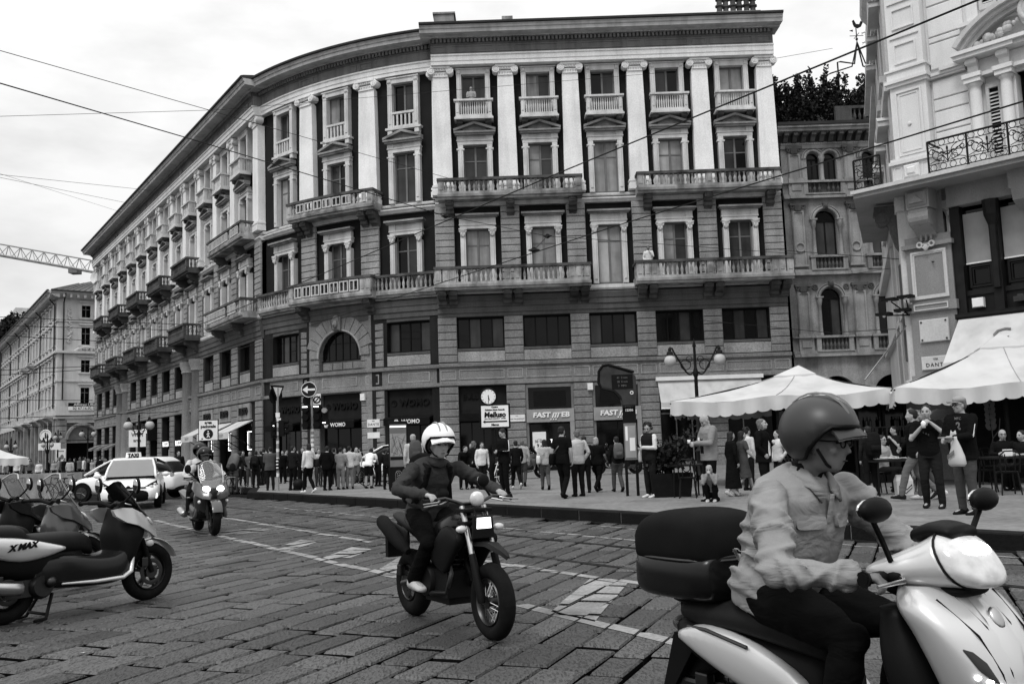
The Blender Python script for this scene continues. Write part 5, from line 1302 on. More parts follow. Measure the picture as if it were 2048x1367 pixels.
def street():
    p=aty(1392,760,32); globe_lamp('ornate double globe street lamp rising behind the left parasol',(p.x,32,.2),0,(aty(1390,700,32).z-.2),.76,.2,'double globe street lamps')
    p=aty(278,850,52); globe_lamp('double globe street lamp in front of the long wing behind the taxi',(p.x,52,.2),R(20),(aty(278,838,52).z-.2),0.5,.24,'double globe street lamps')
    p=aty(176,860,95); globe_lamp('distant double globe lamp at the far end of the long wing',(p.x,95,.05),R(30),(aty(176,862,95).z),.5,.26,'double globe street lamps')
    p=aty(116,870,80); globe_lamp('slim far street lamp below the black and white banner',(p.x,80,.05),R(80),(aty(116,868,80).z),.3,.18,'double globe street lamps')
    p=aty(95,880,60); globe_lamp('far street lamp above the left edge parasol',(p.x,60,.05),R(60),(aty(95,880,60).z),.25,.15,'double globe street lamps')
    p=aty(22,885,70); globe_lamp('leftmost far street lamp at the photo edge',(p.x,70,.05),R(60),(aty(22,885,70).z),.3,.18,'double globe street lamps')
    # bus stop
    q=onz(1266,991,.2); T=E('bus_stop_post','dark curved bus stop post with arrival display and timetable case','bus stop',q,R(-4))
    s=q.y/1900; 
    g=G()
    for x in (-.13,.13): g.box(x-.035,x+.035,-.035,.035,0,2.0)
    g.build('leg','black',T)
    g=G(); g.box(-.16,.16,-.05,.05,1.75,2.45); g.build('pole_panel','black',T)
    def outline(k=0): return [(-.17,2.2),(.17,2.2),(.2,2.55),(.2,2.92-k),(.12,3.02-k),(-.5,3.22-k),(-.62,3.2-k),(-.7,3.08-k),(-.72,2.8),(-.66,2.66),(-.35,2.58),(-.2,2.42)]
    g=G(); g.prism(outline(),-.16,.16); o=g.build('display_head','dksteel',T,bev=.03)
    g=G(); g.tube([(-.2,-.17,2.36),(-.36,-.17,2.57),(-.66,-.17,2.65),(-.73,-.17,2.8),(-.71,-.17,3.08),(-.6,-.17,3.22),(-.48,-.17,3.24),(.16,-.17,3.03)],.035,6); g.build('trim','black',o)
    g=G(); g.box(-.4,.12,-.175,-.15,2.62,2.98); g.build('display','black',o)
    for k in range(3): text(('41  2 min','18  5 min','3  MM1')[k],'lettering',.07,'grey',o,(-.14,-.18,2.9-.1*k))
    text('Fermata n\u00b0','lettering',.06,'paper',T,(0,-.06,2.2)); text('12386','lettering',.08,'paper',T,(0,-.06,2.1),lw=.004)
    g=G(); g.torus((.08,-.17,2.52),.035,.012,'y',12,5); g.build('emblem','paper',o)
    g=G(); g.box(-.155,.155,-.06,.06,.88,1.78); c=g.build('timetable_case','grey',T)
    g=G(); g.box(-.13,.13,-.07,-.06,.93,1.72); g.build('timetable','midgrey',c); g=G(); g.box(-.12,-.06,-.075,-.07,1.35,1.7); g.box(-.02,.11,-.075,-.07,1.1,1.42); g.build('notice','paper',c)
    # map totem
    q=onz(798,981,.2); T=E('map_totem','black information totem with a street map, behind the supermoto rider','information board',q,R(8)); h=2.25
    g=G(); g.box(-.31,.31,-.12,.12,0,h); g.build('body','black',T,bev=.02)
    g=G(); g.box(-.27,.27,-.135,-.12,.78,h-.1); g.build('board','grey',T); g=G(); g.box(-.26,.26,-.15,-.14,h-.2,h-.15); g.build('light_tube','glow2',T)
    g=G(); rg=random.Random(4)
    g.box(-.26,.26,-.14,-.135,1.12,1.85); mp=g.build('map','midgrey',T); g=G()
    for k in range(22):
        x,z=rg.uniform(-.24,.24),rg.uniform(1.15,1.82); a=rg.choice([.3,1.9,1.2,2.7])+rg.uniform(-.2,.2); l=rg.uniform(.1,.3); d=Vector((math.cos(a)*l,0,math.sin(a)*l)); n=Vector((-math.sin(a),0,math.cos(a)))*.005
        c=[Vector((max(-.25,min(.25,v.x)),-.143,max(1.13,min(1.84,v.z)))) for v in (Vector((x,0,z))-d-n,Vector((x,0,z))+d-n,Vector((x,0,z))+d+n,Vector((x,0,z))-d+n)]; g.quad(*c)
    g.build('streets','black',mp)
    g=G(); g.box(-.26,.26,-.14,-.135,1.0,1.1); g.build('strip','black',T)
    g=G()
    for k in range(4): g.torus((0,-.125,.52-.06*k),.06+.012*k,.006,'y',16,4,1,200,340)
    g.torus((0,-.125,.56),.09,.007,'y',16,4,1,0,180); g.torus((0,-.125,.55),.045,.006,'y',12,4)
    for x in (-.1,0.1): g.box(x-.004,x+.004,-.128,-.122,.15,.56)
    g.build('emblem','midgrey',T)
    # clock with advertising board
    q=aty(985,832,33); T=E('clock_post','round white street clock above a shoe shop advertising board','clock',(q.x,33,.2))
    g=G(); g.box(-.06,.06,-.06,.06,0,aty(985,812,33).z-.2); g.build('post','black',T)
    cz=aty(977,793,33).z-.2; cx=aty(977,793,33).x-q.x
    g=G(); g.lathe([(.29,-.12),(.29,.12)],(cx,0,cz),28,'y'); g.torus((cx,-.12,cz),.275,.03,'y',28,8); c=g.build('clock_case','black',T,60)
    g=G(); g.lathe([(.255,-.135),(.255,-.12)],(cx,0,cz),28,'y'); g.build('clock_face','white',c,60)
    g=G()
    for k in range(12): a=k*math.pi/6; v=Vector((math.sin(a),0,math.cos(a))); n=Vector((math.cos(a),0,-math.sin(a)))*.008; b=Vector((cx,-.138,cz)); g.quad(b+v*.2-n,b+v*.2+n,b+v*.24+n,b+v*.24-n)
    for a,l,w in ((R(166),.13,.013),(R(181),.2,.01)):
        v=Vector((math.sin(a),0,math.cos(a))); n=Vector((math.cos(a),0,-math.sin(a)))*w; b=Vector((cx,-.14,cz)); g.quad(b-v*.05-n,b-v*.05+n,b+v*l+n,b+v*l-n)
    g.build('clock_hands','black',c)
    z0=aty(990,855,33).z-.2; z1=aty(990,809,33).z-.2; bx=aty(990,832,33).x-q.x; h=z1-z0
    g=G(); g.box(bx-.53,bx+.53,-.1,.1,z0-.03,z1+.03); b=g.build('advert_box','black',T,bev=.015)
    g=G(); g.box(bx-.47,bx+.47,-.115,-.1,z0+.03,z1-.03); g.build('advert_panel','white',b)
    def tt(t,sz,dz,m='black',**k): text(t,'lettering',sz,m,b,(bx,-.12,z0+h*dz),**k)
    tt('Centro',.075,.9,lw=.005); tt('Calzature Moda Comoda',.07,.78,lw=.005,xs=.95); tt('Melluso',.25,.56,lw=.012,shear=.1,xs=.95); tt('corso vittorio emanuele 5    STORE',.05,.4,lw=.002); tt('Marco',.1,.13,lw=.006)
    g=G(); y=-.118; za=z0+h*.27
    g.prism([(bx-.42,za),(bx-.34,za+.06),(bx-.34,za+.025),(bx+.42,za+.025),(bx+.42,za-.025),(bx-.34,za-.025),(bx-.34,za-.06)],y-.003,y); g.build('arrow','black',b)
    # traffic signals
    q=aty(626,985,33.5); T=E('traffic_signal_pole','pole with a round left arrow sign and two hooded signal heads','traffic light',(q.x,33.5,.2))
    Z=lambda y:aty(626,y,33.5).z-.2
    g=G(); g.lathe([(.055,0),(.055,Z(768))],(0,0,0),10); g.build('pole','midgrey',T,60)
    g=G(); rg=random.Random(2)
    for k in range(9): z=.7+.17*k; g.lathe([(.058,z),(.058,z+rg.uniform(.05,.12))],(0,0,0),10)
    g.build('stickers','paper',T)
    ac=aty(619,779,33.5); 
    g=G(); g.lathe([(.27,-.02),(.27,0)],(ac.x-q.x,-.09,ac.z-.2),28,'y'); g.lathe([(.275,.0),(.275,.02)],(ac.x-q.x,-.09,ac.z-.2),28,'y'); s=g.build('arrow_sign','tarp',T,60)
    g=G(); g.torus((ac.x-q.x,-.11,ac.z-.2),.262,.012,'y',32,5); g.build('rim','paper',s)
    g=G(); X,ZZ=ac.x-q.x,ac.z-.2; g.prism([(X-.23,ZZ),(X-.04,ZZ+.13),(X-.04,ZZ+.035),(X+.22,ZZ+.035),(X+.22,ZZ-.035),(X-.04,ZZ-.035),(X-.04,ZZ-.13)],-.122,-.112); g.build('arrow','paper',s)
    g=G(); g.lathe([(.25,.0),(.25,.02)],(X-.02,.1,ZZ-.38),24,'y'); g.build('sign_back','black',T)
    c=aty(632,800,33.5); g=G(); g.box(c.x-q.x-.08,c.x-q.x+.18,-.08,-.06,c.z-.2-.22,c.z-.2+.22); pl=g.build('plate','paper',T); text('\u00d8','lettering',.36,'black',pl,(c.x-q.x+.05,-.085,c.z-.2),lw=.008)
    for k,x in enumerate((-.19,.2)):
        g=G(); z=Z(858); g.box(x-.14,x+.14,-.12,.1,z,z+.86); h=g.build('signal_head','black',T,bev=.02)
        g=G()
        for j in range(3): g.lathe([(.115,-.3),(.11,-.12)],(x,0,z+.14+.28*j),14,'y')
        g.build('visor','blackmatt',h,60)
        g=G(); g.box(x-.09,x+.09,-.315,-.3,z+.7+.06,z+.7+.1); g.build('lit_bar','glow',h)
    g=G(); x=.47; z=Z(850); g.box(x-.1,x+.1,-.1,.1,z,z+.62); g.box(.2,.47,-.02,.02,z+.3,z+.35); h=g.build('signal_head','black',T,bev=.02); g=G(); g.lathe([(.09,-.25),(.09,-.1)],(x,0,z+.5),12,'y'); g.build('visor','midgrey',h); g=G(); g.box(x-.06,x+.05,-.27,-.26,z+.05,z+.09); g.build('lit_bar','glow',h)
    q=aty(556,985,35); T=E('pedestrian_signal_pole','sticker covered pole with pedestrian signals and an edge-on warning triangle','traffic light',(q.x,35,.2)); Z=lambda y:aty(556,y,35).z-.2
    g=G(); g.lathe([(.05,0),(.05,Z(775))],(0,0,0),10); g.build('pole','midgrey',T,60)
    g=G()
    for k in range(8): z=.5+.3*k; g.lathe([(.053,z),(.053,z+rg.uniform(.08,.16))],(0,0,0),10)
    g.box(-.05,.1,-.07,-.05,Z(834),Z(825)); g.box(-.0,.14,-.08,-.05,Z(842),Z(836)); g.build('stickers','paper',T)
    z=Z(790); F=Matrix.Rotation(R(62),4,'Z')
    g=G(F); g.prism([(-.36,z+.36),(.36,z+.36),(0,z-.28)],-.02,.02); g.lathe([(.34,.06),(.34,.1)],(0,0,z),20,'y'); s=g.build('triangle_sign','black',T); g=G(F); g.prism([(-.24,z+.29),(.24,z+.29),(0,z-.14)],-.03,-.02); g.build('sign_face','paper',s)
    g=G(); g.box(-.22,-.02,-.1,.1,Z(875),Z(842)); h=g.build('signal_head','black',T,bev=.02); g=G()
    for j in range(3): g.lathe([(.08,-.22),(.075,-.1)],(-.12,0,Z(872)+.1+.19*j),12,'y')
    g.build('visor','blackmatt',h); g=G(); g.ell((-.12,-.12,Z(849)+.02),(.03,.012,.05),8,6); g.box(-.145,-.095,-.13,-.11,Z(849)-.06,Z(849)); g.build('lit_figure','glow',h)
    g=G(); g.box(.06,.26,-.1,.1,Z(872),Z(840)); h=g.build('signal_head','black',T,bev=.02); g=G()
    for j in range(3): g.tube([(.26,0,Z(870)+.1+.19*j),(.4,0,Z(870)+.1+.19*j)],.075,10)
    g.build('visor','blackmatt',h)
    q=aty(557,930,35); g=G(); g.box(-.09,.09,-.08,-.05,.75,1.15); b=g.build('push_button_box','black',T); g=G(); [g.box(-.04,.04,-.09,-.08,.8+.12*k,.85+.12*k) for k in range(3)]; g.build('label','paper',b)
    g=G(); g.ell((0,0,.22),.2,18,10); g.lathe([(.1,0),(.12,.05)],(0,0,0),12); o=g.build('ball_bollard','black',None,180,loc=onz(597,980,.2)); tag(o,'black ball shaped bollard at the pavement end under the signal pole','bollard')
    # pedestrian area sign
    q=aty(417,860,37); T=E('pedestrian_area_sign','square white pedestrian area sign with a walking figure','sign',(q.x,37,.05)); z=q.z-.05
    g=G(); g.lathe([(.035,0),(.035,z)],(0,.04,0),8); g.build('post','midgrey',T)
    g=G(); g.box(-.39,.39,-.02,.0,z-.41,z+.41); s=g.build('board','black',T,bev=0); g=G(); g.box(-.36,.36,-.03,-.02,z-.38,z+.38); g.build('face','paper',s)
    text('area','lettering',.16,'black',s,(0,-.035,z+.3),lw=.006); text('pedonale','lettering',.16,'black',s,(0,-.035,z+.15),lw=.006)
    g=G(); g.lathe([(.19,-.006),(.19,0)],(0,-.032,z-.14),26,'y'); g.build('disc','tarp',s)
    g=G(); y=-.042
    def st(a,b,w):
        a,b=Vector((a[0],y,z-.14+a[1])),Vector((b[0],y,z-.14+b[1])); d=(b-a).normalized(); n=Vector((-d.z,0,d.x))*w; g.quad(a-n,a+n,b+n,b-n)
    for a,b,w in (((0,.06),(0,-.02),.022),((0,-.02),(-.045,-.14),.014),((0,-.02),(.05,-.14),.014),((0,.05),(-.06,-.02),.01),((0,.05),(.065,.0),.01)): st(a,b,w)
    g.ell((0,y,z-.14+.1),(.024,.004,.026),10,6); g.build('walking_figure','paper',s)
    g=G(); g.box(-.27,-.2,-.036,-.03,z-.34,z-.3); g.build('mark','black',s)
    # small far signs
    q=aty(275,876,56); T=E('wifi_sign','square white wireless area sign in front of the long wing','sign',(q.x,56,.1)); g=G(); z=q.z-.1; g.box(-.5,.5,-.03,0,z-.5,z+.5); s=g.build('board','paper',T); g=G(); g.lathe([(.05,0),(.05,z-.5)],(0,0,0),8); g.build('post','midgrey',T); text('Wi-Fi','lettering',.3,'grey',s,(0,-.04,z+.2),lw=.01); text('area','lettering',.26,'grey',s,(0,-.04,z-.12),lw=.01)
    q=aty(92,872,70); T=E('information_sign','round white information sign above a white arrow plate, far left street','sign',(q.x,70,.05)); z=q.z; g=G(); g.lathe([(.42,-.05),(.42,0)],(0,0,z),24,'y'); g.torus((0,-.05,z),.4,.05,'y',24,5); s=g.build('disc','paper',T); g=G(); g.box(-.55,1.1,-.03,0,z-1.05,z-.55); g.build('arrow_plate','paper',T); text('i','lettering',.6,'black',s,(0,-.1,z),lw=.02); g=G(); g.lathe([(.06,0),(.06,z)],(0,.1,0),8); g.build('post','midgrey',T)
    # parasols
    def parasol(lab,corners,apex,val,seed,pole=True,scal=.33):
        c=sum(corners,Vector((0,0,0)))/4; base=Vector((apex.x,apex.y,.2)); T=E('parasol',lab,'parasol',base,0,'large square cafe parasols')
        Cn=[p-base for p in corners]; A=apex-base; N=10
        g=G(); edges=[]
        for i in range(4):
            a,b=Cn[i],Cn[(i+1)%4]; ring=[]
            for k in range(N+1): t=k/N; p=a.lerp(b,t); p.z-=.1*math.sin(t*math.pi*2)**2; ring.append(p)
            edges.append(ring)
            rows=[[A.lerp(p,f)+Vector((0,0,-.12*math.sin(f*math.pi))) for p in ring] for f in (.06,.3,.55,.8,1)]
            vs=[p for r_ in rows for p in r_]; n=N+1
            g.add(vs,[(k*n+j,k*n+j+1,(k+1)*n+j+1,(k+1)*n+j) for k in range(4) for j in range(N)])
        g.build('canopy','canvas',T,180)
        g=G()
        for i in range(4):
            a,b=Cn[i],Cn[(i+1)%4]; L=(b-a).length; n=max(3,int(L/scal)); m=n*6
            top=[];bot=[]
            for k in range(m+1):
                t=k/m; p=a.lerp(b,t); p.z-=.1*math.sin(t*math.pi*2)**2; top.append(p.copy()); out=Vector((b.y-a.y,a.x-b.x,0)).normalized()*.05*math.sin(t*n*math.pi)
                q=p+out; q.z-=val*(.86+.14*abs(math.sin(t*n*math.pi))**.5); bot.append(q)
            g.add(top+bot,[(k,k+1,m+2+k,m+1+k) for k in range(m)])
        g.build('valance','canvas2',T,60)
        g=G(); q=[A.lerp(p,.2)+Vector((0,0,-.03)) for p in Cn]; ap=A+Vector((0,0,.1))
        for i in range(4): g.quad(ap,q[i],q[(i+1)%4]); g.quad(q[i],q[i]-Vector((0,0,.05)),q[(i+1)%4]-Vector((0,0,.05)),q[(i+1)%4])
        g.build('vent_cap','canvas',T)
        g=G()
        for i in range(4):
            for tt in (0,.5):
                e=Cn[i].lerp(Cn[(i+1)%4],tt); g.tube([A.lerp(e,f)+Vector((0,0,-.12*math.sin(f*math.pi)+.012)) for f in (.2,.4,.6,.8,1)],.008,4)
        g.build('seams','midgrey',T)
        g=G()
        for p in Cn: g.tube([A+Vector((0,0,-.15)),p+Vector((0,0,-.06))],.025,5)
        g.tube([(A.x,A.y,0),(A.x,A.y,A.z)],.06,8); g.box(-.4,.4,-.4,.4,0,.12); g.build('frame','wood',T)
        return T
    fl=aty(1340,803,26.3); frr=aty(1783,776,24.3); d=Vector((frr.y-fl.y,-(frr.x-fl.x),0)).normalized()*-4.4
    parasol('large white square parasol, left of the two over the cafe',[fl,frr,frr+d,fl+d],aty(1597,737,27.2),.4,1)
    fl=aty(1788,775,22.6); dd=(fl*0+Vector((.92,-.3,0)))*5.6; d=Vector((.3,.92,0))*4.6
    parasol('large white square parasol, right one cut by the photo edge',[fl,fl+dd,fl+dd+d,fl+d],fl+dd*.5+d*.5+Vector((0,0,1.25)),.38,2)
    fl=aty(-160,905,46); frr=aty(58,915,46); d=Vector((-2.3,4,0))
    parasol('far white parasol cut by the left photo edge',[fl,frr,frr+d,fl+d],aty(-40,895,48)+Vector((0,0,.4)),.35,3)
    # cafe tables, chairs, planter
    def table(lab,x,y,w,dep,h=.75,m='wood'):
        T=E('cafe_table',lab,'table',(x,y,.2),R(rng.uniform(-6,6)),'cafe tables under the parasols'); g=G(); g.box(-w/2,w/2,-dep/2,dep/2,h-.04,h); g.build('tabletop',m,T)
        for sx in (-1,1):
            for sy in (-1,1): g=G(); g.tube([(sx*(w/2-.06),sy*(dep/2-.06),0),(sx*(w/2-.09),sy*(dep/2-.09),h-.04)],.02,6); g.build('leg','black',T)
        return T
    def chair(lab,x,y,rz):
        T=E('cafe_chair',lab,'chair',(x,y,.2),rz,'dark cafe chairs under the parasols')
        g=G(); g.lathe([(.2,.44),(.21,.47),(.0,.475)],(0,0,0),14); g.build('seat','wood',T)
        for sx,sy in ((-1,-1),(1,-1),(-1,1),(1,1)): g=G(); g.tube([(sx*.19,sy*.19,0),(sx*.15,sy*.15,.45)],.015,6); g.build('leg','wood',T)
        g=G(); g.tube([(-.18,.18,.45),(-.19,.24,.8),(-.1,.26,.88),(.1,.26,.88),(.19,.24,.8),(.18,.18,.45)],.016,6); g.tube([(-.09,.19,.45),(-.1,.24,.82)],.012,5); g.tube([(.09,.19,.45),(.1,.24,.82)],.012,5); g.torus((0,.22,.68),.08,.012,'y',14,5); g.build('backrest','wood',T)
    tl=[(1374,993,22.6,.8,'small cafe table beside the leafy planter'),(1600,968,25.5,.8,'cafe table behind the woman looking up'),(1800,990,20.6,1.3,'cafe table with white plates beside the paper bag'),(2030,985,20.2,1.3,'cafe table at the right photo edge with a napkin box')]
    for px,py,dist,w,lab in tl:
        q=aty(px,py,dist); table(lab,q.x,dist,w,.7)
    for i,(px,dist,rz,lab) in enumerate(((1372,22.0,2.9,'dark cafe chair in front of the small table by the planter'),(1405,23.2,1.2,'dark cafe chair behind the bald man in the jacket'),(1580,24.6,2,'dark cafe chair left of the near rider helmet'),(1650,25,3.5,'dark cafe chair deep under the left parasol'),(1745,21.2,1.5,'dark cafe chair at the left end of the plate table'),(1850,21.3,-1.5,'dark cafe chair behind the walking men'),(1965,20.6,1.4,'dark cafe chair left of the edge table'),(2010,19.4,3,'dark cafe chair in front of the edge table'),(1985,23,0.3,'dark cafe chair beside the seated bald man'))):
        q=aty(px,900,dist); chair(lab,q.x,dist,rz)
    q=aty(1342,985,22.8); g=G(); g.prism([(-.42,0),(.42,0),(.5,.55),(-.5,.55)],-.3,.3); pt=g.build('planter_box','blackmatt',None,loc=(q.x,22.8,.2)); tag(pt,'dark planter trough holding the leafy shrub next to the headphone man','planter')
    shrub('planter_shrub','leafy dark shrub growing in the planter trough','shrub',(q.x,22.8,.7),(.62,.38,.42),1500,.1,44,None,7)
    # things on tables, bags
    q=aty(1790,925,20.6); 
    for k in range(3): g=G(); g.lathe([(.1,0),(.14,.015),(.15,.03),(.0,.02)],(0,0,0),14); o=g.build('plate','white',None,loc=(q.x-.35+.3*k,20.5,.955)); tag(o,'white plate on the table beside the paper bag, %s'%['left','middle','right'][k],'plate','white plates on the cafe table')
    g=G(); g.box(-.09,.09,-.03,.03,0,.14); o=g.build('napkin_box','paper',None,loc=(aty(2016,915,20.1).x,20.1,.955)); tag(o,'white napkin box on the edge table','napkin box')
    q=onz(1809,989,.2); g=G(); g.loft([[(-.17,-.08,0),(.17,-.08,0),(.17,.08,0),(-.17,.08,0)],[(-.18,-.08,.3),(.17,-.09,.3),(.17,.09,.3),(-.18,.09,.3)],[(-.15,-.02,.43),(.14,-.03,.43),(.14,.03,.43),(-.15,.03,.43)]]); o=g.build('paper_bag','canvas2',None,loc=q); tag(o,'pale paper shopping bag with a dark chevron standing on the pavement','bag')
    g=G(); g.tube([(-.13,-.085,.2),(-.03,-.09,.12),(.03,-.09,.12),(.14,-.09,.22),(.14,-.09,.15),(.0,-.09,.04),(-.13,-.085,.13)],.008,4,closed=True); g.build('chevron_print','black',o)
    for k in range(6): g=G(); g.tube([(.0,0,.43),(.05,0,.5),(.1,0,.43)],.005,4)
    # low graffiti wall, far left
    a=onz(84,985,0); g=G(); g.box(-.3,5.6,0,.5,0,1.05); o=g.build('concrete_bench_wall','oldstone',None,loc=(a.x,40,0)); tag(o,'low grey concrete wall with scrawled graffiti behind the parked bicycles','wall'); text('SOPPONTI','lettering',.3,'grey',o,(2.6,-.01,.8),xs=.9)
    q=aty(1900,480,26.2)
    # emblem wall panel with wheat at right
    q=aty(1983,865,24.5); T=E('wheat_panel','dark panel with a pale wheat ear under the right parasol','sign',(q.x,24.5,.2)); g=G(); g.box(-.5,2.2,0,.06,.0,2.3); g.build('panel','blackmatt',T)
    g=G(); zc=1.95
    for k in range(5):
        for s in (-1,1): g.ell((s*.075,-.01,zc-.14*k),(.06,.012,.1),8,6,Matrix.Rotation(s*.5,3,'Y'))
    g.ell((0,-.01,zc+.12),(.05,.012,.1),8,6); g.tube([(0,-.01,1.9),(.02,-.01,1.1),(-.05,-.01,.8)],.012,5); g.tube([(0.02,-.01,1.1),(.2,-.01,1.3),(.24,-.01,1.6)],.015,5); g.build('wheat_ear','grey',T)
    # dark backdrop added behind the cafe tables, standing in for deep shade
    a=aty(1556,900,25.6); b=aty(1822,900,25.9); T=E('cafe_dark_backdrop','dark panelled backdrop added for the deep shade behind tables under the left parasol','backdrop',(a.x,25.6,.2),math.atan2(.3,b.x-a.x)); L=b.x-a.x
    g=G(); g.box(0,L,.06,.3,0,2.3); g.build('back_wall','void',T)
    n=5
    for k in range(n):
        g=G(); x0,x1=L*k/n+.02,L*(k+1)/n-.02
        for q in ((x0,x1,2.18,2.3),(x0,x1,0,.3),(x0,x0+.07,.3,2.18),(x1-.07,x1,.3,2.18),(x0+.07,x1-.07,1.0,1.06)): g.box(q[0],q[1],0,.06,q[2],q[3])
        p=g.build('panel_frame','wood',T)
        g=G(); g.box(x0+.07,x1-.07,.035,.05,1.06,2.18); g.build('pane','glass',p)
    g=G(); rg=random.Random(9)
    for k in range(26): x=L*rg.random(); z=rg.choice([1.2,1.5]); g.lathe([(.035,z),(.035,z+.16),(.014,z+.21),(.014,z+.27)],(x,-.06,0),8)
    g.box(0,L,-.14,0,1.17,1.2); g.box(0,L,-.14,0,1.47,1.5); stuff(g.build('bottle_shelf','dksteel',T))
street()
# ------------------------------------------------------------ vehicles (local: +x forward, +y left, rear axle at x=0)
def se(c,u,v,p=2.4,n=20):
    o=[]
    for k in range(n):
        a=2*math.pi*k/n; ca,sa=math.cos(a),math.sin(a)
        q=Vector(c)+Vector(u)*(abs(ca)**(2/p)*(1 if ca>=0 else -1))+Vector(v)*(abs(sa)**(2/p)*(1 if sa>=0 else -1)); o.append(q)
    return o
def interp(secs,m=3):   # smooth the list of numeric sections
    out=[]
    for i in range(len(secs)-1):
        p0,p1,p2,p3=secs[max(i-1,0)],secs[i],secs[i+1],secs[min(i+2,len(secs)-1)]
        for k in range(m):
            t=k/m; out.append(tuple(.5*(2*b+(c-a)*t+(2*a-5*b+4*c-d)*t*t+(-a+3*b-3*c+d)*t**3) for a,b,c,d in zip(p0,p1,p2,p3)))
    out.append(tuple(secs[-1])); return out
def hull(g,secs,p=2.5,n=20,m=3,y=0):      # along x: (x, zbottom, ztop, halfwidth)
    g.loft([se((x,y,(a+b)/2),(0,max(w,.004),0),(0,0,max((b-a)/2,.004)),p,n) for x,a,b,w in interp(secs,m)])
def hullz(g,secs,p=2.5,n=20,m=3):         # along z: (z, xback, xfront, halfwidth)
    g.loft([se(((a+b)/2,0,z),(max((b-a)/2,.004),0,0),(0,max(w,.004),0),p,n) for z,a,b,w in interp(secs,m)])
def spread(g,secs,y0,y1,p=2.5,n=16,m=3):   # along x, shifted sideways: side panel (x, zb, zt) between y0(inner) and y1(outer)
    g.loft([se((x,(y0+y1)/2,(a+b)/2),(0,(y1-y0)/2,0),(0,0,max((b-a)/2,.004)),p,n) for x,a,b in interp(secs,m)])
def wheel(T,x,z,Rr,w,kind='alloy',disc=0,rimm='dksteel',y=0):
    g=G(); rw=w*.52; g.torus((x,y,z),Rr-rw,rw,'y',40,12,w/2/rw*1.0); 
    for s in (-1,1):
        for k in range(0,40): pass
    t=g.build('wheel','rubber',T,180)
    g=G(); rr=Rr-rw*1.9
    g.torus((x,y,z),rr,.018,'y',36,8,w*.42/.018)
    if kind=='wire':
        g.lathe([(.05,-.06),(.05,-.05),(.035,-.045),(.035,.045),(.05,.05),(.05,.06)],(x,y,z),14,'y')
    else: g.lathe([(.06,-.05),(.06,.05)],(x,y,z),14,'y')
    r=g.build('rim',rimm,t,50)
    g=G()
    if kind=='wire':
        for k in range(28):
            a=2*math.pi*k/28; b=a+(.32 if k%2 else -.32); s=.05 if k%4<2 else -.05
            g.tube([(x+.045*math.cos(b),y+s,z+.045*math.sin(b)),(x+rr*math.cos(a),y,z+rr*math.sin(a))],.0035,4)
        g.build('spokes','steel',t)
    else:
        for k in range(5):
            a=2*math.pi*k/5+.3
            for d in (-.16,.16):
                g.tube([(x+.05*math.cos(a),y,z+.05*math.sin(a)),(x+rr*math.cos(a+d),y,z+rr*math.sin(a+d))],[.022,.015],6)
        g.build('spokes',rimm,t)
    for s in ([-1,1] if disc==2 else ([disc] if disc else [])):
        g=G(); g.torus((x,y+s*.075,z),rr*.62,.022,'y',32,4,.12); g.lathe([(.05,s*.07),(.07,s*.08)],(x,y,z),12,'y'); g.build('brake_disc','dksteel',t,40)
        g=G(); g.box(x-.14,x-.06,y+s*.06,y+s*.11,z+.06,z+.16); g.build('brake_caliper','dksteel',t,bev=.01)
    return t
def mirror(T,p0,p1,m='black',r=(.03,.085,.055)):
    g=G(); g.tube([p0,((p0[0]+p1[0])/2+.01,(p0[1]*.4+p1[1]*.6),(p0[2]*.45+p1[2]*.55)),p1],.011,6); o=g.build('mirror',m,T)
    g=G(); g.ell((p1[0]+.02,p1[1],p1[2]+.03),r,14,8); q=g.build('mirror_shell',m,o,180)
    g=G(); g.ell((p1[0]-.006,p1[1],p1[2]+.03),(r[0]*.4,r[1]*.86,r[2]*.84),14,6); g.build('mirror_glass','mirror',o,180)
def grip(T,x,y,z,s,lever=True,m='black'):
    g=G(); g.tube([(x+.02,y,z),(x,y+s*.12,z-.005)],.02,10); g.lathe([(.03,0),(.03,.01)],(x,y+s*.12,z-.005),8,'y'); g.build('grip',m,T,60)
    if lever: g=G(); g.tube([(x+.05,y-s*.01,z-.0),(x+.1,y+s*.03,z-.01),(x+.08,y+s*.15,z-.02)],[.012,.009,.006],6); g.build('brake_lever','steel',T,60)
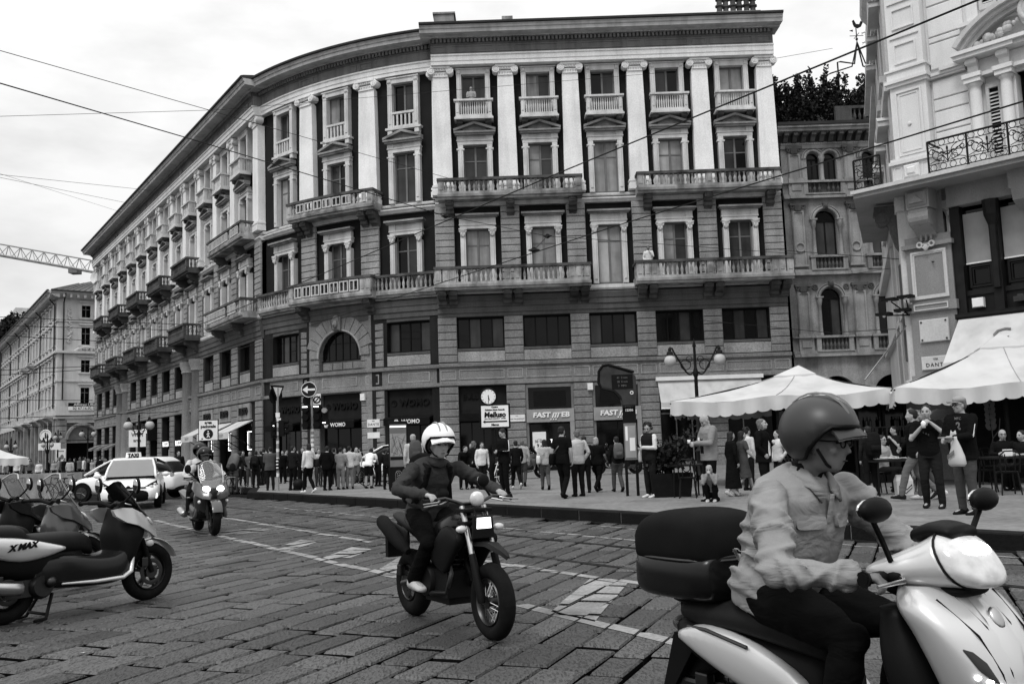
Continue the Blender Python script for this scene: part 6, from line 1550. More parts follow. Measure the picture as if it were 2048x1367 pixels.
def supermoto():
    rz=math.atan2(-.86,.51); T=E('supermoto','black supermoto motorcycle ridden by the man in the white helmet','motorcycle',(-.97,8.89,0),rz)
    wheel(T,0,.3,.3,.15,'wire',-1,'dksteel'); wheel(T,1.47,.3,.3,.125,'wire',1,'dksteel')
    for s in (-1,1):
        g=G(); g.tube([(1.47,s*.1,.3),(1.47,s*.1,.34),(1.335,s*.1,.66)],[.03,.034,.03],10); f=g.build('fork_leg','black',T,60)
        g=G(); g.tube([(1.335,s*.1,.66),(1.18,s*.1,1.03)],.024,10); g.build('fork_tube','steel',f,60)
    g=G()
    for t in (.9,1.0): g.box(1.12+.06*(1-t)*4,1.28,-.13,.13,t-.015,t+.015)
    g.build('triple_clamp','black',T,bev=.008)
    g=G(); 
    g.loft([[(x,-w,z-.015),(x,-w*.6,z+.012),(x,w*.6,z+.012),(x,w,z-.015),(x,w*.5,z+.0),(x,-w*.5,z)] for x,z,w in ((1.12,.7,.07),(1.3,.74,.085),(1.5,.745,.075),(1.68,.69,.04),(1.74,.655,.015))]); g.build('front_fender','black',T,40)
    g=G(); g.prism([(-.1,.78),(.1,.78),(.085,.96),(-.085,.96)],1.33,1.36,'x'); h=g.build('headlight_mask','black',T,bev=.008)
    g=G(); g.prism([(-.065,.86),(.065,.86),(.06,.945),(-.06,.945)],1.361,1.37,'x'); g.build('headlight','glow',h); g=G(); g.lathe([(.05,1.22),(.062,1.25),(.06,1.275),(.04,1.29),(.01,1.295)],(0,.0,1.09),16,'x'); g.build('round_lamp','lens',h,180)
    for yy in (-.05,.05): g=G(); g.tube([(1.3,yy,1.0),(1.36,yy,.9),(1.3,yy*1.5,.75),(1.4,yy*2,.5)],.006,5); g.build('cable','black',h)
    g=G(); g.tube([(1.08,-.4,1.08),(1.12,-.22,1.1),(1.16,-.08,1.05),(1.16,.08,1.05),(1.12,.22,1.1),(1.08,.4,1.08)],.014,8); g.build('handlebar','dksteel',T,60)
    for s in (-1,1): 
        grip(T,1.09,s*.29,1.085,s)
        g=G(); g.tube([(1.13,s*.2,1.08),(1.18,s*.28,1.06),(1.14,s*.42,1.04)],.006,5); g.build('hand_lever','steel',T)
        g=G(); g.ell((1.3,s*.17,.86),(.03,.05,.03),10,6); g.build('turn_signal','lens',T,180)
    g=G()
    hull(g,[(.55,.66,.86,.08),(.75,.62,.93,.13),(.95,.66,.98,.13),(1.1,.76,.96,.09)]); g.build('fuel_tank','blackgloss',T,180)
    g=G(); hull(g,[(-.32,.86,.92,.06),(-.1,.8,.9,.1),(.2,.74,.87,.12),(.5,.72,.87,.11),(.7,.76,.9,.09)]); g.build('seat','seat',T,180)
    for s in (-1,1):
        g=G(); spread(g,[(.75,.55,.7),(.95,.48,.86),(1.12,.62,.86),(1.24,.72,.8)],min(s*.12,s*.19),max(s*.12,s*.19)); g.build('radiator_shroud','black',T,180)
        g=G(); g.tube([(.22,s*.15,.6),(.1,s*.16,.66),(-.06,s*.17,.73),(-.3,s*.17,.84),(-.34,s*.17,.855)],[.03,.062,.068,.066,.05],14); e=g.build('silencer','blackmatt',T,60)
        g=G(); spread(g,[(-.4,.74,.86),(-.15,.66,.84),(.15,.62,.78)],min(s*.1,s*.14),max(s*.1,s*.14)); g.build('side_panel','black',T,180)
        g=G(); g.box(.5,.58,min(s*.14,s*.26),max(s*.14,s*.26),.33,.36); g.build('footpeg','dksteel',T)
        g=G(); g.tube([(0,s*.11,.3),(.3,s*.11,.36),(.58,s*.09,.44)],[.03,.035,.04],8); g.build('swingarm','dksteel',T,60)
    g=G(); g.box(-.42,-.36,-.1,.1,.5,.72); g.tube([(-.3,0,.82),(-.39,0,.7)],.03,6); g.build('number_plate_holder','black',T)
    g=G(); g.box(.48,.98,-.15,.15,.28,.5); g.lathe([(.13,-.19),(.14,-.17),(.14,.17),(.13,.19)],(.62,0,.4),18,'y'); g.tube([(.75,0,.45),(.82,0,.72)],.11,12); g.tube([(.9,.05,.6),(1.05,.05,.42),(.85,.12,.28),(.4,.15,.32),(.22,.15,.58)],.024,8); g.box(.5,.95,-.12,.12,.22,.3); en=g.build('engine','black',T,40); g=G(); [g.lathe([(.1,-.006),(.135,-.004),(.135,.004),(.1,.006)],(.77+.018*k,0,.5+.04*k),16,'z') for k in range(5)]; g.build('cooling_fins','dksteel',en); g=G(); g.tube([(.9,-.1,.6),(1.0,-.12,.48),(.95,-.14,.32),(.7,-.17,.3)],.022,8); g.build('exhaust_header','dksteel',en,60); g=G(); g.tube([(0,.09,.36),(.5,.1,.42)],.008,4); g.tube([(0,.09,.25),(.5,.1,.36)],.008,4); g.build('chain','dksteel',en)
    g=G(); g.tube([(1.12,0,.95),(.85,0,.5),(.5,0,.36)],.04,8); g.tube([(1.1,0,1.0),(.6,0,.76),(.35,0,.74)],.04,8); g.tube([(.55,0,.4),(.4,0,.76),(-.3,0,.82)],.03,8); g.build('frame','black',T)
    mirror(T,(1.12,.2,1.1),(1.1,.14,1.2),'black',(.02,.055,.055))
    return T,rz
def near_scooter():
    rz=math.atan2(-.84,.545); T=E('white_scooter','big wheeled pale scooter with a lit headlight and black top case, nearest the camera','scooter',(.945,4.4,0),rz)
    wheel(T,0,.3,.3,.13,'alloy',-1); wheel(T,1.36,.3,.3,.12,'alloy',-1)
    for s in (-1,1):
        g=G(); g.tube([(1.36,s*.085,.3),(1.27,s*.085,.56)],.028,10); g.build('fork_leg','dksteel',T,60)
    g=G(); g.torus((1.36,0,.3),.335,.02,'y',20,8,4.0,30,150); g.build('front_fender','silver',T,60)
    AP=[(.36,1.14,1.2,.1),(.5,1.13,1.3,.15),(.65,1.09,1.335,.2),(.8,1.03,1.29,.235),(.9,.98,1.2,.245),(.965,.97,1.12,.19)]
    def on(y,z,out=.0):   # point on the front surface of the apron
        S_=interp(AP,8); q=min(S_,key=lambda r:abs(r[0]-z)); a=(q[2]-q[1])/2; t=min(.995,abs(y)/q[3]); return Vector(((q[1]+q[2])/2+a*(1-t**2.6)**(1/2.6)+out,y,z))
    g=G(); hullz(g,AP,2.6,32,6); ap=g.build('front_apron','silver',T,180)
    g=G(); hullz(g,[(.3,1.0,1.14,.12),(.5,.95,1.12,.2),(.7,.9,1.09,.225),(.88,.9,1.02,.2)],3,20,4); g.build('inner_leg_shield','black',T,180)
    g=G(); g.loft([[on(y,z,.014*math.cos(y/w*1.5)) for y in (-w,-w*.5,0,w*.5,w)] for z,w in ((.93,.03),(.86,.05),(.78,.06),(.68,.05),(.58,.02))],False,False); c=g.build('apron_crest','silver',ap,180)
    g=G(); g.ell(on(0,.86,.008),(.014,.03,.042),14,8,Matrix.Rotation(-.5,3,'Y')); g.build('emblem','steel',ap,180)
    for s in (-1,1):
        g=G(); g.tube([on(s*y,z,.002) for y,z in ((.17,.93),(.135,.82),(.1,.7),(.075,.6))],.004,5); g.tube([on(s*y,z,.002) for y,z in ((.085,.945),(.07,.84),(.055,.7),(.03,.58))],.0035,5); g.build('panel_gap','blackmatt',ap)
        g=G(); g.loft([[on(s*y,z+d,.006) for d in (.0,h*.5,h)] for y,z,h in ((.205,.78,.005),(.18,.72,.055),(.15,.685,.055),(.125,.67,.01))],False,False); q=g.build('turn_signal','dksteel',ap,180)
        for k in range(5): g=G(); g.ell(on(s*(.185-.032*k),.695-.014*k,.004),(.01,.013,.008),8,5); g.build('day_light','led',ap,180)
    CV=[(.87,1.01,.15,.018,0),(.92,1.01,.235,.042,0),(1.0,1.02,.23,.065,-.01),(1.08,1.035,.185,.085,-.03),(1.15,1.055,.148,.1,-.05)]
    rg_=lambda q:se((q[0],0,q[1]),(0,q[2],0),(q[4],0,q[3]),2.4,28)
    g=G(); g.loft([rg_(q) for q in interp(CV,4)]); hc=g.build('handlebar_cover','silver',T,180)
    g=G(); hull(g,[(.88,.93,.985,.12),(.98,.905,.985,.17),(1.1,.905,.98,.12),(1.19,.93,.965,.08)],2.5,20,3); g.build('lower_cover','black',hc,180)
    g=G(); hullz(g,[(.86,.93,1.08,.1),(.92,.95,1.1,.11),(.96,.98,1.1,.1)],2.6,18,2); g.build('steering_neck','black',hc,180)
    g=G(); hull(g,[(1.0,1.1,1.16,.08),(1.08,1.12,1.185,.095),(1.16,1.12,1.17,.085)],2.3,16,3); g.build('dashboard_cowl','black',hc,180)
    g=G(); g.loft([rg_(q) for q in interp([(1.152,1.056,.146,.099,-.05),(1.195,1.05,.132,.09,-.05),(1.23,1.042,.1,.07,-.042),(1.25,1.037,.05,.035,-.02)],4)]); hl=g.build('headlight','lens',T,180)
    g=G(); g.ell((1.188,0,1.082),(.045,.095,.032),16,10,Matrix.Rotation(.5,3,'Y')); g.build('lamp_bulb','led',hl,180); g=G(); g.ell((1.215,0,1.02),(.04,.07,.022),16,10); g.build('lamp_bulb','glow2',hl,180)
    g=G(); g.tube([rg_((1.152,1.056,.148,.101,-.05))[k] for k in range(28)],.005,5,closed=True); g.build('lens_rim','black',hl,60)
    for s in (-1,1):
        grip(T,.97,s*.2,1.0,s); g=G(); g.ell((1.0,s*.19,1.0),(.05,.04,.035),12,8); g.build('switch_block','black',T,180)
        mirror(T,(1.0,s*.19,1.03),(1.03,s*.33,1.21),'black',(.03,.085,.045))
        g=G(); spread(g,[(-.13,.61,.66),(-.02,.55,.69),(.16,.48,.68),(.35,.42,.63),(.53,.36,.55),(.62,.33,.44)],min(s*.1,s*.205),max(s*.1,s*.205),2.8); pn=g.build('side_panel','silver',T,180)
        g=G(); g.tube([(-.1,s*.17,.672),(.04,s*.2,.68),(.28,s*.2,.64)],.008,6); g.build('trim_strip','dksteel',pn)
    g=G(); hull(g,[(-.22,.68,.76,.1),(-.08,.66,.79,.15),(.2,.66,.8,.17),(.5,.62,.78,.15),(.62,.6,.72,.11)],2.7,20); g.build('seat','seat',T,180)
    g=G(); hull(g,[(-.26,.6,.68,.09),(-.1,.5,.7,.15),(.3,.4,.68,.16),(.6,.28,.64,.14)],2.6); g.build('under_body','black',T,180)
    g=G(); hull(g,[(.5,.24,.34,.18),(.8,.24,.33,.2),(1.05,.26,.36,.19)],3); g.build('floorboard','black',T,180)
    g=G(); g.ell((-.27,0,.65),(.05,.1,.045),12,8); g.build('tail_light','tint',T,180)
    g=G(); g.box(-.3,.05,-.09,.09,.22,.42); g.lathe([(.12,-.2),(.13,-.1),(.13,.1)],(.25,0,.32),16,'y'); g.build('engine','dksteel',T,bev=.02)
    g=G(); g.tube([(.3,-.15,.22),(.05,-.19,.24),(-.3,-.2,.34)],[.03,.06,.055],12); g.build('exhaust','black',T,60)
    g=G(); g.loft([[(-.4,-.1,.25),(-.4,.1,.25),(-.25,.12,.62),(-.25,-.12,.62)],[(-.38,-.1,.24),(-.38,.1,.24),(-.1,.12,.6),(-.1,-.12,.6)]]); g.build('rear_fender','black',T)
    g=G(); g.box(-.3,.0,-.1,.1,.77,.8); g.tube([(-.05,.1,.74),(-.25,.1,.78)],.015,6); g.tube([(-.05,-.1,.74),(-.25,-.1,.78)],.015,6); g.box(-.25,-.02,-.07,.07,.72,.77); g.build('luggage_rack','black',T)
    C=E('top_case','black rounded top case fixed behind the nearest rider','top case',T.location,rz)
    g=G(); hull(g,[(-.425,.83,.97,.14),(-.405,.79,1.0,.2),(-.3,.78,1.0,.235),(-.05,.78,1.0,.235),(.065,.79,1.0,.21),(.09,.83,.98,.15)],4,36,3); g.build('shell','blackgloss',C,180)
    g=G(); hull(g,[(-.425,.95,1.04,.15),(-.4,.93,1.12,.205),(-.3,.92,1.175,.235),(-.1,.92,1.185,.235),(.04,.93,1.15,.215),(.085,.95,1.05,.15)],3.6,36,3); g.build('lid','blackmatt',C,180)
    g=G(); g.loft([se((-.165,0,.965),(.262*k,0,0),(0,.232*k,0),3,32) for k in (1,1.006,1.006,1)]); 
    g=G(); pts=[tuple(q) for q in se((-.165,0,.97),(.263,0,0),(0,.229,0),3.2,36)]; g.tube(pts,.007,5,closed=True); g.build('seam','dksteel',C)
    return T,rz
def maxi(lab,loc,rz,bodym='silver',lit=False,screen='dark',group=None,lettering=False,h=1,steer=0,stand=True,cat='scooter',name='maxi_scooter',tall=False):
    T=E(name,lab,cat,loc,rz,group)
    wheel(T,0,.3,.3,.14,'alloy',-1,'dksteel'); wf=wheel(T,1.55,.305,.305,.12,'alloy',-1,'dksteel')
    for s in (-1,1): g=G(); g.tube([(1.55,s*.085,.305),(1.42,s*.085,.66)],.028,8); g.build('fork_leg','black',T,60)
    g=G(); g.torus((1.55,0,.305),.345,.016,'y',24,8,4.6,22,140); g.build('front_fender','silver' if bodym=='silver' else bodym,T,60)
    # dark centre body
    g=G(); hull(g,[(.22,.3,.58,.15),(.5,.27,.62,.215),(.85,.25,.56,.235),(1.1,.26,.58,.23),(1.27,.33,.74,.18)],3.8,26); g.build('centre_tunnel','blackgloss',T,180)
    g=G(); hullz(g,[(.36,1.12,1.26,.17),(.52,1.1,1.32,.235),(.72,1.06,1.42,.25),(.88,1.08,1.47,.2),(1.0,1.1,1.36,.13)],2.4,24,4); ap=g.build('front_body','black' if bodym=='silver' else bodym,T,180)
    for s in (-1,1):
        g=G(); g.loft([[Vector((x,s*y,z)) for x,y,z in r] for r in (
            [(1.0,.2,.99),(1.02,.225,.93),(1.02,.17,.93),(1.0,.16,.99)],[(1.1,.235,1.01),(1.12,.265,.86),(1.12,.2,.86),(1.1,.19,1.01)],[(1.2,.235,1.0),(1.26,.262,.82),(1.26,.2,.82),(1.2,.19,1.0)],[(1.34,.2,.94),(1.4,.25,.74),(1.4,.18,.74),(1.34,.15,.94)],[(1.5,.12,.83),(1.52,.17,.68),(1.5,.1,.68),(1.48,.08,.83)],[(1.62,.05,.74),(1.62,.07,.66),(1.58,.04,.66),(1.58,.03,.74)])]); g.build('front_panel',bodym,T,60)
        g=G(); g.loft([se((x,s*.1,z),(.01,.055*k,0),(-.03,0,.05*k),2.2,14) for x,z,k in ((1.46,.86,1),(1.5,.85,.9),(1.52,.84,.5))]); hl=g.build('headlight','led' if lit else 'lens',T,180)
        g=G(); spread(g,[(-.46,.76,.8),(-.25,.66,.83),(.05,.58,.8),(.3,.6,.74),(.47,.65,.69)],min(s*.1,s*.24),max(s*.1,s*.24)); pn=g.build('side_panel',bodym,T,180)
        if lettering and s<0: text('X MAX','lettering',.078,'black',pn,(.04,-.245,.725),(R(90),R(-4),0),shear=.4,lw=.004,xs=1.1)
        g=G(); g.tube([(.45,s*.22,.33),(.8,s*.24,.31),(1.1,s*.235,.31),(1.2,s*.22,.36),(1.24,s*.2,.52)],[.012,.022,.026,.03,.02],8,flat=.8); g.build('footboard_edge',bodym if bodym=='silver' else 'grey',T,60)
        grip(T,1.0,s*.24,1.06,s); g=G(); g.tube([(1.12,0,1.02),(1.08,s*.14,1.06),(1.02,s*.26,1.06)],.024,8); g.build('handlebar','black',T)
        mirror(T,(1.12,s*.2,1.06),(1.17,s*.33,1.2),'black',(.022,.05,.085))
        g=G(); g.ell((1.44,s*.2,.62),(.05,.025,.035),10,6); g.build('turn_signal','lens',T,180)
    g=G(); hull(g,[(-.42,.8,.87,.11),(-.2,.77,.92,.17),(.06,.74,.91,.18),(.16,.68,.83,.185),(.42,.62,.82,.2),(.66,.6,.81,.17),(.8,.58,.76,.12),(.86,.56,.66,.07)],2.8,24); g.build('seat','seat',T,180)
    g=G(); hull(g,[(-.42,.6,.76,.1),(-.1,.45,.74,.15),(.3,.36,.7,.17),(.7,.34,.68,.16)],2.6); g.build('under_body','black',T,180)
    g=G(); g.tube([(-.35,.15,.84),(-.45,.13,.88),(-.5,0,.88),(-.45,-.13,.88),(-.35,-.15,.84)],.016,6); g.build('grab_rail','dksteel',T)
    g=G(); g.ell((-.46,0,.74),(.06,.12,.05),12,8); g.build('tail_light','tint',T,180)
    g=G(); g.tube([(.06,-.21,.34),(.045,-.21,.342),(-.05,-.21,.35),(-.42,-.21,.41)],[.045,.064,.066,.06],16); g.build('exhaust','steel',T,50)
    g=G(); g.lathe([(.1,-.17),(.13,-.12),(.13,.12)],(.3,0,.33),16,'y'); g.box(-.05,.35,-.12,.14,.24,.4); g.ell((.36,-.18,.36),.055,12,8); g.build('engine','dksteel',T,40)
    if screen:
        g=G(); t=1.36 if tall else 1.27; w=.2 if tall else .17
        R1=[[(1.49,-.13,.86),(1.53,-.07,.87),(1.54,0,.87),(1.53,.07,.87),(1.49,.13,.86)],[(1.36,-.16,.96),(1.42,-.08,.97),(1.44,0,.975),(1.42,.08,.97),(1.36,.16,.96)],[(1.24,-.18,1.1),(1.3,-.09,1.12),(1.31,0,1.12),(1.3,.09,1.12),(1.24,.18,1.1)],[(1.13,-w*.8,t-.06),(1.18,-w*.4,t),(1.19,0,t+.01),(1.18,w*.4,t),(1.13,w*.8,t-.06)]]
        g.loft([[Vector(p) for p in r] for r in R1],False,False); g.loft([[Vector(p)-Vector((.006,0,.003)) for p in r] for r in R1],False,False); g.build('windscreen','blackgloss' if screen=='dark' else 'screen',T,180)
        if tall:
            P=[(1.36,-.16,.96),(1.24,-.18,1.1),(1.13,-w*.85,t-.06),(1.18,-w*.4,t),(1.19,0,t+.01),(1.18,w*.4,t),(1.13,w*.85,t-.06),(1.24,.18,1.1),(1.36,.16,.96)]
            g=G(); g.tube(P,.009,5); g.build('screen_edge','steel',T)
    if stand:
        g=G()
        for s in (-1,1): g.tube([(.42,s*.1,.24),(.32,s*.17,.02),(.2,s*.18,.012)],.018,6)
        g.tube([(.33,-.15,.06),(.33,.15,.06)],.015,6); g.build('centre_stand','black',T)
    return T
def bicycle(lab,loc,rz,group='bicycles in the crowd',m='black'):
    T=E('bicycle',lab,'bicycle',loc,rz,group)
    for x in (0,1.05):
        g=G(); g.torus((x,0,.34),.325,.017,'y',30,6); w=g.build('wheel','rubber',T,180); g=G()
        for k in range(14): a=2*math.pi*k/14; g.tube([(x,.02*(-1)**k,.34),(x+.32*math.cos(a),0,.34+.32*math.sin(a))],.0035,3)
        g.build('spokes','steel',w)
    g=G()
    for P in ([(0,0,.34),(.45,0,.3),(.85,0,.72),(.3,0,.75),(0,0,.34)],[(.45,0,.3),(.27,0,.84)],[(1.05,0,.34),(.9,0,.6),(.82,0,.95)]): g.tube(P,.018,6)
    g.build('frame',m,T); g=G(); g.ell((.25,0,.87),(.14,.07,.03),10,6); g.build('saddle','black',T,180)
    g=G(); g.tube([(.72,-.28,.98),(.84,-.1,1.0),(.84,.1,1.0),(.72,.28,.98)],.014,6); g.build('handlebar','black',T)
    g=G(); g.lathe([(.09,-.01),(.09,.01)],(.45,-.03,.3),14,'y'); g.box(.43,.47,-.16,.16,.2,.22); g.build('crank','dksteel',T)
    return T
def car(lab,loc,rz,kind='taxi',name='white_taxi',cat='car'):
    T=E(name,lab,cat,loc,rz)   # +x forward, origin mid ground
    Lh=2.3 if kind=='taxi' else 2.15
    # lower body
    secs=[(-Lh,.42,.78,.7),(-Lh+.1,.3,.98,.82),(-Lh+.5,.24,1.04,.87),(-.6,.2,1.0,.885),(.5,.2,.98,.885),(1.1,.22,.95,.88),(Lh-.55,.23,.86,.87),(Lh-.2,.24,.74,.8),(Lh-.03,.3,.6,.62)]
    g=G(); hull(g,secs,4,28,4); b=g.build('body','whitecar',T,180)
    zr=1.56 if kind=='taxi' else 1.58
    g=G()
    hs=[(-Lh+.12,.9,1.0,.6),(-Lh+.42,.9,1.38,.66),(-1.2,.9,zr-.02,.68),(-.3,.9,zr,.69),(.35,.9,zr-.05,.67),(.9,.9,1.2,.7),(1.35,.88,.94,.72)]
    hull(g,hs,3.2,28,4); c=g.build('cabin','blackgloss' if kind!='taxi' else 'blackgloss',T,180)
    g=G(); g.loft([se((x,0,z),(0,w,0),(-.02 if 0 else 0,0,.035),3,18) for x,z,w in ((-Lh+.45,1.38,.6),(-1.4,zr-.045,.64),(-.3,zr-.02,.645),(.3,zr-.05,.62),(.42,zr-.075,.58))]); g.build('roof','whitecar',T,180)
    # windscreen as a thin curved sheet just proud of the cabin
    g=G(); rows=[]
    for t in (0,.33,.66,1):
        x=1.36-.95*t; z=.97+(zr-.1-.97)*t; w=.7-.12*t; rows.append([Vector((x+.1*(1-(k/3-1)**2)+.02,w*(k/3-1),z+.02)) for k in range(7)])
    g.loft(rows,False,False); g.loft([[p-Vector((.01,0,.004)) for p in r] for r in rows],False,False); g.build('windscreen','carglass',T,180)
    for s in (-1,1):
        g=G(); g.tube([(1.4,s*.73,.97),(.9,s*.68,1.25),(.4,s*.6,zr-.08)],.035,6); g.build('pillar','whitecar',T,60)
        g=G(); g.ell((.75,s*1.0,1.02),(.08,.12,.075),12,8); g.build('side_mirror','whitecar',T,180)
        for x in (-1.42,1.4):
            g=G(); g.torus((x,s*.88,.33),.34,.045,'y',24,6,.6,0,180); g.build('wheel_arch','blackmatt',T,60)
            g=G(); g.lathe([(.2,-.1),(.31,-.1),(.325,-.06),(.325,.06),(.31,.1),(.2,.1)],(x,s*.8,.325),26,'y'); w=g.build('wheel','rubber',T,60)
            g=G(); g.lathe([(.05,0),(.205,.0),(.21,s*.02)],(x,s*.9,.325),20,'y'); 
            for k in range(5): a=k*1.2566; g.tube([(x,s*.91,.325),(x+.19*math.cos(a),s*.91,.325+.19*math.sin(a))],.025,6)
            g.build('rim','dksteel',w)
        # head lamps, tail lamps
        g=G(); g.loft([[Vector((x,s*y,z)) for x,y,z in r] for r in ([(Lh-.1,.42,.66),(Lh-.08,.42,.62),(Lh-.12,.4,.62)],[(Lh-.2,.62,.78),(Lh-.11,.66,.6),(Lh-.25,.6,.6)],[(Lh-.5,.79,.86),(Lh-.36,.82,.68),(Lh-.5,.74,.68)])]); hl=g.build('headlight','blackgloss',T,50)
        g=G(); g.ell((Lh-.15,s*.64,.68),(.04,.07,.035),10,6); g.ell((Lh-.28,s*.74,.74),(.04,.05,.035),10,6); g.build('lamp_bulb','lens',hl,180)
        g=G(); g.box(Lh-.32,Lh-.2,s*.76-.03,s*.76+.03,.36,.6); g.build('corner_vent','black',T,bev=.01)
        if kind=='taxi': g=G(); g.ell((Lh-.2,s*.78,.4),(.03,.05,.09),10,6); g.build('fog_lamp','glow' if s<0 else 'glow2',T,180)
        g=G(); g.ell((-Lh+.12,s*.72,.9),(.08,.1,.14),10,8); g.build('tail_light','tint',T,180)
    g=G(); g.loft([se((Lh-.1+.12*t,0,.42),(0,.62-.08*t,0),(0,0,.19-.03*t),3.4,20) for t in (0,.5,1)]); g.build('lower_grille','blackmatt',T,180)
    g=G(); g.loft([se((Lh-.16+.13*t,0,.66),(0,.5,0),(0,0,.018),3,16) for t in (0,1)]); g.ell((Lh+.0,0,.68),(.03,.06,.045),12,8); g.build('grille_bar','black',T,60)
    g=G(); g.box(Lh-.02,Lh+.03,-.22,.22,.26,.34); g.build('number_plate','paper',T)
    if kind=='taxi':
        s=E('taxi_sign','white roof sign reading taxi on the white cab','taxi sign',T.location,rz)
        g=G(); g.loft([se((.1,0,zr+.01),(.1,0,0),(0,.24,0),3,16),se((.1,0,zr+.17),(.08,0,0),(0,.22,0),3,16)]); g.build('box','white',s,60); text('TAXI','lettering',.15,'black',s,(.205,0,zr+.075),(R(90),0,R(90)),lw=.008)
        g=G(); g.box(-.0,.2,-.16,.16,zr-.03,zr+.02); g.build('sign_foot','black',s)
    else:
        g=G(); g.box(-Lh-.02,-Lh+.05,-.26,.26,.5,.62); g.build('rear_plate','paper',T); g=G(); hull(g,[(-Lh-.03,.3,.48,.6),(-Lh+.25,.22,.46,.86)],3,20); g.build('rear_bumper','blackmatt',T,180)
    return T
def traffic():
    sm=supermoto(); ns=near_scooter()
    rz=math.atan2(.835,.55)
    maxi('parked pale maxi scooter with lettering on its rear panel, frontmost at the left edge',(-4.86,9.12,.0),rz,'silver',lettering=True)
    maxi('parked dark scooter with a clear tall screen, directly behind the lettered scooter',(-6.1,10.35,0),rz,'dsilver',screen='clear',tall=True,group='scooters parked at the left edge')
    maxi('parked black scooter with a clear screen, third in the parked row',(-7.2,11.6,0),rz+.08,'black',screen='clear',tall=True,group='scooters parked at the left edge')
    maxi('parked black motor scooter farthest back in the parked row at the photo edge',(-8.7,12.9,0),rz-.1,'black',screen='dark',group='scooters parked at the left edge')
    h=math.atan2(-.87,.49); maxi('grey maxi scooter with two lit headlights carrying two people',(-6.6,19.87,0),h,'dsilver',lit=True,screen='clear',stand=False,tall=True).scale=(1,1.3,1.04)
    car('white taxi with a roof sign driving towards the camera',(-12.35,30.9,0),math.atan2(-.95,.31))
    car('white hatchback crossing behind the taxi and facing left',(-14.6,36.2,0),math.atan2(.12,-.99),'hatch','white_hatchback')
    car('white car half hidden behind the standing crowd at the curved corner',(-5.2,41.3,.2),math.atan2(.12,-1),'hatch','white_hatchback')
    q=onz(1040,968,.2); maxi('dark scooter parked by the phone shop behind the people',(q.x-.6,38.5,.2),R(15),'dsilver',screen='dark',group='scooters parked by the phone shop',h=1)
    maxi('black scooter parked in the dark below the second phone shop',(5.0,40.2,.2),R(170),'black',screen='dark',group='scooters parked by the phone shop')
    for i,(px,y,d,a,lab) in enumerate(((470,985,37,80,'bicycle of the man with the big camouflage backpack'),(640,975,37.5,-75,'bicycle beside the woman in white with dark trousers'),(690,975,36,92,'bicycle seen from behind under the man in the pale shirt'),(737,973,35.5,85,'bicycle of the boy in the white shirt and dark shorts'),(757,975,37,30,'bicycle between the boy in white and the map totem'),(985,978,32,200,'bicycle with a pale frame below the shoe shop board'))):
        q=aty(px,y,d); bicycle(lab,(q.x-.5*math.cos(R(a)),d-.5*math.sin(R(a)),.2 if px>500 else 0),R(a),m='black' if i!=5 else 'paper')
    for i,(px,d,a,lab) in enumerate(((100,37.5,10,'left of two bicycles leaning by the graffiti wall'),(142,37,170,'right of two bicycles leaning by the graffiti wall'))):
        q=aty(px,950,d); bicycle(lab,(q.x,d,0),R(a),'bicycles by the graffiti wall')
    return sm,ns
SM,NS=traffic()

for i,(x,y,z,lab) in enumerate(((1155,1023,0,'crumpled white paper scrap in the gutter behind the supermoto'),(1985,1077,0,'torn white paper scrap on the rails at the right edge'),(163,1307,0,'tiny white paper scrap on the paving below the parked scooter'),(1170,1021,0,'small pale wrapper in the gutter near the white scrap'))):
    q=onz(x,y,z); g=G(); rg=random.Random(i); g.add([(rg.uniform(-.09,.09),rg.uniform(-.06,.06),.012+rg.uniform(0,.05)) for _ in range(6)],[(0,1,2),(1,2,3),(2,3,4),(3,4,5)]); o=g.build('paper_litter','paper',None,loc=q); o.scale=(1,1,1) if i!=2 else (.3,.3,.3); tag(o,lab,'litter','paper scraps on the road')
# ------------------------------------------------------------ people (local: facing +x, left +y)
def tex(name,sc):
    t=bpy.data.textures.new(name,'CLOUDS'); t.noise_scale=sc; t.noise_depth=2; return t
TX=[tex('folds_fine',.05),tex('folds_wide',.14)]
def body(g,name,m,parent,vox,sm=3,fold=0,ftex=0,loc=None,rz=0):
    o=g.build(name,m,parent,180)
    if loc is not None: o.location=loc; o.rotation_euler=(0,0,rz)
    r=o.modifiers.new('remesh','REMESH'); r.mode='VOXEL'; r.voxel_size=vox; r.use_smooth_shade=True
    s=o.modifiers.new('smooth','SMOOTH'); s.factor=.5; s.iterations=sm
    if fold:
        d=o.modifiers.new('folds','DISPLACE'); d.texture=TX[ftex]; d.strength=fold; d.mid_level=.5; d.texture_coords='GLOBAL'
    return o
def ring(c,t,side,w,d,n=16,p=2.3):
    t=Vector(t).normalized(); u=Vector(side).normalized(); v=t.cross(u).normalized()
    return se(c,u*w,v*d,p,n)
def torso(g,pel,chest,neck,side,infl=0,k=1,belly=0,hip=.165):
    pel,chest,neck=Vector(pel),Vector(chest),Vector(neck); fwd=Vector(side).cross(neck-pel).normalized()*-1
    R_=[]
    for t,w,d,o in ((-.16,hip*.95,.11,0),(0,hip,.122,0),(.25,.15,.112+belly*.5,belly*.6),(.5,.155,.118+belly*.5,belly*.6),(.75,.178,.122,.01),(.92,.172,.105,0),(1.0,.12,.075,-.005),(1.06,.06,.06,0)):
        if t<=.5: c=pel+(chest-pel)*(t/.5)
        else: c=chest+(neck-chest)*((t-.5)/.5)
        tg=(chest-pel) if t<.4 else ((neck-chest) if t>.6 else neck-pel)
        R_.append(ring(c+fwd*(o)*(-1 if fwd.x<0 else 1),tg,side,(w+infl)*k,(d+infl)*k))
    g.loft(R_)
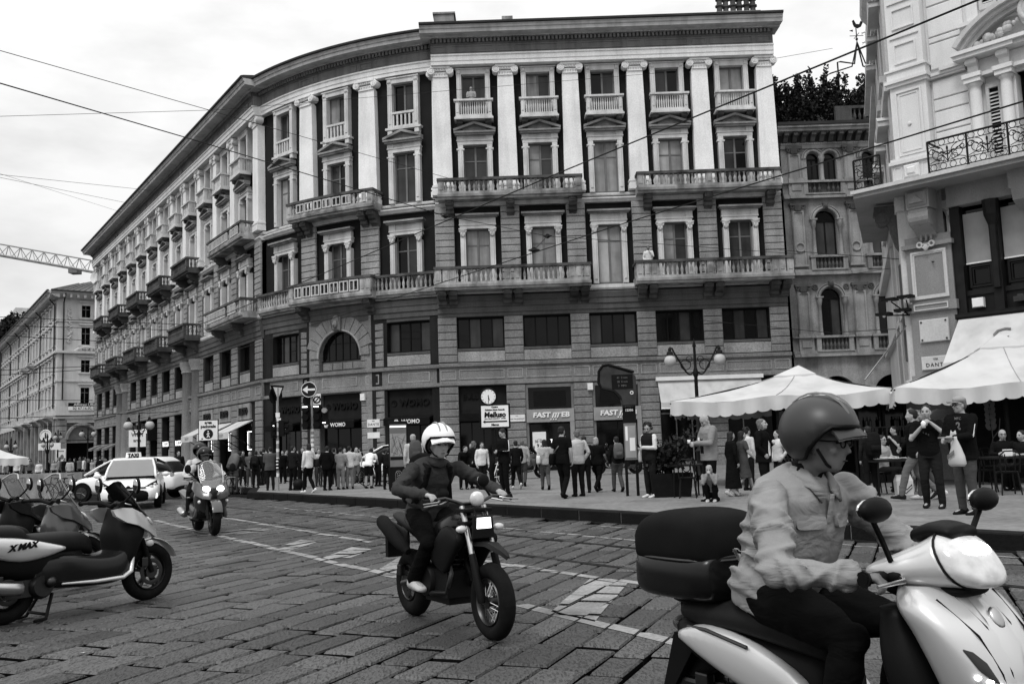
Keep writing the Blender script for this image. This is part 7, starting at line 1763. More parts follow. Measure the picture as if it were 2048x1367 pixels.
def limb(g,pts,rs,n=12):
    P=[Vector(p) for p in pts]; Q=[];r=[]
    for i in range(len(P)-1):
        for j in range(4):
            t=j/4; Q.append(P[i].lerp(P[i+1],t)); bulge=1+.06*math.sin(t*math.pi); r.append((rs[i]+(rs[i+1]-rs[i])*t)*bulge)
    Q.append(P[-1]); r.append(rs[-1]); g.tube(Q,r,n)
    g.ell(P[0],rs[0]*1.0,10,8); g.ell(P[-1],rs[-1],10,8)
    for i in range(1,len(P)-1): g.ell(P[i],rs[i]*1.02,10,8)
def hand(g,elb,wr,s,curl=.5,k=1,thumb_up=True,n=None):
    w=Vector(wr); d=(w-Vector(elb)).normalized(); n=Vector(n) if n is not None else Vector((0,-s,-.3)); n=(n-d*n.dot(d)).normalized(); b=d.cross(n).normalized()
    pc=w+d*.05*k; g.loft([ring(w,d,b,.026*k,.02*k,10),ring(w+d*.045*k,d,b,.04*k,.018*k,10),ring(w+d*.09*k,d,b,.042*k,.014*k,10)])
    for i in range(4):
        o=(i-1.5)*.021*k; L=(.068,.078,.074,.058)[i]*k; a=w+d*.085*k+b*o
        m1=a+(d*math.cos(curl)+n*math.sin(curl))*L*.5; m2=m1+(d*math.cos(curl*2.2)+n*math.sin(curl*2.2))*L*.35; m3=m2+(d*math.cos(curl*3)+n*math.sin(curl*3))*L*.25
        g.tube([a-d*.01,m1,m2,m3],[.0105*k,.01*k,.009*k,.007*k],7)
    t=1 if thumb_up else -1; a=w+d*.025*k+b*t*.03*k; m1=a+(d*.6+b*t*.55+n*.4)*.045*k; g.tube([a-b*t*.01,m1,m1+(d*.8+n*.5)*.035*k],[.014*k,.012*k,.009*k],7)
def head(g,c,F,k=1,nose=1):   # F rotates local head axes to body space
    def P(x,y,z): return Vector(c)+F@Vector((x*k,y*k,z*k))
    def el(x,y,z,rx,ry,rz_): g.ell(P(x,y,z),(rx*k,ry*k,rz_*k),14,10,F)
    el(-.012,0,.035,.098,.076,.088); el(.02,0,-.035,.07,.06,.075); el(.045,0,-.082,.035,.035,.03); el(.0,0,-.05,.07,.062,.06)
    g.tube([P(.086,0,.02),P(.108,0,-.028),P(.085,0,-.034)],[.009*k,.016*k,.012*k],8)
    for s in (-1,1):
        el(.072,s*.03,.032,.02,.026,.009); el(.062,s*.045,-.02,.022,.02,.018); el(-.005,s*.078,-.01,.018,.008,.03)
    el(.082,0,-.058,.012,.024,.006); el(.08,0,-.068,.012,.02,.007)
def eyes(T,c,F,k=1,glasses=False,vis=True,beard=False):
    g=G()
    def P(x,y,z): return Vector(c)+F@Vector((x*k,y*k,z*k))
    for s in (-1,1):
        g.ell(P(.079,s*.031,.012),(.012*k,.016*k,.006*k),10,6,F); g.ell(P(.086,s*.032,.034),(.008*k,.02*k,.004*k),8,5,F)
    g.ell(P(.093,0,-.0625),(.006*k,.021*k,.003*k),8,5,F)
    g.build('eyes_and_brows','hair',T,180)
    if glasses:
        g=G()
        for s in (-1,1): g.torus((0,0,0),.025*k,.0025*k,'x',16,5) if 0 else g.tube([P(.098,s*(.032+.026*math.cos(a)),.01+.02*math.sin(a)) for a in [i*math.pi/7 for i in range(14)]],.003*k,5,closed=True); g.tube([P(.096,s*.058,.015),P(.0,s*.08,.02)],.003*k,5)
        g.tube([P(.1,-.008,.014),P(.1,.008,.014)],.003*k,4); g.build('glasses','black',T)
def hair_piece(T,c,F,style,m,vox,k=1):
    if style=='bald': return
    g=G()
    def P(x,y,z): return Vector(c)+F@Vector((x*k,y*k,z*k))
    def el(x,y,z,rx,ry,rz_): g.ell(P(x,y,z),(rx*k,ry*k,rz_*k),14,10,F)
    el(-.026,0,.055,.098,.084,.078); el(-.05,0,.005,.07,.08,.075)
    if style in('long','bob','tail'):
        for s in (-1,1): el(-.035,s*.066,-.03,.055,.026,.09)
        el(-.07,0,-.05,.045,.075,.1)
    if style=='long':
        for s in (-1,0,1): el(-.075,s*.05,-.17,.04,.04,.13)
    if style=='tail': g.tube([P(-.11,0,.03),P(-.15,0,-.02),P(-.13,0,-.14)],[.03*k,.035*k,.012*k],8)
    if style=='bun': el(-.1,0,.09,.045,.05,.045)
    if style=='messy':
        rg=random.Random(3)
        for i in range(14): el(-.03+rg.uniform(-.07,.07),rg.uniform(-.07,.07),.09+rg.uniform(-.03,.035),.032,.032,.03)
    body(g,'hair',m,T,vox,2,.012*k,0)
def rotF(yaw,pitch,tilt=0): return Matrix.Rotation(R(yaw),3,'Z')@Matrix.Rotation(R(pitch),3,'Y')@Matrix.Rotation(R(tilt),3,'X')
STAND=dict(pel=(0,0,.93),chest=(.0,0,1.2),neck=(-.01,0,1.46),head=(.02,0,1.6),sh=(0,.185,1.41),el=((-.03,.25,1.13),)*2,wr=((.04,.24,.89),)*2,hp=(0,.09,.9),kn=((.015,.1,.5),)*2,an=((-.02,.11,.09),)*2)
def person(label,loc,rz,pose=None,H=1.74,top=.02,bot=.015,shoe=.02,skin='skin',hair=('short','hair'),long_sleeve=True,skirt=0,coat=False,yaw=0,pitch=0,vox=.017,group=None,girth=1,belly=0,glasses=False,face=True,fold=.014,inner=None,bag=None,nohair=False,hipw=.165,arms_bare=False,legs_bare=False,creases=0):
    k=H/1.75; J=dict(STAND)
    if pose: J.update(pose)
    def sv(p): return Vector(p)*k
    def pair(key,s): v=J[key]; q=v[0 if s>0 else 1]; return Vector((q[0],q[1]*(s if q[1]>=-9 else 1),q[2]))*k
    pel,ch,nk,hd=sv(J['pel']),sv(J['chest']),sv(J['neck']),sv(J['head'])
    sd=Vector(J.get('side',(0,1,0)))
    g=G(); torso(g,pel,ch,nk,sd,-.01,k,belly,hipw); F=rotF(yaw,pitch,J.get('tilt',0))
    g.tube([nk-(nk-ch)*.15,hd+F@Vector((-.02,0,-.03))*k],[.06*k,.052*k],12); head(g,hd,F,k)
    S={};HPs={}
    for s in (1,-1):
        sx=J['sh']; sh=nk+(Vector((sx[0],0,sx[2]))*k-Vector(STAND['neck'])*k)+sd*s*sx[1]*k*min(girth,1.1) if 'shp' not in J else pair('shp',s)
        e,w=pair('el',s),pair('wr',s); S[s]=(sh,e,w)
        limb(g,[sh,e,w],[.05*k,.04*k,.027*k]); hand(g,e,w,s,J.get('curl',.5),k,J.get('thumb',True),J.get('palm'))
        hx=J['hp']; hp=pel+(Vector((hx[0],0,hx[2]))*k-Vector(STAND['pel'])*k)+sd*s*hx[1]*k; kn,an=pair('kn',s),pair('an',s); HPs[s]=(hp,kn,an)
        limb(g,[hp,kn,an],[.078*k,.052*k,.036*k])
        ft=J.get('foot',((1,0,-.02),)*2)[0 if s>0 else 1]; fd=Vector(ft).normalized(); g.tube([an-fd*.03*k+Vector((0,0,-.035*k)),an+fd*.1*k+Vector((0,0,-.05*k)),an+fd*.17*k+Vector((0,0,-.06*k))],[.035*k,.036*k,.025*k],8)
    T=body(g,'person',skin,None,vox,2,0,0,loc,rz); tag(T,label,'person',group)
    if inner is not None and coat:
        q=G(); torso(q,pel,ch,nk,sd,.006,k,belly,hipw); body(q,'shirt',cloth(inner),T,vox,3,.006,0)
    # trousers / skirt
    q=G(); a=.014
    if skirt:
        bz=Vector((0,0,-skirt*k)); q.loft([ring(pel+Vector((0,0,.1*k)),(0,0,1),sd,.145*k,.105*k),ring(pel,(0,0,1),sd,(hipw+.015)*k,.13*k),ring(pel+bz*.5,(0,0,1),sd,.2*k,.17*k),ring(pel+bz,(0,0,1),sd,.235*k,.22*k)]); body(q,'skirt',cloth(bot),T,vox,2,.02,1)
    else:
        for s in (1,-1):
            hp,kn,an=HPs[s]
            if legs_bare: limb(q,[hp,hp.lerp(kn,.85)],[.098*k*girth,.085*k*girth])
            else: limb(q,[hp,kn,an+Vector((0,0,.0))],[.1*k*girth,.072*k,.058*k])
        q.loft([ring(pel+Vector((0,0,-.1*k)),ch-pel,sd,(hipw+a)*k,.125*k),ring(pel,ch-pel,sd,(hipw+a)*k,(.13+belly*.3)*k),ring(pel.lerp(ch,.28),ch-pel,sd,.158*k,(.122+belly*.5)*k)]); body(q,'trousers',cloth(bot),T,vox,2,fold,1)
    # top
    q=G(); inf=.03 if coat else .014
    lowp=pel-(ch-pel)*(J.get('hem',.12))
    torso(q,pel,ch,nk-(nk-ch)*.02,sd,inf*girth,k*girth,belly,hipw)
    if coat: q.loft([ring(pel-(ch-pel)*.5,ch-pel,sd,(hipw+.05)*k,.16*k),ring(pel,ch-pel,sd,(hipw+.04)*k,.155*k)])
    for s in (1,-1):
        sh,e,w=S[s]
        if arms_bare: q.ell(sh,.066*k,10,8)
        elif long_sleeve: limb(q,[sh,e,w-(w-e)*.04],[(.07 if coat else .06)*k*girth,(.058 if coat else .048)*k*girth,.042*k])
        else: limb(q,[sh,sh.lerp(e,.62)],[.066*k*girth,.062*k*girth])
    q.torus((nk.x,nk.y,nk.z+.005*k),.062*k,.018*k,'z',16,6)
    if creases:
        rg=random.Random(int(loc[0]*100))
        for s in (1,-1):
            for a_,b_,r0,r1 in ((S[s][0],S[s][1],.07,.058),(S[s][1],S[s][2],.058,.044)):
                d=(b_-a_).normalized()
                for i in range(creases):
                    t=(i+.5)/creases; rr=(r0+(r1-r0)*t)*k*girth*(1.0+.02*rg.random()); nrm=(d+Vector((rg.uniform(-.7,.7),rg.uniform(-.7,.7),rg.uniform(-.7,.7)))).normalized(); u=nrm.orthogonal().normalized(); w_=nrm.cross(u); c=a_.lerp(b_,t)
                    q.tube([c+u*math.cos(x)*rr*1.04+w_*math.sin(x)*rr*1.04 for x in [j*math.pi/8 for j in range(16)]],.009*k,6,closed=True)
        for i in range(creases*2):
            t=-.1+.62*i/(creases*2); c=pel.lerp(nk,t); hw=(.175 if t<.2 else .165)*girth*k; tilt=rg.uniform(-.12,.12)
            q.tube([c+sd*hw*1.06*math.cos(x)+Vector((1,0,0))*(.13*girth+belly*.4)*math.sin(x)*k+Vector((0,0,tilt*math.cos(x)+.03*math.sin(2*x))) for x in [j*math.pi/10 for j in range(20)]],.01*k,6,closed=True)
    body(q,'jacket' if coat else 'shirt',cloth(top),T,vox,3,fold,1)
    if inner is not None:   # strip of the shirt seen in the open front
        q=G(); fw=F if 0 else Vector((1,0,0))
        q.loft([[c+fw*(dd)*k+sd*s_*w_*k for s_,dd2 in ((-1,0),(1,0),(1,-.03),(-1,-.03)) for dd in [dd_+dd2]] for c,dd_,w_ in ((pel,.152*girth+belly*.9,.07),(pel.lerp(ch,.5),.15*girth+belly,.062),(ch,.152*girth+belly,.055),(ch.lerp(nk,.6),.142*girth,.05),(nk,.085,.04))]); body(q,'shirt_front',cloth(inner),T,.012,1,.004)
    for s in (1,-1):
        q=G(); hp,kn,an=HPs[s]; ft=J.get('foot',((1,0,-.02),)*2)[0 if s>0 else 1]; fd=Vector(ft).normalized(); up=Vector((0,0,1)) if abs(fd.z)<.8 else Vector((1,0,0)); sdv=up.cross(fd).normalized(); up=fd.cross(sdv)
        def ct(d,h): return an+fd*d*k+up*(h-.04)*k
        q.loft([ring(ct(-.085,-.01),fd,sdv,.03*k,.03*k,14),ring(ct(-.06,-.0),fd,sdv,.04*k,.05*k,14),ring(ct(.0,.0),fd,sdv,.044*k,.055*k,14),ring(ct(.08,-.015),fd,sdv,.05*k,.038*k,14),ring(ct(.15,-.025),fd,sdv,.048*k,.027*k,14),ring(ct(.195,-.03),fd,sdv,.03*k,.018*k,14)])
        sh_=q.build('shoe',cloth(shoe),T,180)
    if not nohair: hair_piece(T,hd,F,hair[0],hair[1],vox*.8,k)
    if face: eyes(T,hd,F,k,glasses)
    T['_k']=k
    return T,dict(S=S,H=HPs,hd=hd,F=F,nk=nk,ch=ch,pel=pel,k=k,M=Matrix.Translation(T.location)@Matrix.Rotation(rz,4,'Z'))
def held(name,label,cat,P,build,m,group=None,smooth=180,parts=None):   # thing carried by a person; in the person's frame
    g=G(P['M']); build(g); o=g.build(name,m,None,smooth); return tag(o,label,cat,group)
def backpack(P,label,a=.03,m=None,big=1):
    T=E('backpack',label,'backpack',P['M'].translation,P['M'].to_euler().z,'backpacks worn in the crowd'); k=P['k']; c=P['ch'].lerp(P['nk'],.35); ax=(P['nk']-P['pel']).normalized()
    g=G(); b=c+Vector((-.2,0,-.02))*k
    g.loft([ring(b-ax*.24*k*big,ax,(0,1,0),.11*k*big,.06*k*big,18,3),ring(b-ax*.2*k*big,ax,(0,1,0),.15*k*big,.1*k*big,18,3),ring(b+ax*.05*k*big,ax,(0,1,0),.155*k*big,.105*k*big,18,3),ring(b+ax*.2*k*big,ax,(0,1,0),.13*k*big,.08*k*big,18,3),ring(b+ax*.25*k*big,ax,(0,1,0),.07*k*big,.04*k*big,18,3)]); bo=g.build('bag_body',cloth(a) if m is None else m,T,180)
    g=G(); q=b-ax*.1*k+Vector((-.09,0,0))*k*big; g.loft([ring(q-ax*.09*k,ax,(0,1,0),.1*k*big,.03*k,14,3),ring(q+ax*.08*k,ax,(0,1,0),.1*k*big,.035*k,14,3)]); g.build('front_pocket',cloth(a*.8+.005),T,180)
    for s in (-1,1):
        g=G(); nk=P['nk']; g.tube([b+ax*.18*k+Vector((.05,s*.09,0))*k,nk+Vector((-.03,s*.115,.0))*k,nk+Vector((.09,s*.12,-.1))*k,P['ch']+Vector((.13,s*.13,0))*k,P['ch']+Vector((.02,s*.17,-.14))*k],.02*k,6,flat=.5); g.build('strap','blackmatt',T,60)
    return T
def shoulder_bag(P,label,a,side=-1,z=.95,x=.0,w=.17,strap=True,m=None):
    T=E('shoulder_bag',label,'bag',P['M'].translation,P['M'].to_euler().z); k=P['k']
    g=G(); c=Vector((x,side*.24,z))*k; g.loft([ring(c+Vector((0,0,dz))*k,(0,0,1),(1,0,0),w*f*k,.07*f*k,16,3) for dz,f in ((-.15,.85),(-.1,1.05),(.05,1),(.13,.8))]); g.build('bag_body',cloth(a) if m is None else m,T,180)
    if strap: g=G(); n=P['nk']; g.tube([c+Vector((0,0,.1))*k,P['ch']+Vector((.15,side*.1,0))*k,n+Vector((.03,-side*.09,.02))*k,P['ch']+Vector((-.16,side*.06,0))*k,c+Vector((-.05,0,.1))*k],.012*k,5); g.build('strap','grey',T)
    return T
def phone(P,label,off=(0,0,0)):
    a=(P['S'][1][2]+P['S'][-1][2])/2 if P['S'][1][2].x>.15 and P['S'][-1][2].x>.15 else (P['S'][1][2] if P['S'][1][2].x>P['S'][-1][2].x else P['S'][-1][2]); a=a+Vector((.08,0,.03))+Vector(off)
    g=G(P['M']@Matrix.Translation(a)@Matrix.Rotation(R(-55),4,'Y')); g.box(-.07,.07,-.036,.036,-.005,.005); return tag(g.build('phone','black',None),label,'phone','phones held in hands')
# poses
def pz(**k): return k
PHONE=pz(el=((.02,.235,1.15),)*2,wr=((.22,.05,1.14),)*2,curl=.9)
PHONE1=pz(el=((.02,.235,1.14),(-.03,.25,1.13)),wr=((.23,.08,1.2),(.04,.24,.89)),curl=.8)
WALK=pz(kn=((.2,.09,.52),(-.02,.09,.5)),an=((.3,.09,.12),(-.32,.09,.2)),el=((-.14,.25,1.15),(.06,.25,1.15)),wr=((-.06,.25,.93),(.22,.24,1.0)),foot=((1,0,.1),(.8,0,-.6)))
WALK2=pz(kn=((.12,.09,.52),(.04,.09,.5)),an=((.16,.09,.1),(-.2,.09,.14)),foot=((1,0,.05),(.9,0,-.4)))
ARMUP=pz(el=((.06,.25,1.16),(-.02,.26,1.14)),wr=((.16,.08,1.38),(.06,.22,.95)))
HIPS=pz(el=((-.1,.33,1.16),)*2,wr=((.06,.19,1.0),)*2)
POCK=pz(el=((-.06,.3,1.14),)*2,wr=((.04,.2,.94),)*2)
LEANF=pz(chest=(.12,0,1.16),neck=(.26,0,1.36),head=(.36,0,1.46),el=((.3,.25,1.08),)*2,wr=((.48,.22,1.0),)*2)
SIT=pz(pel=(0,0,.52),chest=(.02,0,.8),neck=(.02,0,1.05),head=(.06,0,1.19),el=((.06,.26,.78),)*2,wr=((.3,.16,.78),)*2,kn=((.42,.1,.5),)*2,an=((.38,.1,.09),)*2)
# ------------------------------------------------------------ riders
def helmet(T,c,F,m,k=1,peak=True,stripe=False,visor=None):
    def P(x,y,z): return Vector(c)+F@Vector((x*k,y*k,z*k))
    # open face shell: loft of half rings, open at the front below the brow
    rows=[]; n=28
    for i in range(15):
        th=i/14; el=R(90-th*150)   # from the crown downwards
        row=[]
        for j in range(n+1):
            az=-math.pi+2*math.pi*j/n; lim=R(8) if abs(az)<1.0 else R(8)-(abs(az)-1.0)*1.25
            e=max(el,min(R(8),max(lim,R(-52)))) if el<R(8) else el
            r=(.155,.134,.138); row.append(P(r[0]*math.cos(e)*math.cos(az)-.015,r[1]*math.cos(e)*math.sin(az),r[2]*math.sin(e)+.03))
        rows.append(row)
    g=G(); g.loft(rows,False,False); h=g.build('helmet',m,T,60)
    so=h.modifiers.new('shell','SOLIDIFY'); so.thickness=.018*k; so.offset=0
    g=G(); e0=[q for q in rows[-1]]; g.tube(e0,.011*k,6); g.build('edge_trim','black',h,60)
    if peak:
        g=G(); R1=[]
        for f,z,dz in ((0,.055,0),(.5,.05,0),(1,.028,0)):
            R1.append([P(.13+.06*f-abs(y)*(.55+.2*f),y,z-.012*f-(y*y)*1.6) for y in (-.105,-.08,-.05,-.02,.02,.05,.08,.105)])
        g.loft(R1,False,False); g.loft([[q-F@Vector((0,0,.008*k)) for q in r] for r in R1],False,False); g.build('peak',m,h,60)
    if stripe:
        g=G(); g.tube([P(.15*math.cos(a)-.012,.03,.155*math.sin(a)+.03) for a in [R(20+i*14) for i in range(9)]],.008*k,6,flat=.4); g.tube([P(.15*math.cos(a)-.012,-.03,.155*math.sin(a)+.03) for a in [R(20+i*14) for i in range(9)]],.008*k,6,flat=.4); g.build('stripe','midgrey' if m=='white' else 'grey',h,60)
    if visor: 
        g=G(); rr=[]
        for zz,e in ((.05,.05),(.0,-.15),(-.06,-.3)): rr.append([P(.17*math.cos(a),.15*math.sin(a),zz) for a in [R(-60+i*12) for i in range(11)]])
        g.loft(rr,False,False); g.build('visor',visor,h,180)
    g=G(); g.tube([P(.02,.1,-.04),P(.04,.06,-.1),P(.045,0,-.125),P(.04,-.06,-.1),P(.02,-.1,-.04)],.007*k,5); g.build('chin_strap','black',h)
    return h
def riders():
    # nearest rider
    T0,rz=NS
    J=pz(pel=(.3,0,.86),chest=(.37,0,1.1),neck=(.47,0,1.335),head=(.575,0,1.465),sh=(.0,.215,1.395),el=((.66,.41,1.0),)*2,wr=((.92,.3,1.0),)*2,kn=((.78,.17,.74),)*2,an=((.66,.17,.34),)*2,hp=(0.02,.1,.92),curl=1.0,palm=(0,0,-1))
    T,P=person('nearest scooter rider in a pale jacket and dark open helmet looking right',T0.location,rz,J,1.75,.23,.01,.02,'skin2',('short','hair'),coat=False,vox=.011,fold=.03,glasses=True,nohair=True,girth=1.2,belly=.03,creases=6,yaw=16,pitch=3)
    T.children[[c.name.split('.')[0] for c in T.children].index('shirt')].name='jacket'
    hd,F=P['hd'],P['F']; helmet(T,hd+F@Vector((0,0,.025)),F,'dkhelm',1.01,True,True)
    # jacket details
    g=G(); fz=lambda t:P['pel'].lerp(P['ch'],t*2) if t<.5 else P['ch'].lerp(P['nk'],(t-.5)*2)
    for s in (-1,1):
        q=G(); a=P['nk']; q.loft([[a+Vector(d) for d in r] for r in ([(-.07,s*.01,.05),(-.085,s*.01,.03),(-.1,s*.01,-.01)],[(-.0,s*.075,.05),(-.0,s*.09,.03),(-.0,s*.115,-.01)],[(.07,s*.06,.03),(.09,s*.07,.0),(.1,s*.09,-.04)],[(.12,s*.02,-.05),(.14,s*.03,-.08),(.135,s*.06,-.1)])],False,False); o=q.build('collar',cloth(.23),T,180); so=o.modifiers.new('thick','SOLIDIFY'); so.thickness=.012
    g=G(); g.tube([fz(t)+Vector((.196-.05*abs(t-.45)*1.5,0,0)) for t in (.1,.25,.4,.55,.7,.85)],.014,6,flat=.5); g.build('placket',cloth(.25),T,60)
    for s in (-1,1):
        g=G(); c=fz(.62)+Vector((.0,s*.095,0)); g.loft([se(c+Vector((dx,0,0)),(-s*.025,.06,0),(-.0,0,.028),5,14) for dx in (.12,.178)]); g.build('pocket_flap',cloth(.23),T,60)
    g=G(); c=P['nk']; g.tube([c+Vector((.03,.05,.03)),c+Vector((.07,.0,.02)),c+Vector((.03,-.05,.03)),c+Vector((-.05,0,.04))],.03,8,closed=True); g.build('scarf',cloth(.02),T,180)
    # supermoto rider
    T0,rz=SM
    J=pz(pel=(.3,0,.94),chest=(.36,0,1.17),neck=(.49,0,1.39),head=(.59,0,1.525),sh=(0,.2,1.4),el=((.64,.44,1.17),)*2,wr=((1.02,.34,1.13),)*2,kn=((.76,.2,.72),)*2,an=((.5,.23,.4),)*2,hp=(0.02,.1,.92),curl=1.0,palm=(0,0,-1))
    T,P=person('young supermoto rider in a white open helmet and dark grey jacket',T0.location,rz,J,1.75,.038,.008,.4,'skin',('short','hair'),vox=.014,fold=.022,nohair=True,girth=1.08,yaw=-6,creases=4)
    T.children[[c.name.split('.')[0] for c in T.children].index('shirt')].name='jacket'
    helmet(T,P['hd']+P['F']@Vector((0,0,.025)),P['F'],'white',1.02,True,True)
    for s in (-1,1): g=G(); g.tube([P['nk']+Vector((-.06,s*.1,.02)),P['nk']+Vector((.1,s*.105,-.05)),P['ch']+Vector((.175,s*.115,.04)),P['pel']+Vector((.13,s*.175,.1))],.026,8,flat=.5); g.build('strap','blackmatt',T,60)
    g=G(); g.tube([P['nk']+Vector((.085,.03,.02)),P['ch']+Vector((.165,.015,.1)),P['ch']+Vector((.17,.0,-.1)),P['pel']+Vector((.18,0,.1))],.02,8,flat=.5); g.build('zip_flap',cloth(.035),T,60)
    q=G(); a=P['nk']; q.loft([[a+Vector(d) for d in r] for r in ([(-.07,.0,.05),(-.09,.0,.0)],[(0,.075,.055),(0,.1,0)],[(.08,.05,.04),(.1,.07,-.03)],[(.1,.0,.03),(.13,0,-.05)],[(.08,-.05,.04),(.1,-.07,-.03)],[(0,-.075,.055),(0,-.1,0)],[(-.07,-.0,.05),(-.09,-.0,.0)])],False,False); o=q.build('collar',cloth(.04),T,180); o.modifiers.new('thick','SOLIDIFY').thickness=.012
    backpack(P,'black backpack on the supermoto rider',.012)
    # two on the maxi scooter
    h=math.atan2(-.87,.49); L=(-6.6,19.87,0)
    J=pz(pel=(.45,0,.88),chest=(.53,0,1.14),neck=(.6,0,1.36),head=(.67,0,1.5),sh=(0,.2,1.4),el=((.72,.38,1.1),)*2,wr=((.98,.3,1.08),)*2,kn=((.95,.18,.72),)*2,an=((.95,.17,.36),)*2,hp=(.02,.1,.92),curl=1,palm=(0,0,-1))
    T,P=person('driver of the two-up scooter in a pale shirt with black vest and black helmet',L,h,J,1.76,.4,.02,.02,'skin2',vox=.016,nohair=True,girth=1.05)
    helmet(T,P['hd']+P['F']@Vector((0,0,.025)),P['F'],'blackgloss',1.04,True,False)
    g=G(); torso(g,P['pel'],P['ch'],P['nk'],(0,1,0),.03,1); body(g,'vest',cloth(.02),T,.016,2,.01,1)
    J=pz(pel=(.02,0,.98),chest=(.06,0,1.24),neck=(.12,0,1.47),head=(.18,0,1.61),sh=(0,.2,1.4),el=((.3,.34,1.15),)*2,wr=((.42,.2,1.02),)*2,kn=((.42,.25,.82),)*2,an=((.35,.26,.45),)*2,hp=(.02,.1,.92))
    T,P=person('passenger behind on the two-up scooter in a pale shirt and black helmet',L,h,J,1.74,.5,.02,.02,'skin2',vox=.016,nohair=True,yaw=-15); helmet(T,P['hd']+P['F']@Vector((0,0,.025)),P['F'],'blackgloss',1.04,False,False)
dm('dkhelm',.03,.4,.1,3,spec=.35)
riders()
# ------------------------------------------------------------ the crowd: (px, feet py, ground z) gives the standing place
def at(px,py,z=.2): return onz(px,py,z)
FACE={'cam':-90,'away':90,'right':0,'left':180}
def crowd():
    def pp(label,px,py,fdir,pose=None,hpx=None,z=.2,**k):
        q=at(px,py,z)
        if hpx:
            k['H']=max(1.5,min(1.9,(aty(px,hpx,q.y).z-z)))
        v=k.pop('vox',.018); return person(label,q,R(fdir),pose,vox=v,**k)
    c1='people on the pavement by the curved corner'; c2='people in front of the phone shops'; c3='people around the cafe parasols'
    # right side, near
    _,P=pp('man in a cap and dark zip jacket holding a plastic bag, far right',1938,1028,205,pz(el=((.12,.25,1.15),(.05,.27,1.14)),wr=((.33,.12,1.13),(.3,.1,1.1)),curl=.8),790,top=.012,bot=.06,shoe=.02,hair=('short','hairb'),coat=True,inner=.5,glasses=True,girth=1.08,belly=.03,yaw=-10,vox=.014,group=c3)
    hd,F,k=P['hd'],P['F'],P['k']
    held('flat_cap','pale peaked cap on the man with the plastic bag','cap',P,lambda g:(g.ell(hd+Vector((-.015,0,.085))*k,(.108*k,.092*k,.06*k),16,8),g.loft([[hd+F@Vector((x*k,y*k,(.075-abs(y)*.3-x*.06)*k)) for x,y in ((.06,-.08),(.12,-.085),(.185,-.04),(.185,.04),(.12,.085),(.06,.08))],[hd+F@Vector((x*k,y*k,(.085-abs(y)*.3-x*.06)*k)) for x,y in ((.06,-.08),(.12,-.085),(.185,-.04),(.185,.04),(.12,.085),(.06,.08))]])),'midgrey')
    w=P['S'][1][2]; 
    for s in (1,-1):
        sh,e,wr=P['S'][s]; g=G(P['M']); 
        for dz in (-.012,.012): g.tube([sh+Vector((0,s*.065,.02)),sh.lerp(e,.5)+Vector((.02,s*.07,dz)),e+Vector((.02,s*.06,dz)),e.lerp(wr,.5)+Vector((0,s*.055,dz))],.006,4)
        o=g.build('sleeve_stripe','paper',None); o.parent=_; o.matrix_parent_inverse=Matrix.Translation(_.location).inverted()@Matrix.Identity(4) if 0 else (Matrix.Translation(_.location)@Matrix.Rotation(_.rotation_euler.z,4,'Z')).inverted()
    tx=text('2','lettering',.16,'grey',_,P['ch']+Vector((.18,.09,.1)),(R(90),0,R(90)),lw=.006); text('NYC','lettering',.06,'grey',_,P['ch']+Vector((.178,.09,.22)),(R(90),0,R(90)))
    def bagf(g): c=w+Vector((.03,.06,0)); g.loft([ring(c+Vector((0,0,dz)),(0,0,1),(0,1,0),a,b,18) for dz,a,b in ((-.44,.12,.05),(-.4,.15,.09),(-.28,.13,.08),(-.14,.08,.05),(-.02,.03,.015),(.02,.025,.012))])
    o=held('plastic_bag','white plastic carrier bag hanging from the hand of the man in the cap','bag',P,bagf,'canvas'); g=G(P['M']); c=w+Vector((.13,.06,-.28)); 
    for kk in range(7): g.box(c.x-.005,c.x+.004,c.y-.09+.02*kk,c.y-.08+.02*kk,c.z-.05+.012*kk,c.z+.02+.012*kk)
    q=g.build('bag_print','grey',None); q.parent=o
    held('paper_leaflet','folded leaflet in the hands of the man in the cap','leaflet',P,lambda g:g.box(w.x+.06,w.x+.2,w.y-.12,w.y+.06,w.z-.005,w.z+.015),'midgrey')
    _,P=pp('man in a dark t-shirt eating from a cup, beside the man in the cap',1868,1016,235,pz(el=((.14,.3,1.22),(.16,.24,1.16)),wr=((.2,.1,1.42),(.22,.05,1.36)),kn=((.03,.12,.5),(.05,.1,.5)),an=((-.02,.14,.09),(-.1,.12,.1)),curl=1),806,top=.012,bot=.03,shoe=.03,hair=('short','hair'),long_sleeve=False,vox=.014,group=c3)
    w=P['S'][-1][2]; held('ice_cream_cup','small pale cup held up by the eating man','cup',P,lambda g:g.lathe([(.03,0),(.042,.09),(.03,.1),(.01,.13)],(w.x+.06,w.y+.05,w.z-.02),12),'paper')
    for i,y in enumerate((.03,.0,-.03)): text('co'[i%2],'lettering',.06,'grey',_,P['ch']+Vector((.152,.04-.04*i,.03+.02*i)),(R(90),0,R(90)))
    _,P=pp('man in a dark jacket and jeans walking away behind the eating man',1838,1000,160,WALK,815,top=.012,bot=.11,shoe=.03,hair=('short','hair'),coat=True,group=c3,face=False)
    _,P=pp('dark haired man walking just beyond the jeans walker',1862,998,150,WALK2,815,top=.02,bot=.06,shoe=.5,hair=('short','hair'),group=c3,inner=.5)
    _,P=pp('bald man in a pale blazer looking down at his hands by the cafe',1424,1002,195,pz(el=((.1,.26,1.14),(.08,.26,1.14)),wr=((.33,.05,1.14),(.32,.05,1.12)),head=(.06,0,1.575),curl=.9),821,top=.2,bot=.015,shoe=.02,hair=('bald','hair'),coat=True,inner=.015,pitch=38,vox=.014,group=c3,girth=1.06)
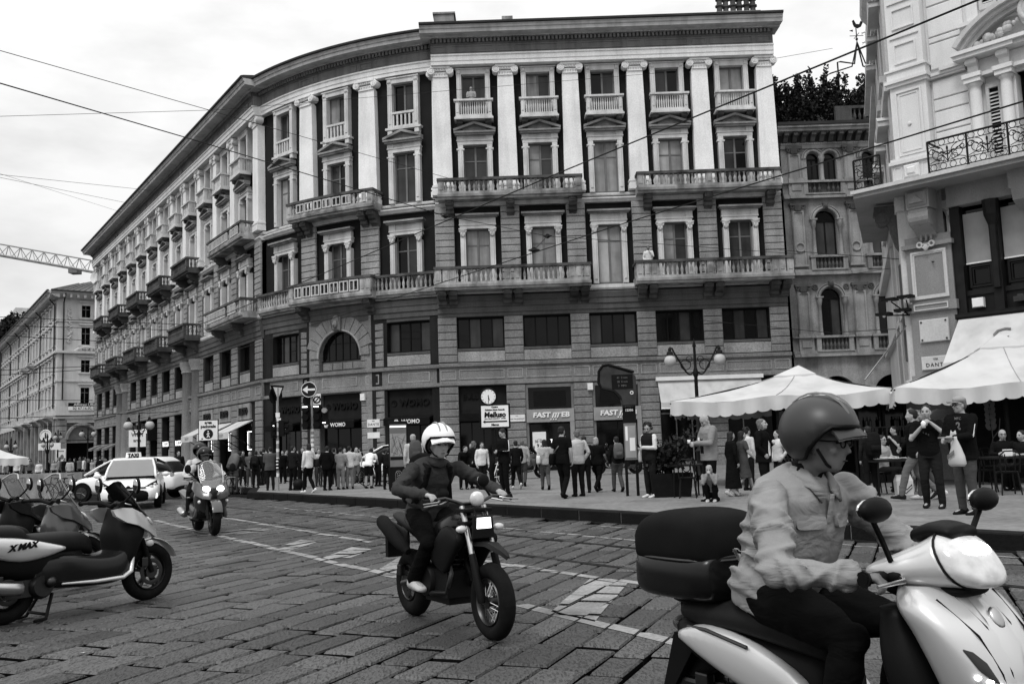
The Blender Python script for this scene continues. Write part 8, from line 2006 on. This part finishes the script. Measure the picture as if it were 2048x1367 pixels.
    w=P['S'][1][2]; held('notebook','pale notebook tucked under the arm of the bald man','notebook',P,lambda g:g.box(.1,.13,-.24,-.1,1.18,1.36),'paper'); held('small_cup','small white cup in the hands of the bald man','cup',P,lambda g:g.lathe([(.03,0),(.035,.08)],(w.x+.1,0,w.z+.0),10),'paper')
    J=pz(pel=(-.08,0,.34),chest=(.06,0,.56),neck=(.16,0,.78),head=(.24,0,.9),el=((.34,.17,.52),)*2,wr=((.34,.05,.76),)*2,kn=((.26,.13,.48),)*2,an=((.06,.1,.09),)*2,hp=(0,.09,.9),curl=.8)
    _,P=pp('fair haired girl crouching with her hands at her face beside the bald man',1424,1003,250,J,None,H=1.32,top=.2,bot=.015,shoe=.45,hair=('long','hairg'),pitch=15,vox=.014,group=c3)
    _,P=pp('young man with headphones and quilted vest reading a phone by the bus stop',1303,994,215,pz(el=((.04,.25,1.14),(.0,.27,1.14)),wr=((.26,.06,1.16),(.25,.04,1.14)),curl=.9),843,top=.55,bot=.025,shoe=.6,hair=('messy','hair'),pitch=22,yaw=25,vox=.014,group=c3)
    g=G(); torso(g,P['pel'],P['ch'],P['nk'],(0,1,0),.034,P['k']); v=body(g,'quilted_vest',cloth(.025),_,.014,1,.0)
    for t in (-.05,.08,.2,.32,.44,.56,.68,.8): 
        c=P['pel'].lerp(P['nk'],t); 
    hd,F,k=P['hd'],P['F'],P['k']; held('headphones','headphones over the dark hair of the phone reader','headphones',P,lambda g:(g.tube([hd+F@Vector((-.02,.1*math.cos(a),.03+.13*math.sin(a)))*k for a in [math.pi*i/10 for i in range(11)]],.014,6),[g.ell(hd+F@Vector((-.01,s*.1,-.0))*k,(.04,.022,.045),10,6) for s in (-1,1)]),'dksteel')
    phone(P,'phone in the hands of the young man with headphones'); shoulder_bag(P,'pale cloth hanging at the side of the young man with headphones',.4,-1,.95,.0,.1,False)
    _,P=pp('woman with streaked bob looking up, open dark jacket over a white blouse',1532,1000,330,pz(el=((.08,.24,1.15),(-.03,.27,1.14)),wr=((.2,.06,1.2),(.08,.2,.98))),834,top=.012,bot=.015,shoe=.02,hair=('bob','hairb'),coat=True,inner=.7,pitch=-12,vox=.014,group=c3)
    _,P=pp('woman in a long black dress with long dark hair walking by the cafe',1468,992,15,WALK2,868,top=.012,bot=.012,shoe=.4,hair=('long','hair'),skirt=.72,arms_bare=False,group=c3,face=False)
    _,P=pp('long haired woman in a dotted skirt and white shoes stepping right',1490,991,10,WALK,862,top=.06,bot=.05,shoe=.6,hair=('long','hair'),skirt=.45,long_sleeve=False,group=c3,face=False)
    _,P=pp('man in a white collar behind the two long haired women',1500,980,30,None,852,top=.5,bot=.02,hair=('messy','hair'),group=c3)
    _,P=pp('woman in a white patterned top near the near rider, beneath the parasol',1562,985,200,POCK,868,top=.5,bot=.02,hair=('bob','hair'),group=c3)
    _,P=pp('waiter in black just left of the near rider\'s helmet',1600,985,190,POCK,862,top=.015,bot=.012,hair=('short','hair'),group=c3)
    _,P=pp('person with a large dark backpack behind the near rider\'s face',1745,990,100,None,850,top=.03,bot=.02,hair=('short','hair'),group=c3,face=False); backpack(P,'large dark backpack seen right of the near rider\'s face',.02,big=1.25)
    _,P=pp('man in a dark shirt turned right beyond the plate table',1797,975,190,ARMUP,852,top=.02,bot=.02,hair=('short','hair'),long_sleeve=False,group=c3)
    q=aty(1765,940,21.8); T,P=person('person seated with glasses and striped top at the plate table',(q.x,21.8,.2),R(300),SIT,1.7,.3,.02,vox=.018,glasses=True,group='people seated at the cafe')
    q=aty(2010,940,21.2); T,P=person('bald seated man in black behind the edge table',(q.x,21.2,.2),R(255),SIT,1.75,.015,.02,hair=('bald','hair'),vox=.018,glasses=True,group='people seated at the cafe')
    q=aty(2052,940,20.9); T,P=person('seated person at the far right whose forearm lies on the edge table',(q.x,20.9,.2),R(200),SIT,1.7,.02,.02,vox=.018,group='people seated at the cafe',long_sleeve=False)
    # centre right, in front of the phone shops
    C=[('tall man in a black tracksuit with white sleeve stripes reading his phone',1010,989,215,PHONE,855,dict(top=.012,bot=.012,pitch=30,shoe=.02)),
     ('child in black with white soled shoes walking away near the kerb',1034,978,100,WALK,882,dict(top=.015,bot=.015,shoe=.5,face=False)),
     ('grey haired man in a pale shirt walking away with a cream shoulder bag',1047,972,80,WALK2,878,dict(top=.3,bot=.05,face=False,hair=('short','hairb'))),
     ('person with a white sling bag walking away left of the phone shop door',1092,979,95,WALK2,893,dict(top=.35,bot=.08,face=False,hair=('long','hair'))),
     ('man in a dark t-shirt with a black satchel seen from behind',1128,996,60,WALK2,850,dict(top=.012,bot=.012,face=False,long_sleeve=False)),
     ('grey haired man in a pale shirt and dark trousers looking left',1158,992,110,POCK,858,dict(top=.42,bot=.02,hair=('short','hairb'),face=False,girth=1.1)),
     ('dark haired person hidden behind the pale shirted man',1172,985,90,None,870,dict(top=.015,bot=.015,face=False)),
     ('white haired stout person in black with a thin cross strap walking right',1196,984,60,WALK,882,dict(top=.012,bot=.012,hair=('bob','hairg'),face=False,girth=1.15,belly=.05,hipw=.19,long_sleeve=False)),
     ('person with a patterned backpack and jeans behind the bus stop',1237,983,100,WALK2,880,dict(top=.015,bot=.06,face=False))]
    for lab,px,py,f,pose,hp,kw in C:
        t,P=pp(lab,px,py,f,pose,hp,group=c2,**kw)
        if 'tracksuit' in lab:
            phone(P,'phone of the man in the black tracksuit')
            for s in (1,-1):
                sh,e,w=P['S'][s]; g=G(); g.tube([sh+Vector((0,s*.06,.02)),sh.lerp(e,.5)+Vector((0,s*.062,0)),e+Vector((0,s*.05,0)),e.lerp(w,.6)+Vector((0,s*.05,0))],.012,5); g.build('sleeve_stripe','paper',t)
        if 'cream' in lab: shoulder_bag(P,'cream bag on the grey haired walker',.5,1,.98,-.12,.14)
        if 'sling' in lab: shoulder_bag(P,'white sling bag on the walker left of the phone shop door',.6,1,1.05,-.14,.15)
        if 'satchel' in lab: shoulder_bag(P,'black satchel of the man in the dark t-shirt',.012,1,.95,.0,.19)
        if 'patterned' in lab: backpack(P,'patterned backpack behind the bus stop',.1)
    # left crowd at the curved corner
    D=[('person with a camouflage backpack riding away past the two-up scooter',468,988,60,LEANF,893,dict(top=.03,bot=.08,face=False,hair=('short','hair'))),
     ('person in a dark coat standing beyond the taxi, pale shirt front',357,972,-60,None,900,dict(top=.02,bot=.02,inner=.5,coat=True)),
     ('woman with fair hair in the group left of the signal pole',500,972,-80,PHONE1,905,dict(top=.08,bot=.05,hair=('long','hairb'))),
     ('man in dark clothes with a small backpack in the left group',512,975,80,None,900,dict(top=.02,bot=.02,face=False)),
     ('man raising a phone in the left group',522,970,150,ARMUP,900,dict(top=.03,bot=.03)),
     ('broad man in a grey suit jacket seen from behind',541,980,95,PHONE,892,dict(top=.07,bot=.025,coat=True,face=False,girth=1.08)),
     ('tall person in dark clothes close behind the grey suit',528,968,70,None,895,dict(top=.02,bot=.02,face=False)),
     ('man in a striped dark top and black trousers at the signal pole',586,980,75,PHONE,890,dict(top=.025,bot=.012,face=False)),
     ('curly haired person in black by the signal pole',606,974,-100,None,893,dict(top=.015,bot=.012,hair=('bob','hair'))),
     ('woman in a white top with a dark shoulder bag and white sneakers',618,985,120,WALK2,885,dict(top=.6,bot=.012,shoe=.7,hair=('tail','hair'),face=False)),
     ('young man in a pale t-shirt between the bag woman and the black suit',638,972,-60,None,898,dict(top=.4,bot=.05,long_sleeve=False)),
     ('large man in a long black coat seen from behind',655,980,90,POCK,890,dict(top=.01,bot=.01,coat=True,face=False,girth=1.12)),
     ('person in a pale grey hoodie and loose pale trousers',682,978,80,PHONE,893,dict(top=.22,bot=.2,face=False)),
     ('man in a pale t-shirt sitting on a bicycle saddle, seen from behind',700,977,95,PHONE,890,dict(top=.5,bot=.15,face=False,long_sleeve=False)),
     ('small woman half seen between the two pale shirts',670,968,-90,None,905,dict(top=.1,bot=.05,hair=('long','hairb'))),
     ('girl with blond hair beyond the bicycle saddle',714,966,-90,None,903,dict(top=.35,bot=.1,hair=('long','hairg'))),
     ('boy in a white t-shirt and dark shorts standing over a bicycle',738,976,60,LEANF,888,dict(top=.75,bot=.012,long_sleeve=False,legs_bare=True,face=False,hair=('short','hair'))),
     ('dark clothed person bending beside the boy in white',757,972,60,LEANF,895,dict(top=.015,bot=.012,face=False)),
     ('person with white straps leaning beside the map totem',775,978,100,LEANF,895,dict(top=.012,bot=.012,face=False)),
     ('grey haired tourist in a pale shirt with a patterned backpack at the map',829,992,92,None,866,dict(top=.42,bot=.02,hair=('short','hairg'),face=False,girth=1.08)),
     ('long haired person in dark clothes beside the grey haired tourist',852,986,100,None,876,dict(top=.025,bot=.02,hair=('bob','hairb'),face=False)),
     ('man leaning on his bicycle right of the supermoto rider\'s helmet',928,978,-60,LEANF,882,dict(top=.015,bot=.015)),
     ('grey haired person in dark clothes under the clock',950,976,80,None,880,dict(top=.02,bot=.02,hair=('bob','hairb'),face=False)),
     ('woman in a black and white striped long top under the clock',966,978,-70,None,892,dict(top=.6,bot=.02,hair=('long','hair'))),
     ('bearded man in a dark jacket first on the left of the left group',486,971,-70,POCK,900,dict(top=.03,bot=.02)),
     ('woman in a pale scarf coat between the left group and the grey suit',533,966,-100,PHONE1,903,dict(top=.18,bot=.03,hair=('long','hair'))),
     ('short person in black behind the sticker pole',566,966,-95,None,902,dict(top=.01,bot=.01,hair=('bob','hair'))),
     ('man in a checked grey shirt just right of the sticker pole',572,963,20,POCK,898,dict(top=.12,bot=.03)),
     ('dark haired woman turned left beyond the ball bollard',598,962,180,ARMUP,903,dict(top=.05,bot=.02,hair=('tail','hair'))),
     ('tall man in black looking over the crowd beside the arrow sign pole',628,962,-90,None,893,dict(top=.012,bot=.012,shoe=.02)),
     ('person in a dark quilted coat right of the long black coat',668,972,100,WALK2,899,dict(top=.02,bot=.02,coat=True,face=False)),
     ('woman in a grey cardigan near the lit shop screen',690,962,-85,None,904,dict(top=.1,bot=.02,hair=('long','hairb'))),
     ('man in a navy dark polo left of the boy in white',722,961,170,PHONE,898,dict(top=.02,bot=.03,long_sleeve=False)),
     ('small dark figure at the shop door behind the boy in white',748,958,-90,None,900,dict(top=.015,bot=.015)),
     ('man in a dark coat partly behind the map totem',786,964,60,None,890,dict(top=.015,bot=.015,face=False)),
     ('woman in dark clothes left of the shoe shop board post',944,966,-90,POCK,890,dict(top=.03,bot=.02,hair=('bob','hair'))),
     ('person bending over the parked scooter left of the price poster',985,975,150,LEANF,890,dict(top=.02,bot=.02,face=False))]
    for lab,px,py,f,pose,hp,kw in D:
        kw.setdefault('yaw',hash(lab)%1*0+(px*7)%50-25); pose=dict(pose or {}); w=((px*13)%7-3)*.008; pose.setdefault('pel',(0,w,.93)); 
        t,P=pp(lab,px,py,f+(px*11)%40-20,pose,hp,group=c1,vox=.021,z=.2 if px>480 else 0,**kw)
        if 'camouflage' in lab: backpack(P,'big camouflage backpack on the cyclist by the two-up scooter',.12,big=1.3)
        if 'small backpack' in lab: backpack(P,'small dark backpack in the left group',.03)
        if 'patterned backpack' in lab: backpack(P,'patterned backpack of the grey haired tourist',.07,big=1.15)
        if 'dark shoulder bag' in lab: shoulder_bag(P,'dark bag of the woman in the white top',.03,-1,1.05,-.1,.14)
    # far left street people
    rg=random.Random(12)
    looks=['pale shirt','black jacket','grey coat','white top','dark hoodie','pale jacket and backpack','striped top','black dress']
    for i in range(20):
        px=[8,22,60,78,96,108,118,128,140,150,160,168,176,184,192,200,210,352,46,34][i]; d=rg.uniform(58,80); q=aty(px,930,d); tp=[.4,.02,.1,.6,.03,.3,.2,.015][i%8]
        person('far pedestrian in a %s %s'%(looks[i%8],['left of the lamp at the photo edge','under the left edge parasol','right of the left edge parasol','by the first edge lamp','under the information sign','right of the information sign','left of the slim lamp','right of the slim lamp','before the arched shop poster','left of the arched shop','before the arched shop door','centre of the arched shop','right of the arched shop','below the banner end','before the far double lamp','beside the taxi roof','just left of the taxi sign','right of the white hatchback','between parasol and first lamp','beneath the parasol edge'][i]),(q.x,d,.03),R(rg.choice([90,-90,20,200])),WALK2 if i%2 else None,rg.uniform(1.62,1.82),tp,.02,.05,vox=.03,face=False,group='far pedestrians in the left street',hair=(rg.choice(['short','long','bob']),rg.choice(['hair','hairb','hair'])))
    # on the balconies
    x,y,_a=fr('F',FB*.5-.12); T,P=person('man in a pale t-shirt standing on the top small balcony',(x,y-.25,19.22),R(-90),PHONE,1.76,.3,.04,hair=('bald','hair'),long_sleeve=False,vox=.022,pitch=20,group='people on balconies')
    x,y,_a=fr('F',FB*3.05); T,P=person('man in a white shirt on the first floor balcony, hand at his face',(x,y-.75,9.99),R(-100),ARMUP,1.8,.6,.04,skin='skin2',hair=('short','hair'),vox=.022,group='people on balconies')
crowd()
